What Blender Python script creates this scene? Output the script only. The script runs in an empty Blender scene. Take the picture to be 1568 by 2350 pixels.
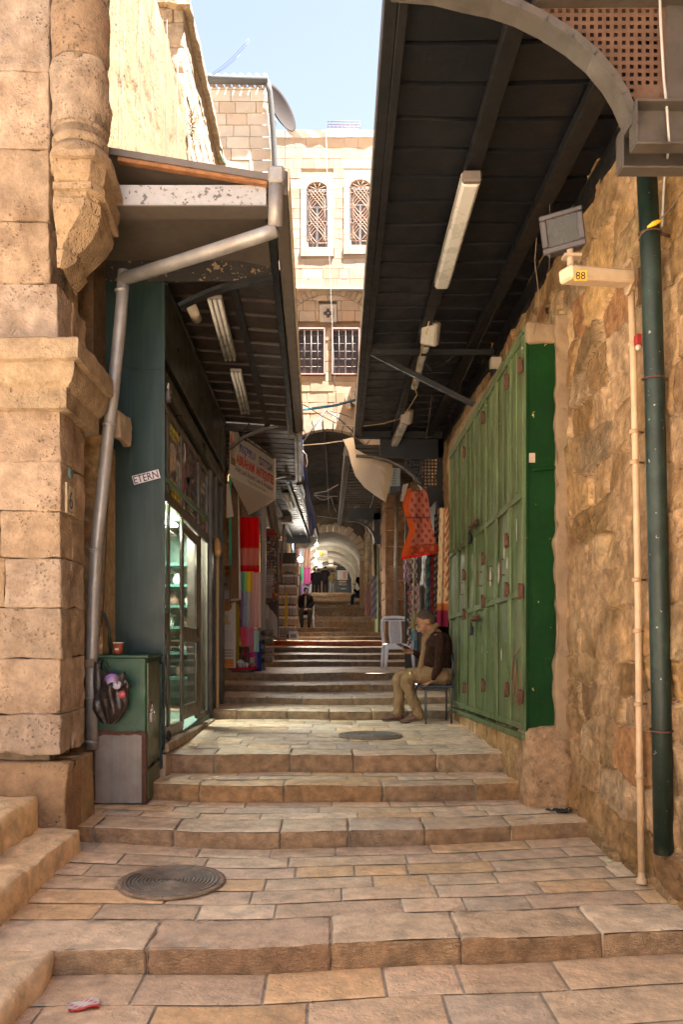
import bpy, math, random
import numpy as np
from mathutils import Matrix, Vector, Euler
R = math.radians
scene = bpy.context.scene
col = scene.collection
# ------------------------------------------------------------------ camera
F, CX, CY, EYE = 1800.0, 750.0, 1450.0, 1.5      # focal length / principal point in photo pixels (1568 wide)
cam_d = bpy.data.cameras.new('camera'); cam = bpy.data.objects.new('camera', cam_d); col.objects.link(cam)
cam.location = (0, 0, EYE); cam.rotation_euler = (R(90), 0, 0)
cam_d.sensor_fit = 'HORIZONTAL'; cam_d.sensor_width = 36; cam_d.lens = 36*F/1568
cam_d.shift_x = (784-CX)/1568; cam_d.shift_y = (CY-1174.5)/1568
cam_d.clip_start = 0.05; cam_d.clip_end = 3000
scene.camera = cam
# ------------------------------------------------------------------ world and sun
SUN_EL, SUN_AZ = R(72), R(112)       # azimuth from +Y clockwise: sun behind and to the right
w = bpy.data.worlds.new('World'); scene.world = w; w.use_nodes = True
nt = w.node_tree; bg = nt.nodes['Background']; sky = nt.nodes.new('ShaderNodeTexSky')
sky.sky_type = 'NISHITA'; sky.sun_disc = False; sky.sun_elevation = SUN_EL; sky.sun_rotation = SUN_AZ
sky.air_density = 0.55; sky.dust_density = 0.1; sky.ozone_density = 1.0
hs = nt.nodes.new('ShaderNodeHueSaturation'); hs.inputs['Saturation'].default_value = .62; nt.links.new(sky.outputs[0], hs.inputs['Color']); nt.links.new(hs.outputs[0], bg.inputs[0]); bg.inputs[1].default_value = 0.03
sd = bpy.data.lights.new('sun', 'SUN'); sd.energy = 4.5; sd.angle = R(0.6); sd.color = (1, .985, .96)
so = bpy.data.objects.new('sun', sd); col.objects.link(so)
sdir = Vector((math.sin(SUN_AZ)*math.cos(SUN_EL), math.cos(SUN_AZ)*math.cos(SUN_EL), math.sin(SUN_EL)))
so.rotation_euler = (-sdir).to_track_quat('-Z', 'Y').to_euler(); so.location = (6, -6, 30)
vs = scene.view_settings
vs.view_transform = 'Standard'; vs.look = 'None'; vs.gamma = 1; vs.exposure = 4.3
scene.render.resolution_x = 684; scene.render.resolution_y = 1024
try:
    scene.cycles.max_bounces = 12; scene.cycles.diffuse_bounces = 9; scene.cycles.glossy_bounces = 4
    scene.cycles.transmission_bounces = 6; scene.cycles.transparent_max_bounces = 10
except Exception: pass
def at(px, py, Y):
    return np.array([(px-CX)/F*Y, Y, EYE-(py-CY)/F*Y])
# ------------------------------------------------------------------ noise
def _h(ix, iy, iz, s):
    n = (ix*374761393 + iy*668265263 + iz*1274126177 + s*974634777) & 0x7fffffff
    n = ((n ^ (n >> 13))*1103515245) & 0x7fffffff
    n = ((n ^ (n >> 15))*12345679) & 0x7fffffff
    return (n & 0xffff)/65535.0
def vnoise(P, sc=1.0, seed=0):
    P = np.asarray(P, float)*sc; I = np.floor(P).astype(np.int64); f = P-I; f = f*f*(3-2*f)
    out = 0
    for dx in (0, 1):
        for dy in (0, 1):
            for dz in (0, 1):
                wt = (f[:, 0] if dx else 1-f[:, 0])*(f[:, 1] if dy else 1-f[:, 1])*(f[:, 2] if dz else 1-f[:, 2])
                out = out+wt*_h(I[:, 0]+dx, I[:, 1]+dy, I[:, 2]+dz, seed)
    return out*2-1
def fbm(P, sc, seed=0, o=3):
    return sum(vnoise(P, sc*2**i, seed+i*7)*.5**i for i in range(o))
# ------------------------------------------------------------------ mesh builder
class MB:
    def __init__(s): s.v = []; s.c = []; s.f = []; s.m = []; s.sm = []; s.n = 0
    def add(s, V, Fc, c=(1, 1, 1), mat=0, smooth=False):
        V = np.asarray(V, float).reshape(-1, 3); c = np.asarray(c, float)
        if c.ndim == 1: c = np.tile(c, (len(V), 1))
        s.v.append(V); s.c.append(c); n = s.n
        s.f += [tuple(int(i)+n for i in f) for f in Fc]; s.m += [mat]*len(Fc); s.sm += [smooth]*len(Fc)
        s.n += len(V); return s
    def box(s, x0, x1, y0, y1, z0, z1, c=(1, 1, 1), mat=0, M=None, b=0.0):
        x0, x1 = min(x0, x1), max(x0, x1); y0, y1 = min(y0, y1), max(y0, y1); z0, z1 = min(z0, z1), max(z0, z1)
        if b <= 0:
            V = np.array([(x, y, z) for z in (z0, z1) for y in (y0, y1) for x in (x0, x1)])
            Fc = [(0, 2, 3, 1), (4, 5, 7, 6), (0, 1, 5, 4), (2, 6, 7, 3), (0, 4, 6, 2), (1, 3, 7, 5)]
        else:
            b = min(b, (x1-x0)*.45, (y1-y0)*.45, (z1-z0)*.45)
            V = []; idx = {}
            for i, x in enumerate((x0, x1)):
                for j, y in enumerate((y0, y1)):
                    for k, z in enumerate((z0, z1)):
                        sx, sy, sz = (1-2*i), (1-2*j), (1-2*k)
                        for a in range(3):
                            p = [x+sx*b, y+sy*b, z+sz*b]; p[a] = (x, y, z)[a]
                            idx[i, j, k, a] = len(V); V.append(p)
            Fc = []
            g = lambda i, j, k, a: idx[i, j, k, a]
            for i in (0, 1):
                q = [g(i, 0, 0, 0), g(i, 1, 0, 0), g(i, 1, 1, 0), g(i, 0, 1, 0)]; Fc.append(tuple(q if i else q[::-1]))
                q = [g(0, i, 0, 1), g(0, i, 1, 1), g(1, i, 1, 1), g(1, i, 0, 1)]; Fc.append(tuple(q if i else q[::-1]))
                q = [g(0, 0, i, 2), g(1, 0, i, 2), g(1, 1, i, 2), g(0, 1, i, 2)]; Fc.append(tuple(q if i else q[::-1]))
                for j in (0, 1):
                    q = [g(0, i, j, 1), g(1, i, j, 1), g(1, i, j, 2), g(0, i, j, 2)]; Fc.append(tuple(q if i == j else q[::-1]))
                    q = [g(i, 0, j, 0), g(i, 1, j, 0), g(i, 1, j, 2), g(i, 0, j, 2)]; Fc.append(tuple(q if i != j else q[::-1]))
                    q = [g(i, j, 0, 0), g(i, j, 1, 0), g(i, j, 1, 1), g(i, j, 0, 1)]; Fc.append(tuple(q if i == j else q[::-1]))
                    for k in (0, 1):
                        q = [g(i, j, k, 0), g(i, j, k, 1), g(i, j, k, 2)]; Fc.append(tuple(q if (i+j+k) % 2 else q[::-1]))
        V = np.array(V, float)
        if M is not None: V = xf(V, M)
        return s.add(V, Fc, c, mat)
    def beam(s, a, b, wd, ht, c=(1, 1, 1), mat=0, up=(0, 0, 1), bev=0.0):
        a = np.array(a, float); b = np.array(b, float); d = b-a; L = np.linalg.norm(d); d /= L
        up = np.array(up, float); r = np.cross(d, up); r /= np.linalg.norm(r); u = np.cross(r, d)
        M = np.eye(4); M[:3, 0] = r; M[:3, 1] = d; M[:3, 2] = u; M[:3, 3] = a
        return s.box(-wd/2, wd/2, 0, L, -ht/2, ht/2, c, mat, M, bev)
    def tube(s, pts, r, seg=8, c=(1, 1, 1), mat=0, cap=True, smooth=True, flat=1.0):
        P = np.array(pts, float); n = len(P); rr = np.broadcast_to(np.asarray(r, float), (n,))
        T = np.zeros_like(P); T[1:-1] = P[2:]-P[:-2]; T[0] = P[1]-P[0]; T[-1] = P[-1]-P[-2]
        T /= (np.linalg.norm(T, axis=1)[:, None]+1e-12)
        u = np.cross(T[0], (0, 0, 1)); 
        if np.linalg.norm(u) < 1e-3: u = np.array((1., 0, 0))
        u /= np.linalg.norm(u); V = []
        an = np.linspace(0, 2*math.pi, seg, endpoint=False)
        for i in range(n):
            u = u-T[i]*np.dot(u, T[i]); u /= (np.linalg.norm(u)+1e-12); v2 = np.cross(T[i], u)
            V.append(P[i]+rr[i]*(np.cos(an)[:, None]*u+np.sin(an)[:, None]*v2*flat))
        V = np.concatenate(V); Fc = []
        for i in range(n-1):
            for j in range(seg):
                k = (j+1) % seg; Fc.append((i*seg+j, i*seg+k, (i+1)*seg+k, (i+1)*seg+j))
        if cap: Fc.append(tuple(range(seg))[::-1]); Fc.append(tuple((n-1)*seg+j for j in range(seg)))
        return s.add(V, Fc, c, mat, smooth)
    def lathe(s, prof, o=(0, 0, 0), seg=24, c=(1, 1, 1), mat=0, a0=0, a1=2*math.pi, axis=None, smooth=True):
        prof = list(prof); n = len(prof); full = abs(a1-a0-2*math.pi) < 1e-6
        m = seg if full else seg+1; an = np.linspace(a0, a1, m, endpoint=not full)
        V = np.array([(r*math.cos(a), r*math.sin(a), z) for (r, z) in prof for a in an])
        if axis is not None:
            q = Vector((0, 0, 1)).rotation_difference(Vector(axis)).to_matrix(); V = V @ np.array(q).T
        V = V+np.array(o); Fc = []
        for i in range(n-1):
            for j in range(m if full else m-1):
                k = (j+1) % m; Fc.append((i*m+j, i*m+k, (i+1)*m+k, (i+1)*m+j))
        return s.add(V, Fc, c, mat, smooth)
    def ball(s, o, r, c=(1, 1, 1), mat=0, seg=12, sc=(1, 1, 1), rot=None):
        ph = np.linspace(0, math.pi, seg//2+1); an = np.linspace(0, 2*math.pi, seg, endpoint=False)
        V = np.array([(math.sin(p)*math.cos(a), math.sin(p)*math.sin(a), math.cos(p)) for p in ph for a in an])*np.array(sc)*r
        if rot is not None: V = V @ np.array(Euler(rot).to_matrix()).T
        Fc = []
        for i in range(len(ph)-1):
            for j in range(seg):
                k = (j+1) % seg; Fc.append((i*seg+j, (i+1)*seg+j, (i+1)*seg+k, i*seg+k))
        return s.add(V+np.array(o), Fc, c, mat, True)
    def prism(s, poly, y0, y1, c=(1, 1, 1), mat=0, M=None):
        """poly: list of (x,z); extruded along y"""
        n = len(poly); V = np.array([(x, y0, z) for x, z in poly]+[(x, y1, z) for x, z in poly], float)
        Fc = [tuple(range(n)), tuple(range(2*n-1, n-1, -1))]+[(i, i+n, (i+1) % n+n, (i+1) % n) for i in range(n)]
        if M is not None: V = xf(V, M)
        return s.add(V, Fc, c, mat)
    def grid(s, P, c=(1, 1, 1), mat=0, smooth=True, flip=False):
        """P: (n,m,3) array"""
        n, m = P.shape[:2]; i = np.arange(n-1)[:, None]*m+np.arange(m-1)[None]; i = i.ravel()
        Fc = np.stack([i, i+1, i+m+1, i+m], 1)
        if flip: Fc = Fc[:, ::-1]
        c = np.asarray(c, float)
        if c.ndim == 3: c = c.reshape(-1, 3)
        return s.add(P.reshape(-1, 3), Fc.tolist(), c, mat, smooth)
    def build(s, name, mats, parent=None, origin=None, **props):
        V = np.concatenate(s.v); C = np.concatenate(s.c)
        if not isinstance(mats, (list, tuple)): mats = [mats]
        root = parent
        while root is not None and root.parent is not None: root = root.parent
        if root is not None: off = np.array(ORIG[root.name])
        else:
            off = np.array(origin) if origin is not None else np.array([(V[:, 0].min()+V[:, 0].max())/2, (V[:, 1].min()+V[:, 1].max())/2, V[:, 2].min()])
        me = bpy.data.meshes.new(name); me.from_pydata((V-off).tolist(), [], s.f)
        for m in mats: me.materials.append(m)
        me.polygons.foreach_set('material_index', s.m); me.polygons.foreach_set('use_smooth', s.sm)
        ca = me.color_attributes.new('Col', 'FLOAT_COLOR', 'POINT')
        ca.data.foreach_set('color', np.concatenate([C, np.ones((len(C), 1))], 1).ravel())
        me.update()
        o = bpy.data.objects.new(name, me); col.objects.link(o)
        if root is not None:
            o.parent = parent
        else: o.location = off; ORIG[o.name] = tuple(off)
        for k, v in props.items(): o[k] = v
        return o
ORIG = {}
def xf(V, M): return V @ np.array(M)[:3, :3].T+np.array(M)[:3, 3]
def frame(o, u, v, w):
    M = np.eye(4); M[:3, 0] = u; M[:3, 1] = v; M[:3, 2] = w; M[:3, 3] = o; return M
def thing(name, label, cat, loc=(0, 0, 0), group=None):
    o = bpy.data.objects.new(name, None); col.objects.link(o); o.location = loc; o.empty_display_size = .1
    ORIG[o.name] = tuple(loc); o['label'] = label; o['category'] = cat
    if group: o['group'] = group
    return o
def P_(label, cat, group=None):
    d = dict(label=label, category=cat)
    if group: d['group'] = group
    return d
def dup(root, dloc, label, group=None, rotz=0):
    r = root.copy(); col.objects.link(r); r.location = Vector(root.location)+Vector(dloc); r.rotation_euler.z += rotz
    r['label'] = label
    if group: r['group'] = group
    def rec(a, b):
        for ch in list(a.children):
            c = ch.copy(); col.objects.link(c); c.parent = b; rec(ch, c)
    rec(root, r); ORIG[r.name] = tuple(r.location); return r
# ------------------------------------------------------------------ materials
def pmat(name, c=(.5, .5, .5), rough=.7, metal=0, var=.15, vscale=6, bump=.0, bscale=40, attr=False, chip=None, chipT=.62, chipS=9,
         streak=0, dirt=None, dirtS=1.6, dirtA=.5, emit=0, spec=.5, pits=0, alpha=1, chis=0):
    m = bpy.data.materials.new(name); m.use_nodes = True; t = m.node_tree; N = t.nodes; L = t.links
    b = N['Principled BSDF']; b.inputs['Roughness'].default_value = rough; b.inputs['Metallic'].default_value = metal
    b.inputs['Specular IOR Level'].default_value = spec
    tc = N.new('ShaderNodeTexCoord').outputs['Object']
    oi = N.new('ShaderNodeObjectInfo'); geo = None
    def noise(sc, det=4, ro=.6, vec=tc):
        n = N.new('ShaderNodeTexNoise'); n.inputs['Scale'].default_value = sc; n.inputs['Detail'].default_value = det
        n.inputs['Roughness'].default_value = ro; L.new(vec, n.inputs['Vector']); return n.outputs['Fac']
    def ramp(f, a, b2, lo=0, hi=1):
        r = N.new('ShaderNodeMapRange'); r.inputs[1].default_value = a; r.inputs[2].default_value = b2
        r.inputs[3].default_value = lo; r.inputs[4].default_value = hi; L.new(f, r.inputs[0]); return r.outputs[0]
    def mix(f, a, bb, mode='MIX'):
        x = N.new('ShaderNodeMix'); x.data_type = 'RGBA'; x.blend_type = mode
        if isinstance(f, (int, float)): x.inputs[0].default_value = f
        else: L.new(f, x.inputs[0])
        for k, q in ((6, a), (7, bb)):
            if isinstance(q, tuple): x.inputs[k].default_value = (*q, 1)
            else: L.new(q, x.inputs[k])
        return x.outputs[2]
    cc = tuple(c)
    if attr:
        a = N.new('ShaderNodeAttribute'); a.attribute_name = 'Col'; cc = a.outputs['Color']
        if tuple(c) != (1, 1, 1): cc = mix(1.0, cc, tuple(c), 'MULTIPLY')
    if var:
        f = ramp(noise(vscale, 6, .65), .3, .7, 1-var, 1+var*.8)
        x = N.new('ShaderNodeCombineColor'); [L.new(f, x.inputs[i]) for i in range(3)]
        cc = mix(1.0, cc, x.outputs[0], 'MULTIPLY')
    if streak:
        mp = N.new('ShaderNodeMapping'); mp.inputs['Scale'].default_value = (14, 14, .8); L.new(tc, mp.inputs[0])
        f = ramp(noise(1.6, 4, .6, mp.outputs[0]), .4, .75, 0, streak)
        cc = mix(f, cc, tuple(min(1, q*2.2+.05) for q in c))
    if dirt:
        f = ramp(noise(dirtS, 5, .7), .5, .72, 0, dirtA); cc = mix(f, cc, dirt)
    if chip:
        f = ramp(noise(chipS, 5, .65), chipT, chipT+.015); cc = mix(f, cc, chip)
    L.new(cc, b.inputs['Base Color']) if not isinstance(cc, tuple) else setattr(b.inputs['Base Color'], 'default_value', (*cc, 1))
    h = None
    if bump:
        h = noise(bscale, 5, .65)
        if pits:
            v = N.new('ShaderNodeTexVoronoi'); v.inputs['Scale'].default_value = bscale*1.1; L.new(tc, v.inputs[0])
            pf = ramp(v.outputs['Distance'], 0, .35, -pits, 0)
            nn = ramp(noise(bscale*.12, 3), .45, .6); mm = N.new('ShaderNodeMath'); mm.operation = 'MULTIPLY'; L.new(pf, mm.inputs[0]); L.new(nn, mm.inputs[1])
            ad = N.new('ShaderNodeMath'); L.new(h, ad.inputs[0]); L.new(mm.outputs[0], ad.inputs[1]); h = ad.outputs[0]
        if chis:
            mp = N.new('ShaderNodeMapping'); mp.inputs['Scale'].default_value = (1, 1, 2.5); L.new(tc, mp.inputs[0])
            wv = N.new('ShaderNodeTexWave'); wv.wave_type = 'BANDS'; wv.bands_direction = 'Z'; wv.inputs['Scale'].default_value = 17
            wv.inputs['Distortion'].default_value = 14; wv.inputs['Detail'].default_value = 3; wv.inputs['Detail Scale'].default_value = 2.2
            L.new(mp.outputs[0], wv.inputs[0]); ad = N.new('ShaderNodeMath'); ad.operation = 'MULTIPLY_ADD'; L.new(wv.outputs['Fac'], ad.inputs[0])
            ad.inputs[1].default_value = chis; L.new(h, ad.inputs[2]); h = ad.outputs[0]
        bn = N.new('ShaderNodeBump'); bn.inputs['Strength'].default_value = min(1, bump); bn.inputs['Distance'].default_value = .012*max(1, bump)
        L.new(h, bn.inputs['Height']); L.new(bn.outputs[0], b.inputs['Normal'])
    rr = ramp(noise(vscale*1.7, 4), .3, .7, max(0, rough-.1), min(1, rough+.1)); L.new(rr, b.inputs['Roughness'])
    if emit:
        if isinstance(cc, tuple): b.inputs['Emission Color'].default_value = (*cc, 1)
        else: L.new(cc, b.inputs['Emission Color'])
        b.inputs['Emission Strength'].default_value = emit
    return m
def glass(name, tint=(.75, .85, .8), rough=.03, fac=.82):
    """thin pane: part clear, part mirror"""
    m = bpy.data.materials.new(name); m.use_nodes = True; t = m.node_tree; N = t.nodes; L = t.links; N.remove(N['Principled BSDF'])
    tr = N.new('ShaderNodeBsdfTransparent'); tr.inputs[0].default_value = (*tint, 1)
    gl = N.new('ShaderNodeBsdfGlossy'); gl.inputs['Roughness'].default_value = rough; gl.inputs[0].default_value = (.9, .9, .9, 1)
    fr = N.new('ShaderNodeFresnel'); fr.inputs[0].default_value = 1.28
    mr = N.new('ShaderNodeMapRange'); mr.inputs[3].default_value = 1-fac; mr.inputs[4].default_value = 1; L.new(fr.outputs[0], mr.inputs[0])
    ge = N.new('ShaderNodeNewGeometry'); iv = N.new('ShaderNodeMath'); iv.operation = 'SUBTRACT'; iv.inputs[0].default_value = 1; L.new(ge.outputs['Backfacing'], iv.inputs[1])
    mu = N.new('ShaderNodeMath'); mu.operation = 'MULTIPLY'; L.new(iv.outputs[0], mu.inputs[0]); L.new(mr.outputs[0], mu.inputs[1])
    mx = N.new('ShaderNodeMixShader'); L.new(mu.outputs[0], mx.inputs[0]); L.new(tr.outputs[0], mx.inputs[1]); L.new(gl.outputs[0], mx.inputs[2])
    L.new(mx.outputs[0], N['Material Output'].inputs[0]); return m
M = {}
M['paving'] = pmat('paving_stone', (1.32, 1.25, 1.13), .6, var=.28, vscale=11, bump=.9, bscale=34, attr=True, dirt=(.16, .13, .10), dirtS=5, dirtA=.5, pits=.5, spec=.4, chip=(.16, .125, .10), chipT=.70, chipS=15)
M['stone'] = pmat('dressed_stone', (.76, .75, .74), .9, var=.34, vscale=9, bump=1.3, bscale=34, attr=True, dirt=(.17, .105, .06), dirtS=3.2, dirtA=.75, pits=1.1, spec=.2)
M['rubble'] = pmat('rubble_stone', (.98, .90, .80), .92, var=.42, vscale=12, bump=1.5, bscale=26, attr=True, dirt=(.13, .075, .035), dirtS=2.6, dirtA=.6, pits=.7, spec=.2)
M['riser'] = pmat('riser_stone', (1.18, 1.06, .94), .85, var=.4, vscale=14, bump=1.5, bscale=40, attr=True, dirt=(.10, .075, .05), dirtS=4, dirtA=.55, spec=.25, chis=.35)
M['vault_dark'] = pmat('dark_vault', (1, 1, 1), .95, var=.5, vscale=2.5, bump=1, bscale=9, attr=True, spec=.1)  # near-black stone tone for the first vault barrel
M['plaster'] = pmat('lime_render', (1, 1, 1), .92, var=.25, vscale=3, bump=.9, bscale=14, attr=True, dirt=(.30, .19, .09), dirtS=1.2, dirtA=.5, spec=.2, pits=.5)
M['ochre'] = pmat('ochre_render', (.35, .30, .215), .92, var=.25, vscale=3, bump=.9, bscale=14, attr=True, dirt=(.26, .16, .08), dirtS=1.6, dirtA=.5, spec=.2, pits=.5)
M['far_stone'] = pmat('facade_stone', (.78, .75, .72), .9, var=.16, vscale=3, bump=.25, bscale=16, attr=True, dirt=(.42, .30, .20), dirtS=.8, dirtA=.4, spec=.2)
M['green'] = pmat('green_paint_light', (.072, .106, .035), .68, var=.45, vscale=2.6, bump=.5, bscale=24, chip=(.42, .36, .26), chipT=.685, chipS=12, streak=.5, dirt=(.10, .075, .04), dirtS=2.4, dirtA=.6)
M['green_dark'] = pmat('green_paint_deep', (.002, .033, .004), .7, var=.3, vscale=3, bump=.3, bscale=25, chip=(.50, .36, .14), chipT=.665, chipS=9, spec=.2)
M['green_teal'] = pmat('green_paint_teal', (.006, .022, .015), .42, var=.3, vscale=2, bump=.15, bscale=20, chip=(.22, .24, .20), chipT=.74, chipS=16, streak=.22)
M['rust'] = pmat('rusty_metal', (.12, .05, .03), .8, .2, var=.4, vscale=30, bump=.6, bscale=60)
M['bare'] = pmat('bare_grey_metal', (.24, .21, .18), .7, .1, var=.2, vscale=5, bump=.15, streak=.12, dirt=(.2, .13, .09), dirtS=4, dirtA=.4)
M['zinc'] = pmat('zinc_pipe', (.34, .32, .30), .48, .45, var=.25, vscale=5, bump=.15, bscale=30, dirt=(.22, .17, .13), dirtS=4, dirtA=.5)
M['steel'] = pmat('dark_steel', (.012, .012, .013), .5, .3, var=.3, vscale=8, bump=.2, bscale=50, dirt=(.03, .02, .015), dirtS=5, dirtA=.5)
M['sheet'] = pmat('sooty_sheet', (.007, .008, .011), .45, .15, var=.35, vscale=4, bump=.2, bscale=30, dirt=(.014, .010, .009), dirtS=3, dirtA=.5)
M['sheetL'] = pmat('brown_sheet', (.040, .028, .022), .5, .2, var=.4, vscale=7, bump=.2, bscale=30)
M['fascia'] = pmat('fascia_metal', (.16, .13, .105), .5, .3, var=.15, vscale=6, bump=.1, dirt=(.1, .07, .05), dirtS=3, dirtA=.4)
M['bronze'] = pmat('anodised_bronze', (.14, .115, .085), .38, .5, var=.15, vscale=6, bump=.05)
M['attr'] = pmat('painted', (1, 1, 1), .6, var=.1, vscale=20, attr=True)
M['cloth'] = pmat('cloth', (1, 1, 1), .95, var=.12, vscale=60, bump=.3, bscale=180, attr=True, spec=.1)
M['gloss'] = pmat('glossy', (1, 1, 1), .25, var=.05, attr=True)
M['white'] = pmat('white_plastic', (.82, .82, .86), .35, var=.04)
M['black'] = pmat('black_plastic', (.012, .012, .013), .4, var=.1)
M['glass'] = glass('shop_glass', (.86, .91, .88), fac=.95)
M['glassd'] = glass('window_glass', (.35, .33, .33), .05, .75)
M['lamp'] = pmat('lamp_tube', (.62, .60, .55), .3, var=.06)
M['lit'] = pmat('lit_lamp', (1, .95, .85), .4, var=0, emit=4)
M['rebar'] = pmat('wrought_iron', (.30, .17, .11), .7, .2, var=.2)
# ------------------------------------------------------------------ stone helpers
def rock(mb, x0, x1, y0, y1, z0, z1, res=.05, bev=.012, rough=.006, nsc=9, c=(1, 1, 1), mat=0, M=None, faces='xXyYzZ', warp=None, seed=0, matz=None, colf=None):
    lo = np.array((x0, y0, z0), float); hi = np.array((x1, y1, z1), float); d = hi-lo; bev = min(bev, d.min()*.45)
    def ts(L):
        n = max(1, int(round((L-2*bev)/res))); a = np.linspace(bev, L-bev, n+1)
        return np.concatenate([[0, bev*.35], a, [L-bev*.35, L]]) if bev > 0 else a
    T = [ts(q) for q in d]
    for ax, nm in enumerate('xyz'):
        for side, ch in ((0, nm), (1, nm.upper())):
            if ch not in faces: continue
            a, b = [(1, 2), (2, 0), (0, 1)][ax]
            A, B = np.meshgrid(T[a], T[b], indexing='ij'); P = np.zeros(A.shape+(3,))
            P[..., a] = lo[a]+A; P[..., b] = lo[b]+B; P[..., ax] = hi[ax] if side else lo[ax]
            p = P.reshape(-1, 3); q = np.clip(p, lo+bev, hi-bev); dv = p-q; ln = np.linalg.norm(dv, axis=1)[:, None]+1e-9; dn = dv/ln
            W = q+dn*bev; n1 = fbm(W+seed*3.1, nsc, 3, 3)[:, None]; n2 = vnoise(W+seed*1.7, nsc*.35, 5)[:, None]
            W = W+dn*(n1*rough+n2*rough*1.2)
            if warp is not None: W = warp(W)
            if M is not None: W = xf(W, M)
            mb.grid(W.reshape(P.shape), c if colf is None else colf(W), mat if (matz is None or ax == 2) else matz, res < .11, flip=(side == 0))
PAL_PAVE = [(.50, .40, .295), (.52, .42, .315), (.47, .37, .275), (.53, .41, .29), (.52, .40, .29), (.48, .38, .29), (.45, .345, .26), (.55, .43, .32), (.50, .39, .28), (.53, .375, .225), (.54, .39, .24), (.44, .37, .30), (.56, .46, .35)]
_old = [(.47, .37, .27), (.50, .40, .295), (.44, .345, .25), (.52, .37, .20), (.50, .35, .17), (.46, .38, .30), (.42, .34, .26), (.53, .43, .32), (.48, .36, .235)]
PAL_STONE = [(.45, .32, .21), (.48, .345, .235), (.41, .29, .19), (.50, .365, .255), (.43, .32, .225), (.38, .255, .16), (.47, .33, .20), (.46, .35, .26)]
PAL_FAR = [(.36, .285, .215), (.39, .315, .245), (.33, .255, .19), (.37, .28, .20), (.40, .34, .275), (.35, .275, .21)]
_old2 = [(.60, .49, .37), (.64, .53, .41), (.56, .44, .32), (.62, .47, .33), (.66, .57, .46), (.58, .47, .36)]
def pick(rng, pal, j=.06):
    c = np.array(pal[rng.randrange(len(pal))]); return c*(1+rng.uniform(-j*1.7, j*1.5))
def masonry(mb, M_, u0, u1, v0, v1, courses, wr, rng, depth=.1, gap=.008, res=.06, bev=.014, rough=.006, pal=PAL_STONE, holes=(), mort=(.30, .22, .14), nsc=8, back=True, faces='xXyYZ', jit=.006, clip=None):
    """wall of stone blocks in frame M_ (u, v, outward w). holes: (u0,u1,v0,v1)"""
    v = v0; row = 0
    while v < v1-1e-4:
        h = courses[row % len(courses)] if isinstance(courses, (list, tuple)) else courses
        h *= rng.uniform(.94, 1.06) if not isinstance(courses, (list, tuple)) else 1
        if v1-(v+h) < h*.45: h = v1-v
        u = u0+(-wr[0]*rng.random() if row % 2 else 0)
        ve = min(v+h, v1)
        while u < u1-1e-4:
            wd = rng.uniform(*wr); 
            if u1-(u+wd) < wr[0]*.5: wd = u1-u
            a, b = max(u, u0), min(u+wd, u1); segs = [(a, b)]
            for (h0, h1, g0, g1) in holes:
                if ve > g0+.02 and v < g1-.02:
                    ns = []
                    for (p, q) in segs:
                        if q <= h0 or p >= h1: ns.append((p, q))
                        else:
                            if h0-p > .04: ns.append((p, h0))
                            if q-h1 > .04: ns.append((h1, q))
                    segs = ns
            for (p, q) in segs:
                if q-p < .03: continue
                if clip and not clip((p+q)/2, (v+ve)/2): continue
                c = pick(rng, pal); j = rng.uniform(-jit, jit)
                rock(mb, p+gap/2, q-gap/2, v+gap/2, ve-gap/2, -depth, j, res, bev, rough, nsc, c, 0, M_, faces, seed=rng.random()*9)
            u += wd
        v = ve; row += 1
    if back and not holes: mb.box(u0, u1, v0, v1, -depth, -.018-bev*.3, mort, 0, M_)
    elif back:
        us = sorted(set([u0, u1]+[min(max(x, u0), u1) for h in holes for x in h[:2]])); vs_ = sorted(set([v0, v1]+[min(max(x, v0), v1) for h in holes for x in h[2:]]))
        for i in range(len(us)-1):
            for j in range(len(vs_)-1):
                cu, cv = (us[i]+us[i+1])/2, (vs_[j]+vs_[j+1])/2
                if any(h[0] < cu < h[1] and h[2] < cv < h[3] for h in holes): continue
                if clip and not clip(cu, cv): continue
                mb.box(us[i], us[i+1], vs_[j], vs_[j+1], -depth, -.018-bev*.3, mort, 0, M_)
def sweep(mb, prof, path, res=.06, c=(1, 1, 1), mat=0, rough=.004, closed=False, smooth=False, out=-1, colf=None):
    """prof: [(w,z)], path: plan points [(x,y)]; w is measured to the right (out=-1) of the path direction"""
    path = [np.array(p, float) for p in path]; rings = []
    n = len(path)
    def nrm(a, b): d = (b-a)/np.linalg.norm(b-a); return np.array((d[1], -d[0]))*(-out)
    for i in range(n):
        if i == 0: m = nrm(path[0], path[1])
        elif i == n-1: m = nrm(path[-2], path[-1])
        else:
            a, b = nrm(path[i-1], path[i]), nrm(path[i], path[i+1]); m = (a+b); m /= np.dot(m, m)/2
        rings.append((path[i], m))
        if i < n-1:
            L = np.linalg.norm(path[i+1]-path[i]); k = max(1, int(L/res)); m1 = nrm(path[i], path[i+1])
            if i+1 < n-1:
                b = nrm(path[i+1], path[i+2]); m2 = m1+b; m2 /= np.dot(m2, m2)/2
            else: m2 = m1
            for j in range(1, k): t = j/k; rings.append((path[i]*(1-t)+path[i+1]*t, m*(1-t)+m2*t))
    G = np.array([[(p[0]+m[0]*w, p[1]+m[1]*w, z) for (w, z) in prof] for p, m in rings])
    if rough:
        q = G.reshape(-1, 3); G = (q+np.stack([fbm(q, 9, s) for s in (1, 2, 3)], 1)*rough).reshape(G.shape)
    mb.grid(G, c, mat, smooth, flip=True)
    for e in (0, -1): 
        k = len(prof); mb.add(G[e], [tuple(range(k)) if e == 0 else tuple(range(k))[::-1]], c, mat)
TXT = {}
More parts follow.
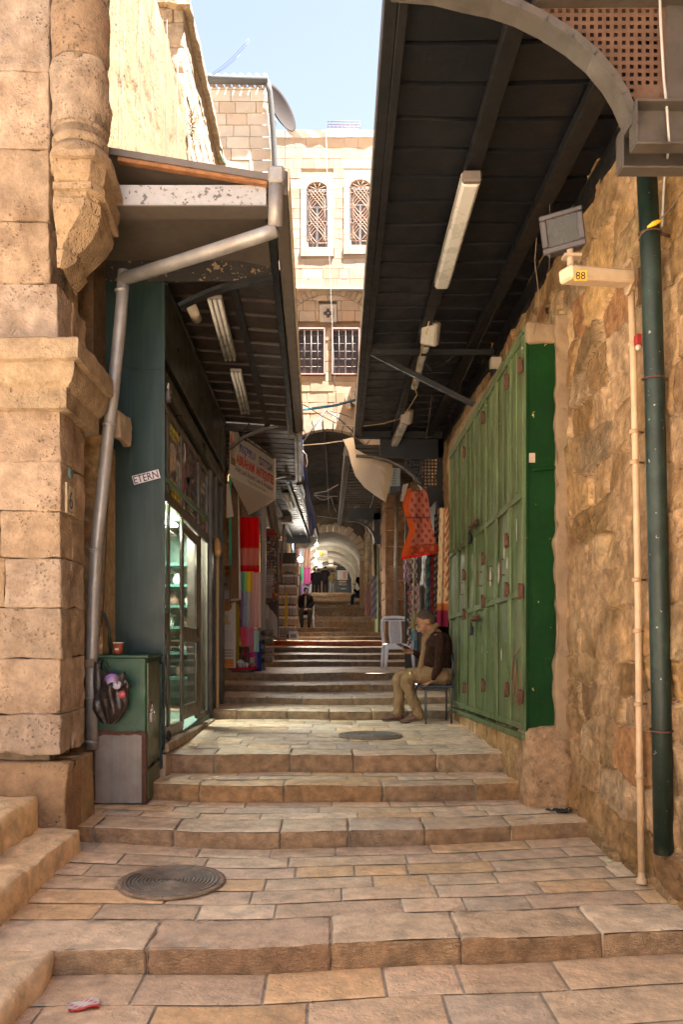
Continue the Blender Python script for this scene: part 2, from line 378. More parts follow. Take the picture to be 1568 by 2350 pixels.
def text(mb, s, M_, size=1, width=None, c=(0, 0, 0), mat=0, depth=.002, align='LEFT', bold=0, squash=None, space=1):
    """filled lettering in frame M_ (x right, y up, z out)"""
    cu = bpy.data.curves.new('t', 'FONT'); cu.body = s; cu.size = size; cu.extrude = depth/2; cu.align_x = align; cu.resolution_u = 2; cu.offset = bold; cu.space_character = space
    o = bpy.data.objects.new('t', cu); col.objects.link(o); dg = bpy.context.evaluated_depsgraph_get(); dg.update()
    me = bpy.data.meshes.new_from_object(o.evaluated_get(dg)); V = np.array([v.co[:] for v in me.vertices]); Fc = [tuple(p.vertices) for p in me.polygons]
    bpy.data.objects.remove(o); bpy.data.curves.remove(cu); bpy.data.meshes.remove(me)
    if not len(V): return
    if width:
        w0 = V[:, 0].max()-V[:, 0].min(); V[:, 0] = (V[:, 0]-V[:, 0].min())*width/w0
    if squash: V[:, 1] *= squash
    mb.add(xf(V, M_), Fc, c, mat)
def remesh(mb, vox, smooth=4):
    """fuse the pieces in a builder into one continuous surface; returns a new builder"""
    V = np.concatenate(mb.v); me = bpy.data.meshes.new('r'); me.from_pydata(V.tolist(), [], mb.f); o = bpy.data.objects.new('r', me); col.objects.link(o)
    md = o.modifiers.new('r', 'REMESH'); md.mode = 'VOXEL'; md.voxel_size = vox
    if smooth: sm = o.modifiers.new('s', 'SMOOTH'); sm.factor = .5; sm.iterations = smooth
    dg = bpy.context.evaluated_depsgraph_get(); dg.update(); m2 = bpy.data.meshes.new_from_object(o.evaluated_get(dg))
    V2 = np.zeros(len(m2.vertices)*3); m2.vertices.foreach_get('co', V2); Fc = [tuple(p.vertices) for p in m2.polygons]
    bpy.data.objects.remove(o); bpy.data.meshes.remove(me); bpy.data.meshes.remove(m2)
    return V2.reshape(-1, 3), Fc
# ================================================================== GROUND AND STEPS
rng = random.Random(7)
g = MB(); g.box(-400, 400, -60, 900, -.6, -.06, (.3, .25, .2)); g.build('ground', M['paving'], kind='structure')
# (Y centre, curve at x=1.6, tilt, top z)
STEPS = [(3.50, .03, .075, .111), (5.06, .20, .03, .212), (5.93, .17, 0, .337), (6.50, .08, .02, .482), (9.12, .12, .0, .583), (9.94, .15, -.02, .666),
         (11.04, .12, .04, .757), (12.16, .10, .05, .865), (14.45, .12, .0, .955), (15.6, .15, .05, 1.05), (17.2, .1, .0, 1.16), (19.2, .1, -.15, 1.28),
         (21.2, .1, .0, 1.37), (23.2, .1, .05, 1.50), (25.0, .1, 0, 1.64), (26.9, .1, 0, 1.88), (29.0, .1, 0, 2.08), (31.0, .1, 0, 2.31), (33.0, .1, 0, 2.545),
         (35.2, .1, 0, 2.73), (37.2, .1, 0, 2.90), (39.2, .1, 0, 3.07), (41.0, .1, 0, 3.24), (42.8, .1, 0, 3.40), (44.6, .1, 0, 3.57), (46.2, .1, 0, 3.74), (47.6, .1, 0, 3.90)]
def ly(k, x):
    if k < 0: return np.full_like(np.asarray(x, float), -3.0)
    if k >= len(STEPS): return np.full_like(np.asarray(x, float), 60.0)
    Y, cv, ti, z = STEPS[k]; x = np.asarray(x, float); return Y+cv*(np.minimum(np.abs(x), 2.2)/1.6)**2+ti*x+.012*np.sin(x*5+k)
near = MB(); far = MB()
for k in range(-1, len(STEPS)):
    z = 0 if k < 0 else STEPS[k][3]; Y0 = -3.0 if k < 0 else STEPS[k][0]; Y1 = STEPS[k+1][0] if k+1 < len(STEPS) else 56.
    zb = 0 if k <= 0 else STEPS[k-1][3]
    L = Y1-Y0; x0, x1 = (-3.4, 3.4) if k < 1 else ((-2.0, 2.0) if k < 8 else (-1.9, 1.9))
    if k == 1: x0, x1 = -2.1, 2.0
    if k in (2, 3): x0 = -1.37
    mb = near if Y0 < 14 else far; res = .045 if Y0 < 6 else (.08 if Y0 < 12 else .3)
    if Y0 > 30: res = .8
    def mkwarp(k, Y0, L, sag):
        def wp(W):
            t = (W[:, 1]-Y0)/L; x = W[:, 0]; o = W.copy(); o[:, 1] = ly(k, x)*(1-t)+ly(k+1, x)*t
            o[:, 2] += .006*np.sin(x*2.3+k)+(.010*np.sin(x*9+k*3))*0+sag*(x/1.6)**2*.0; return o
        return wp
    wp = mkwarp(k, Y0, L, 0)
    if k >= 0:   # nosing row
        nd = min(.34, L*.42); x = x0-rng.random()*.4
        while x < x1:
            wd = rng.uniform(.42, .78) if Y0 > 3.6 else rng.uniform(.55, .85)
            a, b = max(x, x0), min(x+wd, x1)
            if b-a > .04:
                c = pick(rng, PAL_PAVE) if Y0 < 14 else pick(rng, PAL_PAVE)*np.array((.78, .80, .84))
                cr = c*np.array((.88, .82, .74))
                if k == 11: c2 = np.array((.70, .13, .06)) if b < .1 else np.array((.42, .15, .12))
                red = k == 11
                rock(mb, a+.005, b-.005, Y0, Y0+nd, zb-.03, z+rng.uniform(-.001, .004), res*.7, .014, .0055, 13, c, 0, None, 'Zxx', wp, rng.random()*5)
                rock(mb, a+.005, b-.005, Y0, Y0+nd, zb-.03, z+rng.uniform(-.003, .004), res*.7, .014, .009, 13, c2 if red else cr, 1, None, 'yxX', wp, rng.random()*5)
            x += wd
        ys = Y0+nd
    else: ys = Y0
    rd = .20 if 0 <= k < 3 else .30 if k < 0 else .24
    n = max(1, int(round((Y1-ys)/rd)))
    if Y0 > 14: n = min(n, 3)
    for r in range(n):
        ya, yb = ys+(Y1-ys)*r/n, ys+(Y1-ys)*(r+1)/n; x = x0-rng.random()*.4
        if k < 0 and yb < 1.2: 
            if r % 3: continue
            yb = ys+(Y1-ys)*(r+3)/n
        while x < x1:
            wd = rng.uniform(.28, .72); a, b = max(x, x0), min(x+wd, x1)
            if b-a > .04:
                c = pick(rng, PAL_PAVE)
                if Y0 > 5: c = c*np.array((1.1, 1.1, 1.12))  # farther slabs coloured lighter to offset the shade under the canopies
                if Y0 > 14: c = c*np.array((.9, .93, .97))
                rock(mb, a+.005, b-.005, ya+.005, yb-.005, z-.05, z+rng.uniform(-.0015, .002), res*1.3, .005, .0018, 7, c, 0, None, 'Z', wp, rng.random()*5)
            x += wd
    # joint mortar sheet and body under the slabs
    xs = np.linspace(x0, x1, 24)
    for zz, cc in ((z-.0075, (.36, .31, .255)),):
        G = np.array([[(x, ly(k, x)+.02, zz+.006*math.sin(x*2.3+k)) for x in xs], [(x, ly(k+1, x)+.05, zz+.006*math.sin(x*2.3+k)) for x in xs]])
        mb.grid(G, cc, 0, False)
    if k >= 0:
        G = np.array([[(x, ly(k, x)+.022, zb-.1) for x in xs], [(x, ly(k, x)+.022, z-.0075) for x in xs]]); mb.grid(G, (.2, .16, .12), 0, False)
near.build('paving', [M['paving'], M['riser']], kind='structure')
far.build('upper_paving', [M['paving'], M['riser']], kind='structure')
# manhole covers
def manhole(x, y, z, r, label, n):
    t = thing('manhole_cover', label, 'manhole cover', (x, y, z))
    b = MB(); b.lathe([(r*1.08, -.004), (r*1.08, .006), (r*.98, .008), (r*.965, .002), (0, .002)], (x, y, z), 48, (.34, .28, .22)); b.build('frame_ring', M['riser'], t)
    pr = [(r*.955, .003)]
    for i in range(n, 0, -1):
        rr = r*.94*i/n; pr += [(rr, .004), (rr-.003, .0115), (rr-r*.5/n, .0115), (rr-r*.55/n, .004)]
    pr += [(.0, .004)]
    c = MB(); c.lathe(pr, (x, y, z), 56, (.13, .11, .10), smooth=False); c.build('lid', M['lidm'], t)
M['lidm'] = pmat('cast_iron', (.19, .155, .125), .6, .2, var=.3, vscale=12, bump=.3, bscale=60, dirt=(.33, .27, .20), dirtS=6, dirtA=.5)
manhole(-.862, 4.36, .116, .275, 'large ringed iron manhole cover set in the landing at lower left', 12)
manhole(.43, 7.72, .487, .29, 'worn manhole cover in the middle landing before the seated man', 9)
# litter
b = MB(); o = at(192, 2287, 3.13); Mx = frame((o[0], o[1], .012), (.93, .36, 0), (-.36, .93, 0), (0, 0, 1))
P = np.array([[(x, y, .004+.004*math.sin(x*60)+.003*abs(y)*8) for x in np.linspace(-.06, .06, 9)] for y in np.linspace(-.04, .04, 7)])
C = np.array([[(.62, .6, .6) if (i+j) % 5 else (.6, .06, .05) for i in range(9)] for j in range(7)])
C[0:2] = (.55, .07, .06)
q = xf(P.reshape(-1, 3), Mx).reshape(P.shape); b.grid(q, C.reshape(-1, 3)); b.grid(q-np.array((0, 0, .003)), C.reshape(-1, 3))
b.build('food_wrapper', M['gloss'], **P_('crumpled white and red wrapper lying on the lowest paving', 'litter'))
for i, (px, py, zz, cc, lb) in enumerate([(1398, 1976, .111, (.55, .7, .45), 'small pale green scrap of litter by the right wall'), (1396, 1994, .111, (.62, .62, .45), None)][:1]):
    Y = (EYE-zz)*F/(py-CY); p = at(px, py, Y); b = MB(); b.ball((p[0], p[1], p[2]+.008), .014, cc, sc=(1.6, .9, .4), seg=8); b.build('litter_scrap', M['gloss'], **P_(lb, 'litter'))
# drifted leaves / soot at foot of the plinth
b = MB()
for i in range(60):
    a = rng.random()*6.28; rr = rng.random()*.12; x, y = 1.70+rr*math.cos(a)*1.1, 5.62+rr*math.sin(a)*.5
    b.ball((x, y, .222+rng.random()*.012), .012, (.025, .02, .016), sc=(1.5, .6, .4), seg=6, rot=(0, 0, rng.random()*3))
b.build('black_debris', M['attr'], kind='stuff', label='little heap of black wet leaves at the foot of the right wall')
# ================================================================== LEFT: OLD STONE BUILDING
tb = thing('stone_building', 'old stone house on the left with cornice, engaged column and carved corbel', 'building', (-2.4, 5.05, .2))
rng = random.Random(11); w_ = MB()
YF = 5.05; XC = -1.715
FR = frame((0, YF, 0), (1, 0, 0), (0, 0, 1), (0, -1, 0)); SD = frame((XC, 0, 0), (0, 1, 0), (0, 0, 1), (1, 0, 0))
zc = [.71, .97, 1.33, 1.66, 1.98, 2.28, 2.60, 2.95]
def corner_course(z0, z1, xc, yf, yb, d1, xl=-3.4):
    # corner block seen on two faces, a second side block, front blocks
    c = pick(rng, PAL_STONE); cw = rng.uniform(.32, .52)
    rock(w_, xc-cw, xc, yf, yf+d1, z0+.0025, z1-.0025, .022, .009, .0075, 14, c, 0, None, 'yXzZxY', seed=rng.random()*9)
    rock(w_, xc-.3, xc-.004, yf+d1+.006, yb, z0+.0025, z1-.0025, .022, .009, .008, 14, pick(rng, PAL_STONE)*1.04, 0, None, 'XzZyY', seed=rng.random()*9)
    x = xc-cw-.006
    while x > xl:
        wd = rng.uniform(.35, .62); rock(w_, x-wd, x, yf+rng.uniform(-.004, .004), yf+.2, z0+.0025, z1-.0025, .028, .009, .0065, 14, pick(rng, PAL_STONE), 0, None, 'yXxzZ', seed=rng.random()*9); x -= wd+.004
for i in range(len(zc)-1): corner_course(zc[i], zc[i+1], XC, YF, 5.56, rng.uniform(.2, .3))
w_.box(-3.4, XC-.10, YF+.08, 5.54, .2, 8.0, (.33, .24, .15))
# upper wall above the impost
z = 3.34
for h in (.42, .40, .47, .5, .5, .5, .52, .52, .52, .52):
    corner_course(z, z+h, -1.745 if z < 3.7 else -1.80, YF+.03, 5.70, .3); z += h
w_.build('wall', M['stone'], tb)
pl = MB()   # battered base
for (x0, x1) in ((-3.4, -2.75), (-2.744, -2.2), (-2.194, -1.655)):
    rock(pl, x0, x1, 4.965, 5.30, .16, .66, .05, .02, .008, 7, pick(rng, PAL_STONE)*np.array((.95, .85, .72)), 0, None, 'yXxZ',
         warp=lambda W: W+np.stack([np.zeros(len(W)), np.clip((W[:, 2]-.50)/.16, 0, 1)*.075*(W[:, 1] < 5.1), np.zeros(len(W))], 1), seed=rng.random()*9)
rock(pl, -1.95, -1.655, 5.30, 5.60, .16, .66, .05, .02, .008, 7, (.47, .32, .17), 0, None, 'yXxZY')
pl.build('base_course', M['stone'], tb)
cn = MB()
prof = [(-.12, 3.345), (.15, 3.345), (.165, 3.33), (.165, 3.205), (.128, 3.195), (.128, 3.16), (.118, 3.12), (.10, 3.085), (.07, 3.06), (.06, 3.05), (.06, 2.93), (-.12, 2.90)]
sweep(cn, prof, [(-3.4, YF), (XC, YF), (XC, 5.70)], .05, (.45, .33, .21), 0, .006, out=-1)
cn.build('cornice', M['stone'], tb)
rc = MB(); cxx, cyy, rr = -1.60, 5.10, .178
zz = 4.73
for h in (.42, .40, .55, .6, .6, .6):
    n = 34; pr = np.linspace(0, 1, 8)
    an = np.linspace(-math.pi, .6, n)
    V = np.array([[(cxx+(rr+.004)*math.cos(a), cyy+(rr+.004)*math.sin(a), zz+.004+(h-.008)*t) for a in an] for t in pr])
    q = V.reshape(-1, 3); dirv = np.stack([q[:, 0]-cxx, q[:, 1]-cyy, np.zeros(len(q))], 1); dirv /= np.linalg.norm(dirv, axis=1)[:, None]
    edge = np.minimum(q[:, 2]-zz, zz+h-q[:, 2]); amp = .022 if h == .42 else .007
    q = q+dirv*((fbm(q, 9, 4)*amp)-.012*np.clip(1-edge/.02, 0, 1))[:, None]
    rc.grid(q.reshape(V.shape), pick(rng, PAL_STONE), 0, True); zz += h
rc.lathe([(rr-.012, 4.6), (rr-.012, zz)], (cxx, cyy, 0), 30, (.25, .18, .12))
rc.build('column', M['stone'], tb)
cb = MB()
pr = [(r_*.74 if r_ > .2 else min(r_, .178), z_-.135) for r_, z_ in [(.165, 4.87), (.20, 4.865), (.215, 4.835), (.205, 4.805), (.185, 4.79), (.19, 4.76), (.215, 4.735), (.245, 4.72), (.26, 4.69), (.255, 4.655), (.23, 4.64), (.25, 4.62), (.25, 4.60), (0, 4.60)]]
cb.lathe(pr, (cxx, cyy, 0), 34, (.42, .30, .19), a0=-math.pi, a1=.7)
cb.build('column_base', M['stone'], tb)
co = MB()
def ring(x0, x1, yf, yb, ch, z):   # plan of the corbel with a chamfered right front corner
    return [(x0, yf, z), (x1-ch, yf, z), (x1-.004, yf+ch*1.5, z), (x1-.05, yb, z), (x0, yb, z)]
secs = [(-1.80, x1, yf, 5.45, ch, z) for x1, yf, ch, z in ((-1.285, 4.80, .09, 4.60), (-1.285, 4.80, .09, 4.545), (-1.33, 4.835, .085, 4.540), (-1.335, 4.84, .085, 4.50), (-1.345, 4.85, .085, 4.44), (-1.375, 4.875, .08, 4.395),
        (-1.385, 4.885, .08, 4.385), (-1.345, 4.86, .08, 4.378), (-1.345, 4.86, .08, 4.325), (-1.39, 4.89, .08, 4.318), (-1.395, 4.895, .08, 4.29), (-1.385, 4.89, .09, 4.27), (-1.395, 4.895, .10, 4.21), (-1.44, 4.93, .12, 4.13), (-1.50, 4.965, .12, 4.06), (-1.555, 4.99, .11, 4.0), (-1.60, 5.005, .09, 3.955), (-1.615, 5.01, .08, 3.93), (-1.60, 5.0, .08, 3.915), (-1.625, 5.02, .07, 3.87), (-1.66, 5.03, .05, 3.83), (-1.70, 5.045, .02, 3.79))]
def dens(r, k=9):
    out = []
    for i in range(len(r)):
        a, b = np.array(r[i]), np.array(r[(i+1) % len(r)])
        for j in range(k): out.append(a+(b-a)*j/k)
    return out
secs = [(-1.685-.05*k/len(secs), (x1+1.285)*.85-1.347, yf, yb, ch*.8, 3.84+(z-3.79)*.62/.81) for k, (x0, x1, yf, yb, ch, z) in enumerate(secs)]
G = np.array([dens(ring(*s_)) for s_ in secs]); G = np.concatenate([G, G[:, :1]], 1)
n0 = []
for i in range(len(G)-1):
    k = 2 if abs(G[i][0][2]-G[i+1][0][2]) > .02 else 1
    for j in range(k): n0.append(G[i]*(1-j/k)+G[i+1]*j/k)
n0.append(G[-1]); G = np.array(n0); q = G.reshape(-1, 3); q = q+np.stack([fbm(q, 9, s_, 4) for s_ in (1, 2, 3)], 1)*.0038; G = q.reshape(G.shape)
co.grid(G, (.44, .31, .19), 0, False, flip=False); co.add(G[0], [tuple(range(len(G[0])))], (.44, .31, .19))
co.build('corbel', M['stone'], tb)
# house number tile
t = thing('house_number_tile', 'small ceramic tile with number 6 on the stone pillar', 'house number', (-1.70, 5.3, 2.25))
b = MB(); Mx = frame((-1.712, 5.12, 2.28), (0, 1, 0), (0, 0, 1), (1, 0, 0))
b.box(0, .17, 0, .20, 0, .016, (.55, .43, .27), M=Mx, b=.004); b.build('tile', M['gloss'], t)
b = MB(); b.box(.012, .158, .012, .016, .0165, .018, (.05, .09, .08), M=Mx); b.box(.012, .158, .184, .188, .0165, .018, (.05, .09, .08), M=Mx); b.box(.012, .016, .018, .182, .0165, .018, (.05, .09, .08), M=Mx); b.box(.154, .158, .018, .182, .0165, .018, (.05, .09, .08), M=Mx)
text(b, '6', frame((-1.712+.018, 5.155, 2.315), (0, 1, 0), (0, 0, 1), (1, 0, 0)), .17, None, (.03, .04, .04)); b.build('numeral', M['attr'], t)
b = MB(); b.lathe([(0, .01), (.035, .01), (.04, 0)], (-1.704, 5.20, 2.555), 14, (.12, .20, .17), axis=(1, 0, 0)); b.build('round_survey_tag', M['gloss'], **P_('small round green metal tag above the number 6 tile', 'tag'))
# side stairs going up to the left
t = thing('side_stairs', 'three worn stone steps climbing to the left below the pillar', 'stairs', (-2.2, 3.9, 0))
for (x0, x1, y0, y1, z0, z1, c) in ((-3.4, -1.2, -1, 3.44, -.02, .118, (.52, .42, .30)), (-3.4, -1.545, 2.6, 5.0, .05, .275, (.55, .42, .27)), (-3.4, -1.83, 3.6, 4.98, .22, .46, (.55, .42, .26))):
    b = MB(); y = y1
    while y > y0:
        L = rng.uniform(.7, 1.1); a = max(y-L, y0); rock(b, x0, x1, a+.004, y-.004, z0, z1, .045, .035, .016, 7, np.array(c)*rng.uniform(.95, 1.05), 0, None, 'XyYZ', seed=rng.random()*9); y = a
    b.build('step', M['paving'], t)
# ================================================================== RIGHT: RUBBLE HOUSE
rng = random.Random(23)
def rubble(mb, Mx, u0, u1, v0, v1, res, cell, amp, seed, pal, mort=(.48, .36, .235), asp=1.5, render=.3, mat=0, clipf=None, ztop=None):
    r_ = np.random.RandomState(seed); nu, nv = max(2, int((u1-u0)/res)), max(2, int((v1-v0)/res))
    U, V = np.meshgrid(np.linspace(u0, u1, nu), np.linspace(v0, v1, nv), indexing='ij'); u = U.ravel(); v = V.ravel()
    S = []; row = 0; vv = v0-cell
    while vv < v1+cell:
        h = cell*r_.uniform(.55, .95); uu = u0-cell*2*r_.rand()
        while uu < u1+cell*2:
            wd = cell*asp*r_.uniform(.6, 1.35); S.append((uu+wd/2, vv+h/2+r_.uniform(-.15, .15)*h, wd, h)); uu += wd
        vv += h
    S = np.array(S); pc = np.array([pal[r_.randint(len(pal))] for _ in S])*r_.uniform(.50, 1.10, (len(S), 1)); off = r_.uniform(-.5, .5, len(S))*amp
    P3 = np.stack([u, v, 0*u], 1); wu = u+fbm(P3, 4/cell*.35, seed, 3)*cell*.13; wv = v+fbm(P3+9, 4/cell*.35, seed+3, 3)*cell*.12; near0 = 1
    d1 = np.full(len(u), 9e9); d2 = d1.copy(); i1 = np.zeros(len(u), int)
    for i, s_ in enumerate(S):
        near_ = np.nonzero((np.abs(wu-s_[0]) < s_[2]*1.3+.1) & (np.abs(wv-s_[1]) < s_[3]*1.3+.1))[0]
        if not len(near_): continue
        a = np.abs((wu[near_]-s_[0])/(s_[2]/2)); b = np.abs((wv[near_]-s_[1])/(s_[3]/2)); d = (a**3+b**3)**(1/3)
        c1 = d < d1[near_]; k = near_[c1]; d2[k] = d1[k]; d1[k] = d[c1]; i1[k] = i
        k = near_[~c1]; dd = d[~c1]; q = dd < d2[k]; d2[k[q]] = dd[q]
    e = np.clip((d2-d1)/.12, 0, 1); e = e*e*(3-2*e)
    rn = fbm(P3, 1.1, seed+11, 3); rr_ = np.clip((rn+render-.25)*4, 0, 1)     # places where old render still covers the stones
    n1 = fbm(P3, 7, seed+5, 4); n2 = fbm(P3, 22, seed+8, 2)
    tilt = np.where(d1 < 5, 1, 0)*(np.sin(i1*12.9)*(wu-S[i1, 0])/S[i1, 2]+np.sin(i1*7.7)*(wv-S[i1, 1])/S[i1, 3])*amp*1.3; hgt = (e*amp+off[i1]*e*1.3+tilt*e)*(1-rr_*.7)+rr_*amp*.9+n1*amp*.16+n2*amp*.13+np.minimum(0, vnoise(P3, 17, seed+31)+.35)*amp*.8
    n3 = np.clip((fbm(P3, 3.1, seed+21, 3)-.25)*4, 0, 1)[:, None]
    mo = np.array(mort)*(1+.12*n1[:, None]); e2 = np.clip(e*1.6-.1, 0, 1)[:, None]; C = mo*(1-e2)+pc[i1]*e2*(1+.22*n2[:, None]); C = C*(1-rr_[:, None]*.8)+np.array((.43, .30, .18))*rr_[:, None]*.8
    C = C*(1-n3*.35)+np.array((.19, .115, .055))*n3*.35
    W = np.stack([u, v, hgt], 1); P = xf(W, Mx).reshape(nu, nv, 3); mb.grid(P, C, mat, True, flip=True)
PAL_R = [(.42, .29, .155), (.46, .33, .18), (.38, .25, .12), (.50, .37, .22), (.34, .215, .10), (.45, .30, .14), (.48, .355, .23), (.26, .17, .095), (.40, .255, .12), (.36, .235, .13), (.44, .31, .19), (.41, .27, .14), (.40, .22, .11)]
rb = thing('rubble_house', 'house on the right with rough ochre rubble stone wall and stone plinth', 'building', (2.2, 4.0, 0))
RW = frame((1.80, 0, 0), (0, 1, 0), (0, 0, 1), (-1, 0, 0))
b = MB(); rubble(b, RW, 3.0, 6.3, 0, 5.0, .010, .33, .026, 8, PAL_R, render=-.05)
rubble(b, RW, 6.3, 12.6, 0, 5.0, .03, .31, .025, 6, PAL_R, render=.1)
rubble(b, frame((1.80, 0, 0), (0, 1, 0), (0, 0, 1), (-1, 0, 0)), -3, 3.0, 0, 5, .05, .34, .04, 9, PAL_R)
b.box(1.83, 7, -.6, 4.2, -.1, 19.5, (.42, .30, .18)); b.box(1.83, 7, 4.2, 21.9, -.1, 12.2, (.42, .30, .18))  # unseen upper blocks, their heights shaped to keep direct sun off the street
b.build('wall', M['rubble'], rb)
b = MB(); y = 5.80; 
def ctop(Y): return .765-.05*(Y-5.84)
rock(b, 1.475, 1.80, 5.78, 6.15, .16, .80, .03, .05, .022, 6, (.40, .28, .18), 0, None, 'yxZY', seed=2)
y = 6.15
while y < 9.45:
    L = rng.uniform(.35, .75); rock(b, 1.48+rng.uniform(-.01, .01), 1.8, y+.005, y+L-.005, .16, ctop(y+L/2)-.01, .05, .03, .016, 7, pick(rng, PAL_R)*1.0, 0, None, 'yxZY', seed=rng.random()*9); y += L
b.build('plinth', M['rubble'], rb)
b = MB(); rock(b, 1.69, 1.86, 5.78, 5.95, .7, 3.84, .02, .010, .014, 9, (.30, .21, .13), 0, None, 'yxZ', seed=4)
rock(b, 1.48, 1.86, 5.80, 9.5, 3.64, 3.80, .05, .03, .02, 5, (.30, .21, .13), 0, None, 'yxZz', seed=6)
rock(b, 1.50, 1.86, 9.40, 9.62, .2, 3.75, .04, .04, .02, 5, (.40, .28, .17), 0, None, 'yxZY', seed=5)
b.build('rendered_jamb', M['plaster'], rb)
# ------------------------------------------------ green shutters
SH = frame((1.489, 5.845, 0), (0, 1, -.037), (0, 0, 1), (-1, 0, 0))
ts_ = thing('metal_shutters', 'tall faded green folding metal shop shutters on the right, closed and padlocked', 'shutters', (1.5, 7.5, .6))
ribs = [0, .44, .93, 1.39, 1.93, 2.39, 2.95, 3.50]; zb, zA, zB, zt = .80, 2.53, 1.80, 3.70
for i in range(7):
    a, c = ribs[i], ribs[i+1]; b = MB()
    for (v0, v1) in ((zb, zB), (zB, zA), (zA, zt)):
        nu, nv = 7, 14
        G = np.array([[(u, v, .012+.006*math.sin(u*7+v*3+i)*math.sin(v*2.1)) for v in np.linspace(v0, v1, nv)] for u in np.linspace(a+.01, c-.01, nu)])
        b.grid(xf(G.reshape(-1, 3), SH).reshape(G.shape), (1, 1, 1), 0, True)
        m = (a+c)/2
        b.box(a+.012, a+.045, v0+.004, v1-.004, .012, .030, M=SH, b=.004); b.box(c-.045, c-.012, v0+.004, v1-.004, .012, .030, M=SH, b=.004)
        if v0 == zA: b.box(m-.012, m+.012, v0+.05, v1-.03, .012, .024, M=SH, b=.004)
    for v, h in ((zb, .05), (zB, .05), (zA, .05), (zt, .04)): b.box(a+.008, c-.008, v-h/2, v+h/2, .012, .034, M=SH, b=.004)
    lf = b.build('door_leaf', M['green'], ts_)
    if i in (1, 2, 3, 5):
        h = MB(); u = a+.22; h.tube([xf(np.array([[u, 2.0+q, w2]]), SH)[0] for q, w2 in ((0, .012), (0, .05), (.13, .05), (.13, .012))], .006, 6); h.build('handle', M['rust'], lf)
b = MB()
for u in ribs: b.box(u-.008, u+.008, zb-.05, zt+.03, 0, .018, M=SH)
b.box(-.02, 3.54, zb-.10, zb-.055, -.02, .045, M=SH, b=.005); b.box(-.02, 3.54, zt+.03, zt+.07, -.02, .03, M=SH, b=.005)
b.build('frame', M['green'], ts_)
b = MB(); b.box(1.495, 1.70, 5.835, 5.855, .72, 3.76, b=.003); b.box(1.483, 1.50, 5.825, 5.845, .76, 3.74, b=.003); b.box(1.50, 1.79, 5.85, 9.3, 3.60, 3.72); b.build('side_panel', M['green_dark'], ts_, label='deep green flat side panel')
for v in (zb+.18, zB-.03, 2.16, zt-.25):
    for u in (ribs[0]-.0, ribs[1], ribs[3], ribs[5]):
        if v == 2.16 and u == 0: continue
        vv = v+.05*math.sin(u*5)+rng.uniform(-.02, .02)
        h = MB(); h.box(u-rng.uniform(.02, .036), u+rng.uniform(.018, .036), vv, vv+rng.uniform(.075, .11), .03, .05, M=SH, b=.006); h.tube([xf(np.array([[u, vv+q, .052]]), SH)[0] for q in (-.01, .11)], .013, 8); h.build('hinge', M['rust'], ts_)
for (u, v) in ((ribs[4]-.12, 1.70), (ribs[4]-.05, 2.62)):
    h = MB(); h.box(u-.2, u+.12, v-.025, v+.03, .034, .05, M=SH, b=.005); h.tube([xf(np.array([[u+q, v, .06]]), SH)[0] for q in (-.22, .12)], .012, 8)
    hp = h.build('hasp', M['rust'], ts_)
    k = MB(); k.box(u+.10, u+.17, v-.16, v-.07, .04, .07, M=SH, b=.008); k.tube([xf(np.array([[u+.135+.025*math.cos(a), v-.07+.05*math.sin(a), .055]]), SH)[0] for a in np.linspace(0, 3.14, 9)], .006, 6); k.build('padlock', M['steel'], hp)
# paint scraps, sticker remnants, faded scribble
for (u, v, a, h, cc) in ((1.15, 1.93, .07, .19, (.55, .5, .4)), (.80, 1.93, .1, .2, (.42, .37, .3)), (.48, 2.02, .07, .12, (.6, .55, .45)), (.62, 2.10, .035, .14, (.6, .55, .45)), (1.65, 1.55, .08, .08, (.015, .16, .05)), (.2, 2.2, .03, .2, (.5, .5, .38)), (.46, 2.28, .06, .1, (.55, .5, .42)), (.72, 1.28, .04, .12, (.55, .55, .45)), (1.95, 1.28, .03, .1, (.5, .5, .4)), (1.55, 1.35, .02, .09, (.5, .5, .4))):
    pts = [(u+a*(.5+.5*math.cos(t)*(.7+.3*rng.random())), v+h*(.5+.5*math.sin(t)*(.7+.3*rng.random()))) for t in np.linspace(0, 6.28, 12, endpoint=False)]
    V = xf(np.array([(p[0], p[1], .0215) for p in pts]), SH); b = MB(); b.add(V, [tuple(range(12))], cc); b.build('paper_scrap', M['attr'], ts_)
b = MB(); sc = [(.36, 1.36), (.30, 1.2), (.32, 1.0), (.20, 1.28), (.12, 1.38), (.10, 1.15), (.2, .98), (.28, .95), (.24, .85)]
sc = [(.08, 1.42), (.20, 1.36), (.34, 1.32), (.38, 1.15), (.30, 1.03), (.24, 1.30), (.20, 1.05), (.30, .97), (.10, 1.02), (.07, 1.25)]
PP = []
for i in range(len(sc)-1):
    for t in np.linspace(0, 1, 6, endpoint=False): PP.append((sc[i][0]*(1-t)+sc[i+1][0]*t, sc[i][1]*(1-t)+sc[i+1][1]*t))
Q = []
for p in PP: Q.append([xf(np.array([[p[0]-.012, p[1], .0235]]), SH)[0], xf(np.array([[p[0]+.012, p[1]+.004, .0235]]), SH)[0]])
b.grid(np.array(Q), (.30, .10, .07), 0, False); b.build('graffiti', M['attr'], ts_)
b = MB(); b.box(1.505, 1.55, 5.828, 5.834, 2.76, 2.83, (.45, .33, .25)); b.build('sticker', M['attr'], ts_)
b = MB(); b.beam((1.53, 5.815, 2.70), (1.70, 5.815, 2.72), .02, .02, bev=.004); b.build('bolt', M['green_dark'], ts_)
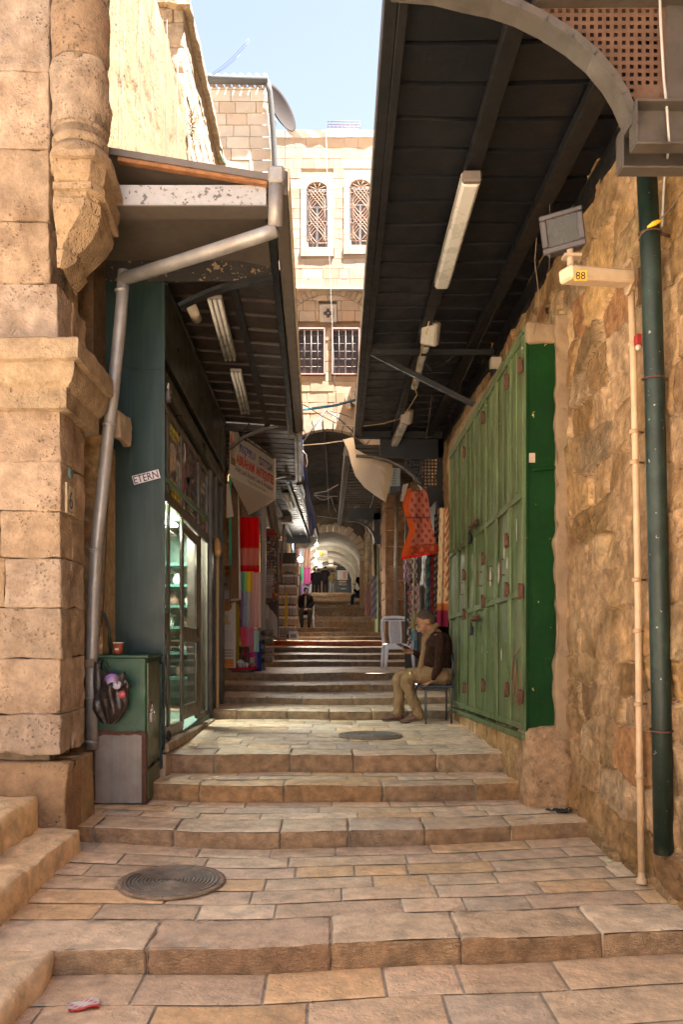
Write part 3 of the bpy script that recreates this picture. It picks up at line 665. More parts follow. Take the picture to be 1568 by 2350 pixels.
# ------------------------------------------------ pipes on the right wall
t = thing('green_downpipe', 'thick green painted drainpipe standing on the right rubble wall', 'drainpipe', (1.70, 4.04, .35))
b = MB(); pts = [at(px, py, 4.04) for px, py in ((1508+18, 1960), (1505+8, 1600), (1500, 1200), (1495, 900), (1491, 600), (1485, 400), (1483, 330))]
pts = [at(1524, 1958, 4.04), at(1518, 1600, 4.04), at(1509, 1200, 4.04), at(1503, 900, 4.04), at(1494, 600, 4.04), at(1485, 395, 4.04)]
b.tube(pts, .050, 20); 
b.build('pipe', pmat('pipe_green', (.006, .017, .011), .5, var=.3, vscale=3, bump=.1, chip=(.30, .32, .26), chipT=.665, chipS=30, dirt=(.06, .10, .07), dirtS=2, dirtA=.5), t)
for k, py in enumerate((868, 1675, 535)):
    p = at(1494+(py-600)*.022, py, 4.04); q = MB(); q.tube([p+np.array((math.cos(a)*.054, math.sin(a)*.054, .005*math.sin(a))) for a in np.linspace(0, 6.28, 20)], .005, 6); q.tube([p+np.array((.05, 0, 0)), p+np.array((.11, .03, 0))], .008, 6); q.build('clamp', M['rust'], t)
t = thing('cream_conduit', 'thin cream pipe running down the right wall beside the green drainpipe', 'pipe', (1.74, 4.3, .11))
b = MB(); b.tube([at(1473, 2022, 4.33), at(1468, 1700, 4.33), at(1464, 1300, 4.33), at(1456, 900, 4.33), at(1449, 670, 4.33)], .0185, 12, (.60, .40, .235)); 
b.build('pipe', pmat('cream_paint', (.60, .42, .26), .5, var=.2, vscale=9, chip=(.16, .10, .06), chipT=.70, chipS=20), t)
q = MB(); e = at(1473, 2020, 4.33); q.lathe([(.030, -.012), (.030, .01), (.02, .02), (.02, .05)], e, 14, (.5, .36, .22)); q.build('foot', M['attr'], t)
for py in (790, 1060, 1447, 1780, 990, 1330, 1615):
    p = at(1449+(py-670)*.0178, py, 4.33); q = MB(); q.lathe([(.019, -.012), (.024, -.01), (.024, .01), (.019, .012)], p, 12, (.5, .34, .2)); q.tube([p, p+np.array((.06, .02, 0))], .006, 6, (.2, .12, .07)); q.build('clip', M['attr'], t)
# lamp bracket arm with the number 88, floodlight on it
t = thing('bracket_arm', 'cream metal bracket arm marked 88 sticking out of the right wall', 'bracket', at(1440, 640, 4.35))
a_, b_ = at(1443, 640, 4.32), at(1296, 630, 4.12); q = MB(); q.beam(a_, b_, .10, .072, (.62, .45, .29), bev=.012); q.build('arm', M['attr'], t)
q = MB(); q.beam(at(1440, 600, 4.36), at(1447, 672, 4.36), .11, .03, (.42, .28, .17), bev=.01); q.tube([at(1437, 612, 4.3), at(1450, 600, 4.3), at(1456, 640, 4.3), at(1440, 676, 4.3)], .011, 8, (.40, .27, .16)); q.build('wall_plate', M['attr'], t)
d = (b_-a_)/np.linalg.norm(b_-a_); Mx = frame(a_+d*.335+np.array((0, -.051, -.028)), -d, (0, 0, 1), (0, -1, 0))
dd = np.array((-d[0], -d[1], -d[2])); 
q = MB(); Mp = frame(at(1318, 645, 4.09), (1, .0, .02), (0, 0, 1), (0, -1, 0)); q.box(0, .068, 0, .055, 0, .002, (.72, .42, .04), M=Mp); text(q, '88', Mp @ np.array(frame((.008, .007, .003), (1, 0, 0), (0, 1, 0), (0, 0, 1))), .057, .05, (.02, .02, .02)); q.build('number_plate', M['attr'], t)
t = thing('floodlight', 'dark square weathered floodlight mounted above the cream bracket', 'floodlight', at(1310, 590, 4.15))
Mf = Matrix.Translation(Vector(at(1292, 532, 4.15))) @ Euler((R(12), R(-6), R(-22))).to_matrix().to_4x4(); Mf = np.array(Mf)
fl = pmat('flood_grey', (.055, .046, .048), .5, .2, var=.3, bump=.1)
q = MB(); q.box(-.108, .108, -.02, .11, -.095, .095, M=Mf, b=.028); q.box(-.085, .085, .11, .16, -.07, .07, M=Mf, b=.02); q.build('housing', fl, t)
q = MB(); [q.box(*a, M=Mf, b=.006) for a in ((-.11, .11, -.032, -.018, .07, .098), (-.11, .11, -.032, -.018, -.098, -.065), (-.11, -.075, -.032, -.018, -.066, .071), (.075, .11, -.032, -.018, -.066, .071))]; q.build('bezel', fl, t)
q = MB(); q.box(-.075, .075, -.0235, -.021, -.065, .07, (.012, .013, .013), M=Mf); q.build('lens', M['gloss'], t)
q = MB(); q.tube([at(1308, 560, 4.15), at(1310, 612, 4.15)], .018, 10, (.40, .30, .2)); q.box(*(lambda p: (p[0]-.04, p[0]+.05, p[1]-.03, p[1]+.03, p[2]-.006, p[2]+.008))(at(1310, 590, 4.15)), (.4, .3, .2)); q.build('swivel', M['attr'], t)
# yellow insulated wire tie and thin wires on the pipe
b = MB(); b.tube([at(1486, 522, 3.97), at(1500, 514, 3.95), at(1518, 505, 3.94)], [.006, .013, .009], 8, (.75, .42, .02)); b.tube([at(1466, 552, 4.0), at(1472, 537, 3.97), at(1500, 515, 3.96), at(1530, 490, 3.9), at(1568, 440, 3.8), at(1640, 380, 3.7)], .0035, 6, (.10, .07, .05)); b.build('wire_tie', M['attr'], **P_('yellow taped wire tied round the green drainpipe', 'wire'))
b = MB(); b.tube([at(1513, -60, 3.45), at(1517, 60, 3.45), at(1524, 180, 3.45), at(1532, 260, 3.45), at(1536, 330, 3.44), at(1525, 420, 3.9), at(1520, 520, 4.0)], .006, 6, (.42, .40, .38)); b.build('hanging_cable', M['attr'], **P_('pale grey cable hanging over the rusty perforated panel at upper right', 'cable'))
b = MB(); b.tube([at(1640, 610, 4.2), at(1568, 640, 4.3), at(1548, 700, 4.35), at(1545, 800, 4.37), at(1550, 905, 4.33)], .0035, 5, (.12, .08, .05)); b.build('thin_wall_wire', M['attr'], **P_('thin black wire drooping on the wall right of the green drainpipe', 'wire'))
b = MB(); b.tube([at(1232, 545, 5.6), at(1228, 600, 5.7), at(1240, 700, 5.72), at(1225, 765, 5.7)], .004, 5, (.16, .10, .06)); b.tube([at(1262, 470, 5.2), at(1261, 620, 5.3)], .003, 5, (.16, .10, .06)); b.build('shutter_wire', M['attr'], **P_('thin brown wires on the wall above the green side panel', 'wire'))
b = MB(); p = at(1465, 780, 4.25); b.box(p[0]-.008, p[0]+.02, p[1], p[1]+.04, p[2]-.02, p[2]+.035, (.35, .02, .02), b=.004); b.ball(at(1465, 797, 4.25), .016, (.55, .48, .4)); b.build('doorbell', M['attr'], **P_('small red and white bell push between the cream pipe and green drainpipe', 'bell'))
# security box above the shutters
t = thing('alarm_box', 'small pale junction box with black sensor above the green shutters', 'junction box', at(1136, 860, 7.8))
p = at(1138, 835, 7.8); b = MB(); b.box(p[0]-.055, p[0]+.055, p[1]-.05, p[1]+.05, p[2]-.06, p[2]+.06, (.42, .36, .28), b=.012); b.build('box', M['attr'], t)
b = MB(); b.tube([at(1133, 848, 7.8), at(1133, 892, 7.8)], [.04, .028], 10, (.02, .02, .02)); b.build('sensor', M['attr'], t)
b = MB(); b.tube([at(1150, 830, 7.8), at(1160, 828, 7.9)], .012, 6, (.05, .04, .03)); b.build('arm', M['attr'], t)
# ================================================================== CANOPIES
def canopy(name, label, Y0, Y1, xi, xo0, xo1, z0, z1, drop=0, rib=.25, mat='sheet', purl=(), fas=.07, fh=.16, side=1, fmat='steel'):
    """corrugated sheet; xi wall side, xo street side; z at wall = z + drop; side=+1 right wall"""
    t = thing(name, label, 'canopy', (xi, (Y0+Y1)/2, min(z0, z1)))
    b = MB(); prof = []; y = Y0
    while y < Y1-1e-3:
        for dy, dz in ((0, 0), (rib-.034, .004), (rib-.031, .06), (rib-.003, .06)): 
            if y+dy < Y1: prof.append((y+dy, dz))
        y += rib
    prof.append((Y1, 0)); nx = 8; G = []
    for (yy, dz) in prof:
        s_ = (yy-Y0)/(Y1-Y0); xo = xo0+(xo1-xo0)*s_; zo = z0+(z1-z0)*s_
        G.append([(xi+(xo-xi)*q, yy, zo+drop*(1-q)+dz+.008*math.sin(yy*3+q*6)) for q in np.linspace(0, 1, nx)])
    G = np.array(G); b.grid(G, mat=0, smooth=False); b.grid(G+np.array((0, 0, .004)), mat=0, smooth=False); b.build('roof_sheet', M[mat], t)
    b = MB(); b.beam((xo0, Y0, z0+fh/2-.07), (xo1, Y1, z1+fh/2-.07), fas, fh, bev=.006); b.beam((xo0+side*.06, Y0, z0-.055), (xo1+side*.06, Y1, z1-.055), .05, .05, bev=.005); b.build('edge_beam', M[fmat], t)
    for (f, wd, ht) in purl:
        xa, xb = xi+(xo0-xi)*f, xi+(xo1-xi)*f; b = MB(); b.beam((xa, Y0, z0+drop*(1-f)-.045), (xb, Y1, z1+drop*(1-f)-.045), wd, ht, bev=.005); b.build('purlin', M['steel'], t)
    return t
t = canopy('canopy', 'long black corrugated canopy over the right side of the street', 3.2, 11.95, 1.80, .30, .45, 4.57, 4.53, rib=.30, purl=((.58, .10, .07), (.19, .12, .07)))
RC = t
b = MB(); b.beam((1.78, 3.2, 4.46), (1.78, 11.9, 4.44), .05, .16); b.build('wall_beam', M['steel'], t)
b = MB(); b.beam(at(853, 810, 8.4), at(1105, 937, 8.1), .06, .05, bev=.004); b.build('strut', M['steel'], t)
b = MB(); b.beam((.47, 8.2, 4.42), (1.75, 8.2, 4.42), .05, .06, bev=.004); b.build('cross_bar', M['steel'], t)
b = MB(); b.beam((.45, 11.9, 4.49), (1.75, 11.9, 4.49), .06, .12, bev=.004); b.box(.45, 1.2, 11.84, 11.86, 4.44, 4.475, (.5, .45, .4)); b.build('end_beam', M['steel'], t)
# arched truss with perforated spandrel: front (Y 3.5) and far end
def truss(t, Y, pts, wd, panel, cellp, hole, matp, z1, th=.03):
    b = MB(); n = len(pts)
    for i in range(n-1): b.beam(pts[i], pts[i+1], th, wd, up=(0, 1, 0), bev=0)
    b.build('arch_rib', M['steelL'], t)
    x0, x1, zl, zh = panel; b = MB(); xs = np.arange(x0, x1, cellp); zs_ = np.arange(zl, zh, cellp)
    ax = np.array([p[0] for p in pts]); az = np.array([p[2] for p in pts]); o_ = np.argsort(ax)
    def arch(x): return np.interp(x, ax[o_], az[o_])
    for x in xs:
        for z in zs_:
            if z+cellp < arch(x+cellp*.5) : continue
            s_ = hole
            if z < arch(x)+.07: b.box(x, x+cellp, Y-.002, Y+.002, max(z, arch(x)+.0), z+cellp); continue
            b.box(x, x+s_, Y-.002, Y+.002, z, z+cellp); b.box(x+s_, x+cellp, Y-.002, Y+.002, z, z+s_)
    b.build('perforated_panel', matp, t)
M['steelL'] = pmat('weathered_steel', (.12, .105, .09), .45, .5, var=.3, vscale=8, bump=.15, dirt=(.10, .06, .035), dirtS=4, dirtA=.5)
M['rustpanel'] = pmat('rust_panel', (.11, .055, .032), .8, .1, var=.35, vscale=10, bump=.4, dirt=(.12, .09, .07), dirtS=5, dirtA=.6)
YA = 3.5
ap = [(1010, -8), (1070, 0), (1130, 12), (1190, 32), (1250, 62), (1310, 100), (1360, 142), (1400, 190), (1425, 232), (1443, 275), (1447, 300)]
ap = [(900, -26), (1000, -18)]+ap[1:]
pts = [at(x, y, YA) for x, y in ap]
b = MB()
for i in range(len(pts)-1): b.beam(pts[i], pts[i+1]+(pts[i+1]-pts[i])*.02, .11, .035, up=(0, 0, 1) if abs(pts[i+1][0]-pts[i][0]) > abs(pts[i+1][2]-pts[i][2]) else (1, 0, 0))
b.build('arch_rib', M['steelL'], t)
b = MB(); c_ = .0355; x0p = at(1225, 0, YA)[0]; x1p = at(1528, 0, YA)[0]; ax = np.array([p[0] for p in pts]); az = np.array([p[2] for p in pts])
zt_ = at(0, 12, YA)[2]; zl_ = at(0, 240, YA)[2]
x = x1p-c_*.5
while x > x0p:
    z = zt_-c_
    zarch = np.interp(x, ax, az) if x < ax[-1] else zl_
    while z > max(zl_, zarch)-c_*.3:
        nearp = z < zarch+.06 or x > x1p-c_
        if nearp: b.box(x, x+c_+.0001, YA, YA+.003, max(z, zarch+.01), z+c_)
        else: b.box(x+c_*.5, x+c_, YA, YA+.003, z, z+c_); b.box(x, x+c_*.5, YA, YA+.003, z+c_*.5, z+c_)
        z -= c_
    x -= c_
b.build('perforated_panel', M['rustpanel'], t)
b = MB(); q0, q1 = at(1225, 6, YA), at(1640, 2, YA); b.beam(q0, q1, .10, .055, bev=.004)
p0, p1 = at(1529, 12, YA), at(1575, 236, YA); b.box(p0[0], p1[0]+.3, YA-.01, YA+.03, p1[2], p0[2], b=.004); b.build('head_beam', M['steelL'], t)
b = MB(); # bracket: two channel sections bolted to the wall
for (xa, xb, ya, yb, dy) in ((1455, 1720, 238, 338, -.06), (1424, 1640, 300, 392, .06)):
    A, B = at(xa, ya, YA+dy), at(xb, yb, YA+dy); x0, x1, z1, z0 = A[0], min(B[0], 1.84), A[2], B[2]; yy = YA+dy
    b.box(x0, x1, yy+.035, yy+.045, z0, z1); b.box(x0, x1, yy-.03, yy+.045, z1-.008, z1+.002, b=.002); b.box(x0, x1, yy-.03, yy+.045, z0-.002, z0+.008, b=.002); b.box(x0-.002, x0+.006, yy-.03, yy+.046, z0+.008, z1-.008)
b.build('wall_bracket', M['steelL'], t)
# far end arch of the right canopy
YB = 11.93; ap = [(817, 1046), (850, 1048), (890, 1057), (925, 1074), (950, 1095), (968, 1117), (975, 1140)]; pts = [at(x, y, YB) for x, y in ap]; b = MB()
for i in range(len(pts)-1): b.beam(pts[i], pts[i+1], .08, .03, up=(0, 0, 1))
b.build('arch_rib', M['steelL'], t)
b = MB(); ax = np.array([p[0] for p in pts]); az = np.array([p[2] for p in pts]); c_ = .052; X0, X1 = at(925, 0, YB)[0], at(1006, 0, YB)[0]; zt_, zl_ = at(0, 1050, YB)[2], at(0, 1130, YB)[2]; x = X1-c_
while x > X0:
    z = zt_-c_; za = np.interp(x, ax, az) if x < ax[-1] else zl_
    while z > max(za-c_, zl_-c_):
        if z < za+.10: b.box(x, x+c_, YB, YB+.004, max(z, za), z+c_)
        else: b.box(x+c_*.62, x+c_, YB, YB+.004, z, z+c_); b.box(x, x+c_*.62, YB, YB+.004, z+c_*.62, z+c_)
        z -= c_
    x -= c_
b.box(X1, X1+.12, YB, YB+.03, zl_-.05, 4.5); b.box(X0-.35, X1+.1, YB, YB+.03, zt_, 4.5)
b.build('perforated_panel', M['sheet'], t)
b = MB(); A, B = at(972, 1128, YB), at(1018, 1165, YB); b.box(A[0], B[0], YB-.08, YB+.06, B[2], A[2], b=.006); b.build('wall_bracket', M['sheet'], t)
# tube lamps under the right canopy
def tubelamp(pa, pb, label, wd=.10, n=1, group='tube lamps under the canopies', cap=True):
    pa, pb = np.array(pa), np.array(pb); t = thing('tube_lamp', label, 'lamp', tuple((pa+pb)/2), group)
    d = (pb-pa)/np.linalg.norm(pb-pa); r = np.cross(d, (0, 0, 1)); r /= np.linalg.norm(r)
    b = MB(); b.beam(pa+np.array((0, 0, .03)), pb+np.array((0, 0, .03)), wd, .035, (.30, .27, .23), bev=.008)
    b.build('housing', M['attr'], t)
    if n == 1:
        b = MB(); b.beam(pa-np.array((0, 0, .012)), pb-np.array((0, 0, .012)), wd*.92, .05, bev=.018); b.build('cover', M['lamp'], t)
        b = MB(); b.beam(pa-d*.0, pa-d*.05, wd*.9, .07, (.15, .12, .1), bev=.01); b.build('end_cap', M['attr'], t)
    else:
        for i in range(n):
            o_ = r*(i-(n-1)/2)*wd/n*1.0; b = MB(); b.tube([pa+o_-np.array((0, 0, .005)), pb+o_-np.array((0, 0, .005))], .016, 10); b.build('tube', M['lamp'], t)
    return t
tubelamp(at(1082, 412, 5.05), at(1014, 655, 6.6), 'long dusty tube lamp nearest the viewer under the right canopy', .13)
tubelamp(at(978, 790, 8.0), at(951, 888, 9.5), 'second tube lamp along the right canopy, bound with yellow wire', .085)
tubelamp(at(934, 958, 10.8), at(905, 1022, 12.0), 'third tube lamp at the far end of the right canopy', .12)
def flap(px, py, Y, s, label):
    t = thing('spotlight', label, 'spotlight', at(px, py, Y)); p = at(px, py, Y); Mx = np.array(Matrix.Translation(Vector(p)) @ Euler((R(30), R(18), R(-25))).to_matrix().to_4x4())
    b = MB(); b.box(-.085*s, .085*s, -.05, .05, -.11*s, .11*s, (.34, .28, .22), M=Mx, b=.014); b.box(-.06*s, .06*s, .05, .085, -.08*s, .08*s, (.30, .24, .18), M=Mx, b=.012); b.build('housing', M['attr'], t)
    b = MB(); b.box(-.065*s, .065*s, -.056, -.051, -.09*s, .09*s, (.42, .38, .33), M=Mx); b.build('lens', M['gloss'], t)
    b = MB(); b.tube([p+np.array((-.09*s, .03, .02)), p+np.array((-.09*s, .05, .16)), p+np.array((.09*s, .05, .16)), p+np.array((.09*s, .03, .02))], .008, 6, (.1, .08, .06)); b.tube([p+np.array((0, .05, .16)), p+np.array((0, .05, .4))], .010, 6, (.1, .08, .06)); b.build('yoke', M['attr'], t)
flap(988, 765, 7.7, 1.0, 'small square tan floodlight under the middle of the right canopy')
flap(934, 955, 10.7, .9, 'small square floodlight at the head of the farthest tube lamp on the right')
b = MB(); rg = random.Random(3); pl_ = [(985, 738, 7.4), (975, 780, 7.8), (955, 850, 8.6), (948, 880, 9.0), (958, 905, 9.6), (940, 935, 10.3), (925, 958, 10.8), (880, 972, 11.2), (830, 978, 11.4), (780, 975, 11.3), (740, 955, 11.0), (700, 930, 10.6), (660, 918, 10.2)]
P = np.array([at(*p) for p in pl_]); b.tube(P, .007, 5, (.62, .45, .20)); b.build('yellow_rope', M['attr'], **P_('yellow cord strung across the street between the two canopies', 'cord'))
b = MB(); b.tube([at(992, 905, 9.9), at(985, 960, 10), at(978, 1010, 10.1), at(985, 960, 10.1)], .004, 5, (.2, .15, .1)); b.build('dangling_wire', M['attr'], **P_('thin wire dangling under the right canopy near the textiles', 'wire'))
# second right canopy
t2 = canopy('canopy', 'narrow far canopy on the right running up to the vault', 12.9, 21.6, 1.80, .335, .33, 4.58, 4.52, rib=.3, purl=((.5, .07, .06),), fas=.06, fh=.14, mat='sheet')
b = MB(); b.beam(at(786, 1035, 12.9)+np.array((.02, 0, 0)), at(815, 1040, 12.9), .06, .12, (.5, .5, .45)); b.build('bracket', M['steelL'], t2)
# far arch with little grille before the vault
b = MB(); pts = [at(x, y, 16.5) for x, y in ((800, 1192), (825, 1196), (845, 1208), (858, 1225), (862, 1245))]
for i in range(len(pts)-1): b.beam(pts[i], pts[i+1], .08, .05, up=(0, 0, 1))
A, B = at(858, 1215, 16.5), at(873, 1248, 16.5); b.box(A[0], B[0], 16.5, 16.56, B[2], A[2]+.35); b.box(pts[0][0], B[0], 16.5, 16.56, pts[0][2], pts[0][2]+.25); b.build('arch_rib', M['sheet'], t2)
tubelamp(at(820, 1165, 17.5), at(815, 1188, 18.9), 'small far tube lamp under the upper right canopy', .12)
tubelamp(at(833, 1082, 13.3), at(829, 1100, 14.0), 'short tube lamp just past the white cloth under the upper right canopy', .10)
# ------------------------------------------------ left canopies
tl = thing('canopy', 'grey metal canopy with gutter and speckled beam over the left shop', 'canopy', (-1.3, 6, 4.3))
def lc(Y):   # outer edge x, z
    s_ = (Y-5.3)/5.3; return -.285-.065*s_, 4.50-.26*s_
b = MB(); prof = []; y = 6.40; rib = .30
while y < 10.55:
    for dy, dz in ((0, 0), (rib*.80, .004), (rib*.81, .05), (rib*.98, .05)): prof.append((y+dy, dz))
    y += rib
G = []
for yy, dz in prof:
    xo, zo = lc(yy); G.append([(-1.98+(xo+1.98)*q, yy, zo+.0+(.13)*(1-q)+dz+.006*math.sin(yy*4+q*5)) for q in np.linspace(0, 1, 8)])
G = np.array(G); b.grid(G, smooth=False); b.grid(G+np.array((0, 0, .004)), smooth=False); b.build('roof_sheet', M['sheetL'], tl)
b = MB(); # front box roof
A0, A1 = at(140, 320, 5.3), at(617, 398, 5.3)
V = [A0, A1, A1+np.array((0, 1.1, -.10)), A0+np.array((0, 1.1, -.05))]; V = V+[v-np.array((0, 0, .045)) for v in V]
b.add(V, [(0, 1, 2, 3), (7, 6, 5, 4), (0, 4, 5, 1), (1, 5, 6, 2), (2, 6, 7, 3), (3, 7, 4, 0)]); b.build('top_sheet', M['fascia'], tl)
b = MB(); b.beam(at(272, 366, 5.34), at(615, 420, 5.34), .05, .045, bev=.004); b.build('rusty_rafter', M['rust2'] if 'rust2' in M else pmat('orange_rust', (.30, .13, .05), .75, .1, var=.35, vscale=14, bump=.4, dirt=(.18, .14, .11), dirtS=5), tl)
sp = pmat('speckled_zinc', (.42, .39, .36), .45, .3, var=.1, vscale=20, chip=(.14, .13, .12), chipT=.585, chipS=26)
b = MB(); A, B = at(150, 424, 5.36), at(612, 472, 5.36); b.box(A[0], B[0], 5.36, 5.42, B[2], A[2], b=.004); b.build('speckled_beam', sp, tl)
b = MB(); b.box(A[0], B[0]+.01, 5.345, 5.52, B[2]-.012, B[2]-.002, b=.002); b.beam(at(300, 470, 5.6), at(352, 560, 6.3), .05, .05); b.box(-1.92, -.36, 5.55, 6.38, 4.52, 4.535); b.build('soffit', M['fascia'], tl)
lat = pmat('flaking_board', (.02, .017, .015), .8, var=.3, chip=(.22, .155, .09), chipT=.60, chipS=20)
b = MB(); A, B = at(200, 560, 6.38), at(628, 642, 6.38); b.box(A[0], B[0], 6.38, 6.42, B[2]-.01, A[2], b=.003); b.build('front_board', lat, tl)
b = MB(); pts = [at(x, y, 6.36) for x, y in ((412, 705), (440, 690), (475, 674), (520, 658), (570, 648), (627, 644))]
for i in range(len(pts)-1): b.beam(pts[i], pts[i+1], .09, .03, up=(0, 0, 1))
b.build('arch_rib', M['steel'], tl)
b = MB(); xa, za = lc(5.32); xb, zb_ = lc(10.62)
b.beam((xa-.03, 5.32, za+.05), (xb-.03, 10.62, zb_+.05), .10, .17, bev=.008); b.build('gutter', M['fascia'], tl)
b = MB(); b.beam((xa+.028, 5.30, za+.06), (xb+.028, 10.64, zb_+.06), .012, .16, (.62, .52, .38)); b.build('edge_trim', M['attr'], tl)
b = MB(); b.beam((xa-.12, 5.6, za-.03), (xb-.12, 10.6, zb_-.04), .06, .05, bev=.004); b.build('edge_beam', M['steel'], tl)
b = MB(); p = at(635, 410, 5.28); b.box(p[0]-.055, p[0]+.055, 5.22, 5.33, p[2]-.05, p[2]+.06, b=.015); b.build('gutter_end', M['zinc'], tl)
b = MB(); b.box(-1.95, -.40, 10.60, 10.66, 4.22, 4.62); b.build('end_board', M['sheetL'], tl)  # board added to shut out the sunlit strip seen past this end
b = MB(); b.beam((-.80, 6.4, 4.49), (-.80, 10.6, 4.30), .07, .06, bev=.004); b.build('purlin', M['steel'], tl)
b = MB(); pts = [at(x, y, 10.62) for x, y in ((527, 1030), (560, 1003), (600, 987), (640, 978), (668, 976))]
for i in range(len(pts)-1): b.beam(pts[i], pts[i+1], .08, .035, up=(0, 0, 1))
b.build('arch_rib', M['steelL'], tl)
b = MB(); b.tube([at(617, 555, 6.25), at(640, 760, 7.8), at(664, 1005, 10.9)], .014, 8, (.58, .42, .26)); b.build('tan_rod', M['attr'], **P_('long thin tan rod hung beneath the edge of the left canopy', 'rod'))
b = MB(); b.tube([at(655, 900, 9.5), at(675, 1004, 10.7)], .010, 8, (.58, .44, .28)); b.tube([at(622, 555, 6.1), at(655, 900, 9.5)], .007, 8, (.5, .4, .28)); b.build('tan_cable', M['attr'], **P_('tan cable along the gutter edge of the left canopy', 'cable'))
tubelamp(at(492, 688, 6.75), at(528, 825, 8.05), 'large triple tube lamp at the near end of the left canopy', .13, 3)
tubelamp(at(541, 855, 8.35), at(563, 948, 9.75), 'smaller triple tube lamp farther under the left canopy', .12, 3)
b = MB(); b.tube([at(440, 705, 6.7), at(452, 732, 6.9)], .045, 12, (.45, .38, .28), cap=True); b.build('lamp_stub', M['attr'], **P_('short tan cylindrical fitting beneath the left canopy arch', 'fitting'))
# drainpipe
t = thing('grey_downpipe', 'grey zinc drainpipe bending from the canopy gutter down to the cabinet', 'drainpipe', (-1.73, 5.8, .65))
b = MB(); b.tube([at(633, 428, 5.28), at(633, 470, 5.28), at(632, 522, 5.30)], .050, 18); b.build('outlet_pipe', M['zinc'], t)
b = MB(); b.tube([at(636, 528, 5.30), at(590, 543, 5.34), at(500, 572, 5.42), at(400, 604, 5.55), at(285, 640, 5.80)], .047, 18); b.build('sloping_pipe', M['zinc'], t)
b = MB(); b.tube([at(285, 622, 5.82), at(276, 740, 5.82), at(260, 900, 5.82), at(248, 1000, 5.82), at(236, 1120, 5.82), at(222, 1250, 5.82), at(214, 1400, 5.82), at(210, 1550, 5.82), at(212, 1718, 5.82)], .045, 18); b.build('vertical_pipe', M['zinc'], t)
for px, py in ((280, 668), (252, 975), (220, 1262), (209, 1528), (211, 1700), (210, 1600)):
    q = MB(); p = at(px-1, py, 5.82); q.lathe([(.044, -.012), (.051, -.008), (.051, .008), (.044, .012)], p, 18); q.build('collar', M['zinc'], t)
q = MB(); p = at(209, 1520, 5.82); q.box(p[0]-.07, p[0]+.06, p[1]-.055, p[1]-.03, p[2]-.03, p[2]+.03, (.2, .15, .1), b=.004); q.build('strap', M['attr'], t)
# left canopies 2 and 3
t = canopy('canopy', 'short canopy on the left above the antiquities sign', 10.70, 13.9, -1.98, -.365, -.475, 4.25, 4.22, drop=.1, rib=.28, mat='sheetL', purl=((.5, .07, .06),), side=-1, fmat='fascia')
b = MB(); pts = [at(x, y, 13.8) for x, y in ((602, 1108), (625, 1098), (655, 1092), (688, 1090))]
for i in range(len(pts)-1): b.beam(pts[i], pts[i+1], .07, .035, up=(0, 0, 1))
b.build('arch_rib', M['steelL'], t)
t = canopy('canopy', 'farthest left canopy with wires, running up to the vault', 14.0, 21.7, -1.98, -.46, -.25, 4.2, 4.15, drop=0, rib=.28, mat='sheet', purl=((.6, .07, .06), (.85, .06, .05)), side=-1)
tubelamp(at(648, 1112, 14.5), at(654, 1128, 15.3), 'tan twin tube lamp hanging high under the far left canopy', .12, 2)
tubelamp(at(655, 1135, 15.0), at(669, 1165, 16.6), 'tilted tan twin tube lamp lower under the far left canopy', .15, 2)
b = MB(); b.box(-1.1, -.45, 21.55, 21.7, 3.95, 4.15); b.build('dark_end_board', M['sheet'], t)
# ================================================================== BUILDINGS ABOVE AND BEHIND
rng = random.Random(31)
PAL_O = [(.40, .30, .18)]
def arc(cx, cz, r, a0, a1, n): return [(cx+r*math.cos(a), cz+r*math.sin(a)) for a in np.linspace(a0, a1, n)]
# ochre house along the left
t = thing('ochre_house', 'sunlit ochre plastered house rising behind the left canopy', 'building', (-3, 8, 0))
b = MB(); Mo = frame((-1.93, 0, 0), (0, 1, 0), (0, 0, 1), (1, 0, 0))
nu, nv = 130, 120; U, V = np.meshgrid(np.linspace(5.62, 10.72, nu), np.linspace(3.0, 8.75, nv), indexing='ij'); P3 = np.stack([U.ravel(), V.ravel(), 0*U.ravel()], 1)
top = 8.72-.10*np.abs(vnoise(P3*np.array((2.2, 0, 0))+3, 2, 4)); P3[:, 1] = np.minimum(P3[:, 1], top)
hh = fbm(P3*np.array((1, .5, 1)), 2.2, 3, 5)*.016-.02*np.clip(fbm(P3, 3.2, 77, 3)-.5, 0, .3)*2
holes_ = [(7.55, 5.0, .38, .95), (8.95, 6.4, .28, .8), (9.7, 5.2, .22, .9)]
for (hu, hv, hw, hhh) in holes_:
    m_ = (np.abs(P3[:, 0]-hu) < hw/2) & (P3[:, 1] > hv-hhh/2) & (P3[:, 1] < hv+hhh/2); hh = np.where(m_, -.22, hh)
cc = np.array((.42, .315, .185))*(1+.10*fbm(P3, 1.3, 9, 4)[:, None])
b.grid(xf(np.stack([P3[:, 0], P3[:, 1], hh], 1), Mo).reshape(nu, nv, 3), cc, 0, True)
b.box(-3.6, -1.98, 5.6, 10.7, 3.5, 8.6, (.5, .38, .22)); b.box(-3.6, -3.2, 5.6, 10.7, 0, 3.5, (.5, .38, .22)); b.build('wall', M['ochre'], t)
b = MB(); b.box(-2.15, -1.90, 7.32, 7.38, 4.4, 5.5, (.35, .24, .14)); b.box(-2.1, -1.92, 7.36, 7.74, 4.95, 5.02, (.3, .2, .12)); b.build('niche_frame', M['attr'], t)
b = MB(); b.tube([(-1.90, 9.35, 4.6), (-1.885, 9.35, 6.75), (-1.9, 9.2, 6.85)], .035, 8, (.22, .15, .08)); b.tube([(-1.89, 9.6, 4.6), (-1.88, 9.5, 5.6), (-1.9, 9.3, 6.2)], .018, 6, (.05, .04, .035)); b.build('wall_pipe', M['attr'], t)
for k, (y, z) in enumerate(((5.9, 5.9), (6.1, 7), (6.9, 7.6), (8.2, 7.2))):
    pass
b = MB(); rg = random.Random(5)
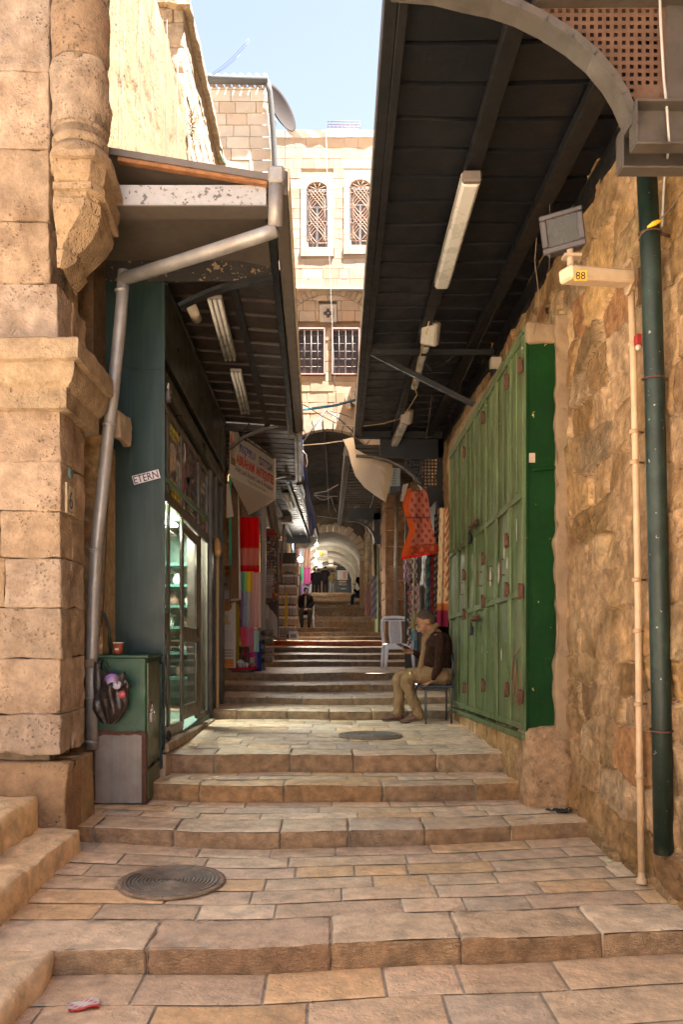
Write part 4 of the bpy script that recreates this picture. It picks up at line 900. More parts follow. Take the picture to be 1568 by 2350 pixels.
for k in range(7):
    y = 5.9+k*.62; P = []; 
    for j in range(9): P.append((-1.885+rg.uniform(0, .01), y+rg.uniform(-.04, .04)+j*.03, 4.3+j*.55))
    b.tube(P, .004, 4, (.07, .05, .03))
b.build('wall_wires', M['attr'], t)
# taller annex beyond
t = thing('tall_annex', 'taller grey topped annex with ledge beyond the ochre house wall', 'building', (-3, 12.5, 0))
b = MB(); masonry(b, frame((-1.95, 0, 0), (0, 1, 0), (0, 0, 1), (1, 0, 0)), 10.72, 14.5, 4, 10.0, .33, (.4, .8), rng, .25, .008, .12, .014, .010, [(.38, .29, .18), (.40, .31, .20), (.36, .27, .16)])
masonry(b, frame((0, 10.70, 0), (1, 0, 0), (0, 0, 1), (0, -1, 0)), -3.4, -1.95, 7.8, 10.0, .33, (.3, .6), rng, .2, .01, .1, .015, .012, [(.40, .31, .22), (.45, .34, .24), (.36, .27, .18)])
b.box(-3.6, -2.1, 10.85, 14.5, 0, 10.0, (.4, .3, .2)); b.build('wall', M['stone'], t)
b = MB(); sweep(b, [(-.3, 10.0), (.10, 10.0), (.10, 10.10), (-.3, 10.12)], [(-3.6, 10.70), (-1.95, 10.70), (-1.95, 14.5)], .12, (.40, .31, .21), 0, .02, out=-1); b.build('ledge', M['stone'], t)
b = MB(); rg = random.Random(8)
for k in range(46):
    o = np.array((-1.88, 10.75+rg.random()*.25, 8.35+rg.random()*.35)); P = [o]; d = np.array((rg.uniform(-.1, .25), rg.uniform(-.4, .3), rg.uniform(-.35, .3)))
    for j in range(5): P.append(P[-1]+d*.13+np.array([rg.uniform(-.03, .03) for _ in range(3)]))
    b.tube(P, [.006, .005, .004, .003, .002, .002], 4, (.16, .075, .025) if k % 3 else (.12, .08, .03))
b.build('dry_weed', M['attr'], **P_('dry orange weed growing from the junction of the ochre house and annex', 'plant'))
b = MB(); rg = random.Random(9)
for k in range(3):
    P = [np.array((-1.82, 11.2+k*.03, 9.4))]; d = np.array((rg.uniform(.2, .5), rg.uniform(-.2, .2), rg.uniform(.0, .3)))
    for j in range(7): P.append(P[-1]+d*.16+np.array((.03, 0, .012*j)))
    b.tube(P, .0025, 4, (.02, .016, .012))
b.build('thin_twig', M['attr'], **P_('thin bare twigs reaching into the sky from the annex ledge', 'twig'))
# pale stone house with gutter and dish
t = thing('white_stone_house', 'pale block stone house with grey gutter, left of the far facade', 'building', (-2.3, 18, 0))
b = MB(); YW = 18.0
def xr(z): return -1.22-.03*(z-11.9)    # slightly battered right edge
def wp(W): o = W.copy(); k = (o[:, 0] > -2.0); o[:, 0] = np.where(k, o[:, 0]+(xr(o[:, 2])+1.30)*np.clip((o[:, 0]+2.6)/1.3, 0, 1), o[:, 0]); return o
z = 8.0; r = 0
while z < 13.95:
    h = .27; u = -3.4-(.2 if r % 2 else 0)
    while u < -1.31:
        wd = rng.uniform(.34, .5); e = min(u+wd, -1.30)
        if -1.30-e < .14: e = -1.30
        rock(b, u+.004, e-.004, YW, YW+.3, z+.004, min(z+h, 14.0)-.004, .2, .012, .006, 6, pick(rng, [(.42, .37, .31), (.39, .335, .275), (.44, .39, .33), (.37, .30, .23)]), 0, None, 'yXxZ', warp=wp, seed=rng.random()*7); u = e
    z += h; r += 1
b.box(-3.4, -1.5, YW+.03, YW+3, 6, 14, (.5, .42, .33)); b.build('wall', M['far_stone'], t)
b = MB(); b.tube([(-3.4, YW-.12, 14.10), (-1.34, YW-.12, 14.06)], .09, 10, (.055, .055, .055)); b.build('gutter', M['cloth'], t)
b = MB(); b.tube([(-1.36, YW-.12, 14.05), (-1.30, YW-.10, 13.8), (-1.22, YW-.10, 12.9), (-1.17, YW-.10, 11.8), (-1.15, YW-.1, 10)], .065, 10, (.055, .053, .05)); b.build('downpipe', M['cloth'], t)
b = MB()
for i in range(12): b.tube([(-3.4+i*.18, YW-.05, 14.2), (-3.4+i*.18, YW+1.5, 14.6)], .07, 8, (.16, .11, .085))
b.build('roof_tiles', M['attr'], t)
b = MB()
for k in (0, 1): b.tube([(-2.30+k*.05, 14.6, 9.9), (-2.2+k*.1, 15, 10.35-.05*k), (-2.0+k*.1, 15.4, 10.4-.05*k), (-1.83+k*.08, 16, 10.1), (-1.72+k*.06, 16.5, 9.4)], .025, 6, (.12, .10, .09))
b.build('roof_cables', M['attr'], **P_('pair of dark cables looping past the corner of the annex', 'cable'))
t = thing('satellite_dish', 'large brown satellite dish behind the pale stone house', 'satellite dish', (-1.45, 21.5, 14.5))
b = MB(); Mx = np.array(Matrix.Translation((-1.42, 21.3, 15.75)) @ Euler((R(62), 0, R(68))).to_matrix().to_4x4())
pr = [(r_, .28*(r_/.62)**2*.62) for r_ in np.linspace(.01, .62, 12)]; pr = pr+[(r_, z_-.02) for r_, z_ in pr[::-1]]
V = MB(); V.lathe(pr, (0, 0, 0), 36); q = V.v[0]; q = V.v[0]; Qd = Vector((0, 0, 1)).rotation_difference(Vector((.80, -.53, .25))).to_matrix(); b.add(q @ np.array(Qd).T+np.array((-1.36, 21.3, 15.62)), V.f, (.014, .009, .007), 0, True); b.build('dish', M['cloth'], t)
b = MB(); b.tube([(-1.45, 21.6, 14.9), (-1.45, 21.6, 15.6)], .05, 8, (.3, .2, .15)); b.tube([(-1.45, 21.5, 15.5), (-1.62, 21.0, 15.3), (-1.7, 20.9, 15.5)], .03, 6, (.35, .22, .14)); b.build('mount', M['attr'], t)
# ------------------------------------------------ far facade over the vault
FY = 22.0; t = thing('vaulted_house', 'bright stone house spanning the street above a dark vault', 'building', (0, 22, 1.6)); FH = t
WIN = []; b = MB()
wA = (at(704, 0, FY)[0], at(752, 0, FY)[0], at(0, 568, FY)[2], at(0, 418, FY)[2]); wB = (at(803, 0, FY)[0], at(852, 0, FY)[0], at(0, 563, FY)[2], at(0, 412, FY)[2])
wC = (at(684, 0, FY)[0], at(745, 0, FY)[0], at(0, 858, FY)[2], at(0, 752, FY)[2]); wD = (at(763, 0, FY)[0], at(825, 0, FY)[0], at(0, 858, FY)[2], at(0, 752, FY)[2])
ros = (at(753, 718, FY)[0], at(753, 718, FY)[2]); zl1 = at(0, 663, FY)[2]
Mf = frame((0, FY, 0), (1, 0, 0), (0, 0, 1), (0, -1, 0))
acx, rA = .04, 1.62; aps = 7.20; acz = aps-rA
def clipA(u, v): return not (abs(u-acx) < 1.62 and v < acz+math.sqrt(max(0, rA**2-min(rA, abs(u-acx))**2))+.18)
hA = [(wA[0]-.16, wA[1]+.16, wA[2]-.26, wA[3]+.26), (wB[0]-.16, wB[1]+.16, wB[2]-.26, wB[3]+.26)]
masonry(b, Mf, -3.2, 3.4, zl1, 15.35, .285, (.26, .62), rng, .25, .007, .2, .006, .002, PAL_FAR, holes=hA, jit=.002)
hC = [(wC[0]-.02, wC[1]+.02, wC[2]-.02, wC[3]+.02), (wD[0]-.02, wD[1]+.02, wD[2]-.02, wD[3]+.02), (ros[0]-.25, ros[0]+.25, ros[1]-.25, ros[1]+.25)]
masonry(b, frame((0, FY+.04, 0), (1, 0, 0), (0, 0, 1), (0, -1, 0)), -3.2, 3.4, 6.2, zl1-.02, .29, (.3, .8), rng, .25, .008, .2, .008, .004, [(.37, .28, .20), (.34, .255, .175), (.38, .305, .23), (.36, .25, .165)], holes=hC, clip=clipA, back=False)
for i in range(24):
    ua, ub = -1.62+acx+i*3.24/24, -1.62+acx+(i+1)*3.24/24; um = (ua+ub)/2
    b.box(ua, ub, FY+.07, FY+.3, acz+math.sqrt(max(0, rA**2-(um-acx)**2))+.12, 8.7, (.3, .22, .15))
for ua, ub in ((-3.2, -1.62+acx), (1.62+acx, 3.4)): b.box(ua, ub, FY+.07, FY+.3, 5, 8.7, (.3, .22, .15))
b.box(-3.2, wC[0]-.02, FY+.07, FY+.3, 8.7, zl1, (.3, .22, .15)); b.box(wD[1]+.02, 3.4, FY+.07, FY+.3, 8.7, zl1, (.3, .22, .15)); b.box(wC[1]+.02, wD[0]-.02, FY+.07, FY+.3, 8.7, wC[3]+.02, (.3, .22, .15)); b.box(wC[0]-.02, wD[1]+.02, FY+.20, FY+.3, wC[3]+.02, zl1, (.3, .22, .15))
masonry(b, frame((0, FY+.04, 0), (1, 0, 0), (0, 0, 1), (0, -1, 0)), 1.64, 3.4, 1, 6.2, .3, (.3, .8), rng, .25, .009, .3, .012, .01, PAL_STONE)
# voussoirs of the vault arch and relieving arch
def vouss(b, cx, cz, r0, r1, y, n, a0, a1, pal, dep=.3, rough=.02):
    for i in range(n):
        p, q = a0+(a1-a0)*i/n+.008, a0+(a1-a0)*(i+1)/n-.008; k = 4; rr = r1+rng.uniform(-.05, .08)
        poly = [(cx+r0*math.cos(p+(q-p)*j/k), cz+r0*math.sin(p+(q-p)*j/k)) for j in range(k+1)]+[(cx+rr*math.cos(q-(q-p)*j/k), cz+rr*math.sin(q-(q-p)*j/k)) for j in range(k+1)]
        b.prism(poly, y+rng.uniform(-rough, rough), y+dep, pick(rng, pal))
vouss(b, acx, acz, rA, rA+.30, FY+.0, 19, .02, math.pi-.02, PAL_FAR)
vouss(b, .06, 9.55, 1.42, 1.62, FY+.005, 27, .3, math.pi-.3, [(.33, .26, .18), (.30, .23, .16)], rough=.01)
b.box(-3.2, 3.4, FY+.3, FY+4, acz+rA+.3, 15.2, (.5, .4, .3))
b.build('wall', M['far_stone'], t)
b = MB(); sweep(b, [(-.3, 15.35), (.03, 15.35), (.03, 15.55), (-.3, 15.56)], [(-3.2, FY), (3.4, FY)], .25, (.42, .38, .33), 0, .02, out=-1); b.build('parapet', M['far_stone'], t)
b = MB(); b.beam((-3.2, FY-.05, zl1), (3.4, FY-.05, zl1-.06), .14, .035, (.30, .26, .22)); b.build('string_course', M['attr'], t)
# arched windows with surrounds and iron grilles
def archwin(wn, lab):
    x0, x1, z0, z1 = wn; xm = (x0+x1)/2; r = (x1-x0)/2; zs = z1-r*.72
    f = MB()
    for s_ in (-1, 1):
        z = z0
        while z < zs-.02:
            h = min(.30, zs-z); xa = x0-.17 if s_ < 0 else x1; f.box(xa+.004, xa+.166, FY-.012, FY+.2, z+.004, z+h-.004, pick(rng, [(.42, .37, .31), (.40, .35, .28)])); z += h
    n = 5; ra = r; k = 5
    for i in range(n):
        a0, a1 = math.pi*(i/n)+.01, math.pi*((i+1)/n)-.01
        poly = [(xm+r*math.cos(a0+(a1-a0)*j/k), zs+r*.72*math.sin(a0+(a1-a0)*j/k)) for j in range(k+1)]+[(xm+(r+.17)*math.cos(a1-(a1-a0)*j/k), zs+(r*.72+.24)*math.sin(a1-(a1-a0)*j/k)) for j in range(k+1)]
        f.prism(poly, FY-.014, FY+.2, pick(rng, [(.44, .40, .34), (.41, .36, .30)]))
    poly = [(x0-.18, zs), (x0-.18, z1+.3), (x1+.18, z1+.3), (x1+.18, zs)]
    # stone infill above the ring
    f.prism([(x0-.17, zs)]+[(xm-(r+.17)*math.cos(a), zs+(r*.72+.24)*math.sin(a)) for a in np.linspace(0, math.pi, 16)]+[(x1+.17, zs), (x1+.17, z1+.27), (x0-.17, z1+.27)], FY+.004, FY+.2, (.36, .30, .235))
    f.box(x0-.17, x1+.17, FY-.03, FY+.2, z0-.25, z0-.004, (.40, .335, .265)); wo = f.build('window', M['far_stone'], t, label=lab)
    f = MB(); yy = FY+.12
    for s_ in ((x0, x0+.05), (x1-.05, x1), (xm-.03, xm+.03)): f.box(s_[0], s_[1], yy, yy+.05, z0, zs if s_[0] != xm-.03 else z0+(zs-z0)*.72, (.34, .35, .38))
    for z in (z0, z0+(zs-z0)*.72, zs): f.box(x0, x1, yy-.004, yy+.05, z, z+.045, (.34, .35, .38))
    f.build('frame', M['attr'], wo)
    f = MB(); n = 14; V = [(x0, yy+.03, z0), (x1, yy+.03, z0)]+[(xm+r*math.cos(a), yy+.03, zs+r*.72*math.sin(a)) for a in np.linspace(0, math.pi, n)]; f.add(V, [tuple(range(len(V)))], (.10, .08, .07)); f.build('pane', M['attr'], wo)
    f = MB(); yy = FY+.0; rb_ = .009; cI = (.36, .22, .16)
    for k in range(4):
        for s_ in (-1, 1):
            xs = [xm+s_*(r*.85)*math.sin((k*.5)+tt*6.2)*(.9) for tt in np.linspace(0, 1, 20)]; f.tube([(np.clip(x, x0+.02, x1-.02), yy, z0+.12+(zs-z0-.12)*tt) for x, tt in zip(xs, np.linspace(0, 1, 20))], rb_, 4, cI)
    for z in (z0+.12, zs): f.tube([(x0, yy, z), (x1, yy, z)], rb_, 4, cI)
    f.tube([(xm+r*.95*math.cos(a), yy, zs+r*.70*math.sin(a)) for a in np.linspace(0, math.pi, 12)], rb_, 4, cI)
    for a in np.linspace(.5, math.pi-.5, 4): f.tube([(xm, yy, zs), (xm+r*.9*math.cos(a), yy, zs+r*.66*math.sin(a))], rb_, 4, cI)
    for s_ in (-1, 1):
        for z in np.linspace(z0+.25, zs-.1, 4): f.tube([(xm+s_*(r-.07)+.06*math.cos(a), yy, z+.06*math.sin(a)) for a in np.linspace(0, 6.28, 9)], rb_*.8, 4, cI)
    f.build('grille', M['rebar'], wo)
archwin(wA, 'left arched window with curled iron grille'); archwin(wB, 'right arched window with curled iron grille')
for wn, lab in ((wC, 'left square barred window'), (wD, 'right square barred window')):
    x0, x1, z0, z1 = wn; f = MB()
    for a in ((x0-.015, x0+.02, z0, z1), (x1-.02, x1+.015, z0, z1), (x0, x1, z1-.03, z1+.01), (x0, x1, z0-.01, z0+.02)): f.box(a[0], a[1], FY+.0, FY+.22, a[2], a[3], (.34, .20, .17))
    wo = f.build('window', M['attr'], t, label=lab)
    f = MB(); f.box(x0, x1, FY+.17, FY+.18, z0, z1, (.15, .125, .13)); f.build('pane', pmat('dusty_pane', (.055, .048, .05), .55, var=.6, vscale=5, spec=.2), wo)
    f = MB()
    for k in range(1, 6): f.tube([(x0, FY+.04, z0+(z1-z0)*k/6), (x1, FY+.04, z0+(z1-z0)*k/6)], .008, 4, (.10, .075, .06))
    for k in range(1, 4): f.tube([(x0+(x1-x0)*k/4, FY+.03, z0), (x0+(x1-x0)*k/4, FY+.03, z1)], .009, 4, (.10, .075, .06))
    f.build('bars', M['attr'], wo)
    f = MB(); f.box((x0+x1)/2-.02, (x0+x1)/2+.02, FY+.13, FY+.16, z0, z1, (.3, .25, .24)); f.build('mullion', M['attr'], wo)
f = MB(); f.box(ros[0]-.245, ros[0]+.245, FY+.02, FY+.2, ros[1]-.245, ros[1]+.245, (.42, .37, .305))
for a in range(4): f.ball((ros[0]+.075*math.cos(a*math.pi/2), FY+.02, ros[1]+.075*math.sin(a*math.pi/2)), .058, (.07, .055, .045), sc=(1, .25, 1))
f.tube([(ros[0]+.17*math.cos(a), FY+.012, ros[1]+.17*math.sin(a)) for a in np.linspace(0, 6.29, 24)], .008, 4, (.4, .32, .25)); f.build('clover_vent', M['far_stone'], t)
b = MB(); A, B = at(752, 292, FY+.5), at(826, 279, FY+.5)
for z in (A[2], (A[2]+B[2])/2, B[2]): b.tube([(A[0], FY+.5, z), (B[0], FY+.5, z)], .012, 4, (.09, .045, .04))
for x in np.linspace(A[0], B[0], 9): b.tube([(x, FY+.5, A[2]-.15), (x, FY+.5, B[2])], .006, 4, (.05, .03, .028))
b.build('roof_railing', M['attr'], **P_('small red iron railing on the roof of the far facade', 'railing'))
b = MB(); b.box(A[0]-.02, B[0]-.05, FY+.2, FY+.9, 15.5, 15.75, (.38, .28, .19)); b.build('roof_block', M['far_stone'], **P_('low ochre stone block beneath the roof railing', 'block'))
# buttress stones at the right of the arch
b = MB()
for i, (px, py) in enumerate(((822, 905), (812, 912), (800, 922))): 
    p = at(px, py, FY-.12); b.prism([(p[0]-.05, p[2]-.16), (p[0]+.07, p[2]-.22), (p[0]+.02, p[2]+.12), (p[0]-.10, p[2]+.16)], FY-.2, FY+.1, (.40, .34, .27))
b.build('springer_stones', M['far_stone'], t)
# vault barrel Y 22..35, inner arch at 35, inner vault 35..60
b = MB()
def barrel(b, cx, r, cz, y0, y1, c, n=26, zf=1.2, rough=.03, pt=1.0):
    ang = np.linspace(0, math.pi, n); ys = np.arange(y0, y1+.01, .35); G = []
    for y in ys:
        ring_ = [(cx+r, y, zf)]+[(cx+r*math.cos(a), y, cz+r*pt*math.sin(a)) for a in ang]+[(cx-r, y, zf)]; G.append(ring_)
    G = np.array(G); q = G.reshape(-1, 3); q = q+np.stack([fbm(q, 1.8, s_, 3) for s_ in (1, 2, 3)], 1)*rough; b.grid(q.reshape(G.shape), c, 0, True)
barrel(b, acx, rA+.02, acz, 22.05, 35.2, (.040, .032, .027)); b.box(-3.2, 3.4, 22.3, 60, 9, 10, (.1, .08, .06)); b.build('vault', M['vault_dark'], t)
b = MB()
def innerarch(b, Y, cx, cz, r, r2, pal):
    vouss(b, cx, cz, r, r2, Y, 17, .0, math.pi, pal, .5, .03)
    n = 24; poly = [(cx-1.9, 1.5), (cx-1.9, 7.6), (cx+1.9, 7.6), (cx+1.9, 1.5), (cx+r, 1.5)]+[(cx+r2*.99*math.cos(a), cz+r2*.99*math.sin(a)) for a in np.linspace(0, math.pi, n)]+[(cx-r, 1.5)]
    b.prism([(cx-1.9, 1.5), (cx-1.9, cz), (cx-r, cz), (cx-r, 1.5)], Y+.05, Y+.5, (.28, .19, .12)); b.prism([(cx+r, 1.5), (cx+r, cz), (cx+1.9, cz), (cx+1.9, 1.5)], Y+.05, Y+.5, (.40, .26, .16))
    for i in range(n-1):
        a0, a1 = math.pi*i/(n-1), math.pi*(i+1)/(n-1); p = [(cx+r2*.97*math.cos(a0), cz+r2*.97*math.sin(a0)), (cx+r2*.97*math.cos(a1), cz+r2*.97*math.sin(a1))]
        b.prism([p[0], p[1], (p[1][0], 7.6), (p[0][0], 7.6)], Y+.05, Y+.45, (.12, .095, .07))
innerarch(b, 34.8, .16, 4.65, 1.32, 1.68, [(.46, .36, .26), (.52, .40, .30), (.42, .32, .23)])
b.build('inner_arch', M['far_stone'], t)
b = MB(); barrel(b, .16, 1.60, 4.40, 35.2, 58, (.28, .25, .205), rough=.05)
for y in (41, 47): 
    for r_ in (0,): b.grid(np.array([[(.16+rr_*math.cos(a), yy, 4.40+rr_*math.sin(a)) for a in np.linspace(0, math.pi, 24)] for rr_, yy in ((1.60, y), (1.36, y+.01), (1.36, y+.6), (1.60, y+.61))]), (.34, .30, .24), 0, False)
b.box(-2, 2.4, 57.5, 58, 2, 8, (.36, .27, .20)); b.build('inner_vault', M['plaster'], t)
# side walls between canopies and vault
b = MB(); rubble(b, frame((1.80, 0, 0), (0, 1, 0), (0, 0, 1), (-1, 0, 0)), 12.4, 22.2, .4, 4.8, .05, .4, .05, 15, PAL_R)
rubble(b, frame((1.72, 0, 0), (0, 1, 0), (0, 0, 1), (-1, 0, 0)), 21.9, 35, 1.0, 6.2, .09, .4, .05, 16, [(.30, .24, .15), (.34, .27, .17), (.26, .22, .14)])
b.build('side_wall', M['rubble'], rb)
t = thing('left_row_house', 'row house with shops along the left side of the upper street', 'building', (-2.2, 15, .5))
b = MB(); rubble(b, frame((-1.80, 0, 0), (0, 1, 0), (0, 0, 1), (1, 0, 0)), 10.2, 22.2, .3, 4.8, .06, .4, .05, 17, PAL_R)
rubble(b, frame((-1.60, 0, 0), (0, 1, 0), (0, 0, 1), (1, 0, 0)), 21.9, 35, 1.0, 6.2, .1, .4, .05, 18, [(.30, .24, .15), (.34, .27, .17)])
b.box(-3.4, -1.85, 10.2, 17.9, 0, 7.4, (.42, .32, .2)); b.box(-3.4, -1.85, 17.9, 22, 0, 9, (.42, .32, .2)); b.build('wall', M['rubble'], t)
# pale pilaster and green shutters on the right beyond the textiles
t = thing('stone_pilaster', 'pale orange stone pilaster on the right behind the white chair', 'pilaster', (1.55, 17.5, 1))
b = MB(); z = 1.0
while z < 4.3: h = rng.uniform(.3, .5); rock(b, 1.30, 1.85, 17.4, 18.6, z+.004, z+h-.004, .12, .03, .012, 5, pick(rng, [(.50, .31, .19), (.54, .34, .21), (.47, .29, .17)]), 0, None, 'yxZ', seed=rng.random()*9); z += h
b.build('shaft', M['stone'], t)
b = MB(); b.box(1.28, 1.32, 19.6, 21.0, 1.5, 3.6); b.build('green_side_shutter', M['green'], **P_('dull green shutter leaf on the right wall beyond the pilaster', 'shutter'))
b = MB(); b.tube([at(909, 1425, 16.6), at(910, 1128, 16.6)], .042, 10); b.build('far_grey_pipe', M['zinc'], **P_('straight grey drainpipe behind the white plastic chair', 'drainpipe'))
b = MB(); b.tube([at(866, 1420, 20), at(861, 1248, 20)], .05, 8, (.05, .045, .04)); b.build('far_dark_post', M['attr'], **P_('dark weathered post standing by the upper right wall', 'post'))
# lamps in the vault
for (px, py, Y, lab) in ((690, 1283, 21.2, 'bare lit bulb in front of the far scarves'), (726, 1274, 27, 'upper lit bulb at the vault entrance'), (725, 1291, 27, 'lower lit bulb at the vault entrance'), (727, 1249, 33, 'small lit bulb high in the vault')):
    p = at(px, py, Y); t = thing('light_bulb', lab, 'light bulb', tuple(p), 'bare lit bulbs by the vault'); b = MB(); b.ball(p, .07 if Y < 30 else .06, seg=12); b.build('bulb', M['lit'], t)
    b = MB(); b.tube([p+np.array((0, 0, .05)), p+np.array((0, 0, .8))], .008, 5, (.05, .05, .05)); b.build('flex', M['attr'], t)
    l = bpy.data.lights.new('bulb_light', 'POINT'); l.energy = 2.5 if Y < 30 else 4; l.color = (1, .9, .74); l.shadow_soft_size = .08; lo = bpy.data.objects.new('bulb_light', l); lo.location = p+np.array((0, -.12, 0)); col.objects.link(lo)
p = at(690, 1283, 21.2)
l = bpy.data.lights.new('bulb_light', 'SPOT'); l.energy = 30; l.spot_size = R(112); l.spot_blend = .6; l.color = (1, .9, .76); l.shadow_soft_size = .1; lo = bpy.data.objects.new('bulb_light', l); lo.location = p-np.array((0, .1, .1)); lo.rotation_euler = Vector((.12, -1, -1.05)).to_track_quat('-Z', 'Y').to_euler(); col.objects.link(lo)  # extra spot added at the bulb to brighten the steps below
for y, yl in ((40, 'nearest of the three lit lamps on the inner vault ceiling'), (46, 'middle one of the three lit lamps on the inner vault ceiling'), (53, 'farthest of the three lit lamps on the inner vault ceiling')):
    p = np.array((-.4, y, 5.4)); t = thing('ceiling_lamp', yl, 'lamp', tuple(p), 'lit lamps deep in the vault'); b = MB(); b.ball(p, .09); b.build('bulb', M['lit'], t)
    l = bpy.data.lights.new('vault_light', 'POINT'); l.energy = 5; l.color = (1, .93, .80); l.shadow_soft_size = .1; lo = bpy.data.objects.new('vault_light', l); lo.location = p-np.array((0, 0, .15)); col.objects.link(lo)

t = thing('bounce_wall', 'unseen pale stone house beside the viewer, added to bounce sunlight into the street', 'building', (-6, -5, 0))  # out-of-view house added to bounce warm sun onto steps and walls
b = MB(); masonry(b, frame((-4.2, 0, 0), (0, 1, 0), (0, 0, 1), (1, 0, 0)), -12, 1.5, 0, 8, .5, (.6, 1.2), rng, .2, .01, .6, .02, .01, [(.52, .42, .30), (.55, .45, .33), (.50, .40, .29)])
b.box(-8, -4.35, -12, 1.5, 0, 8, (.5, .4, .3)); b.build('wall', M['stone'], t)
# ================================================================== LEFT SHOP
rng = random.Random(41)
LS = frame((-1.32, 6.40, 0), (0, 1, -.037), (0, 0, 1), (1, 0, 0))
def LSM(u, v, w): return xf(np.array([[u, v, w]]), LS)[0]
shop = thing('antiques_shop', 'green metal clad shop on the left with glass front and posters', 'shop', (-1.7, 8.2, .5))
b = MB(); x0, x1 = at(213, 0, 6.40)[0], -1.32
b.box(-1.87, x1, 6.39, 6.42, .45, 4.36, b=.006); b.box(x0-.12, -1.87, 6.50, 6.53, .45, 4.42); b.box(-1.60, -1.595, 6.383, 6.39, .5, 4.3); b.box(-1.87, x1, 6.384, 6.39, 3.64, 3.652); b.box(-1.345, x1+.004, 6.375, 6.389, .55, 4.34, b=.002)
b.box(-3.2, -1.87, 6.6, 6.7, .2, 5.0)
b.build('side_cladding', M['green_teal'], shop)
b = MB(); text(b, 'ETERN', frame((0, 0, .003), (1, 0, 0), (0, 1, 0), (0, 0, 1)), .1, .205, (.04, .025, .04), bold=.001)
V = b.v[0]; b2 = MB(); p = at(309, 1110, 6.37); Mx = frame(p, (.967, 0, .255), (-.255, 0, .967), (0, -1, 0)); b2.box(-.006, .216, -.006, .066, -.004, .0, (.62, .56, .60), M=Mx)
V[:, 1] *= .060/max(V[:, 1].max(), .01); b2.add(xf(V, Mx), b.f, (.05, .03, .05)); b2.build('sticker', M['attr'], shop)
green_br = pmat('green_brown_metal', (.045, .048, .030), .35, .45, var=.25, vscale=3, bump=.1, dirt=(.10, .07, .045), dirtS=2.2, dirtA=.5)
b = MB(); b.box(0, 3.74, 3.74, 4.33, -.35, .004, M=LS, b=.006); b.box(.0, 3.74, 4.33, 4.345, -.35, .02, M=LS); b.box(3.50, 3.74, 3.70, 4.3, .0, .012, M=LS); b.build('shutter_housing', green_br, shop)
b = MB(); b.box(.04, 3.66, 3.50, 3.66, -.05, -.004, M=LS, b=.008); b.box(.04, 3.66, 3.48, 3.505, -.06, .012, M=LS, b=.004); b.tube([LSM(1.95+.05*math.cos(a), 3.52+.06*math.sin(a), .02) for a in np.linspace(0, 5.5, 12)], .008, 6); sb = b.build('rolled_shutter', green_br, shop)
b = MB(); b.box(.05, .12, 3.40, 3.50, -.01, .03, (.10, .08, .08), M=LS, b=.008); b.tube([LSM(.085+.022*math.cos(a), 3.50+.055*math.sin(a), .01) for a in np.linspace(0, 3.14, 9)], .006, 6, (.5, .48, .45)); b.build('padlock', M['gloss'], sb)
# frames
fr = MB(); W0, W1 = -.075, -.05
for u0, u1 in ((0, .05), (.40, .47), (1.03, 1.10), (2.02, 2.16), (2.62, 2.70)): fr.box(u0, u1, .62, 3.50, W0, W1, M=LS, b=.004)
for v0, v1 in ((2.62, 2.72), (3.40, 3.46)): fr.box(0, 2.70, v0, v1, W0+.004, W1+.006, M=LS, b=.004)
fr.box(0, 1.06, .60, .70, W0, W1+.004, M=LS, b=.004); fr.box(2.16, 2.66, .60, .70, W0, W1+.004, M=LS, b=.004)
fr.box(.05, .40, 1.50, 1.68, W0+.006, W1-.004, M=LS); fr.build('window_frame', M['bronze'], shop)
b = MB()
for u0, u1, w in ((2.70, 2.82, -.01), (2.90, 3.02, -.03), (3.05, 3.14, 0), (3.20, 3.50, -.04), (3.56, 3.72, .0)): b.box(u0, u1, .58, 3.60, -.12, w, M=LS, b=.004)
b.box(2.7, 3.7, .58, 3.7, -.3, -.121, M=LS); b.build('shutter_guides', pmat('guide_metal', (.075, .062, .048), .4, .5, var=.3, bump=.1), shop)
b = MB(); b.tube([LSM(2.86, .64, .03), LSM(2.86, 1.6, .03), LSM(2.86, 2.50, .035)], .016, 10, (.42, .24, .10)); b.tube([LSM(2.86, 2.50, .03), LSM(2.85, 2.56, .035), LSM(2.86, 2.66, .03), LSM(2.86, 2.72, .02)], [.03, .045, .04, .015], 10, (.40, .20, .07)); b.build('wooden_pole', M['attr'], **P_('orange wooden pole with wrapped head leaning beside the shop door', 'pole'))
# door, slightly ajar
dr = MB(); D = frame(LSM(1.10, 0, -.10), (0, 1, -.037), (0, 0, 1), (1, 0, 0))
for a in ((0, .06, .66, 2.60), (.80, .92, .66, 2.60), (.06, .80, 2.50, 2.60), (.06, .80, .70, .84), (.06, .80, 1.46, 1.60)): dr.box(a[0], a[1], a[2], a[3], .02, .045, M=D, b=.004)
d = dr.build('door', M['bronze'], shop)
b = MB(); b.box(.84, .875, 1.52, 1.62, .045, .06, M=D, b=.004); b.box(.84, .875, 1.36, 1.48, .045, .06, M=D, b=.004); b.build('lock', M['black'], d)
for v0, v1 in ((.84, 1.46), (1.60, 2.50)):
    b = MB(); b.box(.06, .80, v0, v1, .030, .032, M=D); b.build('door_pane', M['glass'], d)
for (u0, u1, v0, v1) in ((.05, .40, .70, 1.50), (.05, .40, 1.68, 2.62), (.47, 1.03, .70, 2.62), (2.16, 2.62, .70, 2.62)):
    b = MB(); b.box(u0, u1, v0, v1, -.064, -.062, M=LS); b.build('pane', M['glass'], shop)
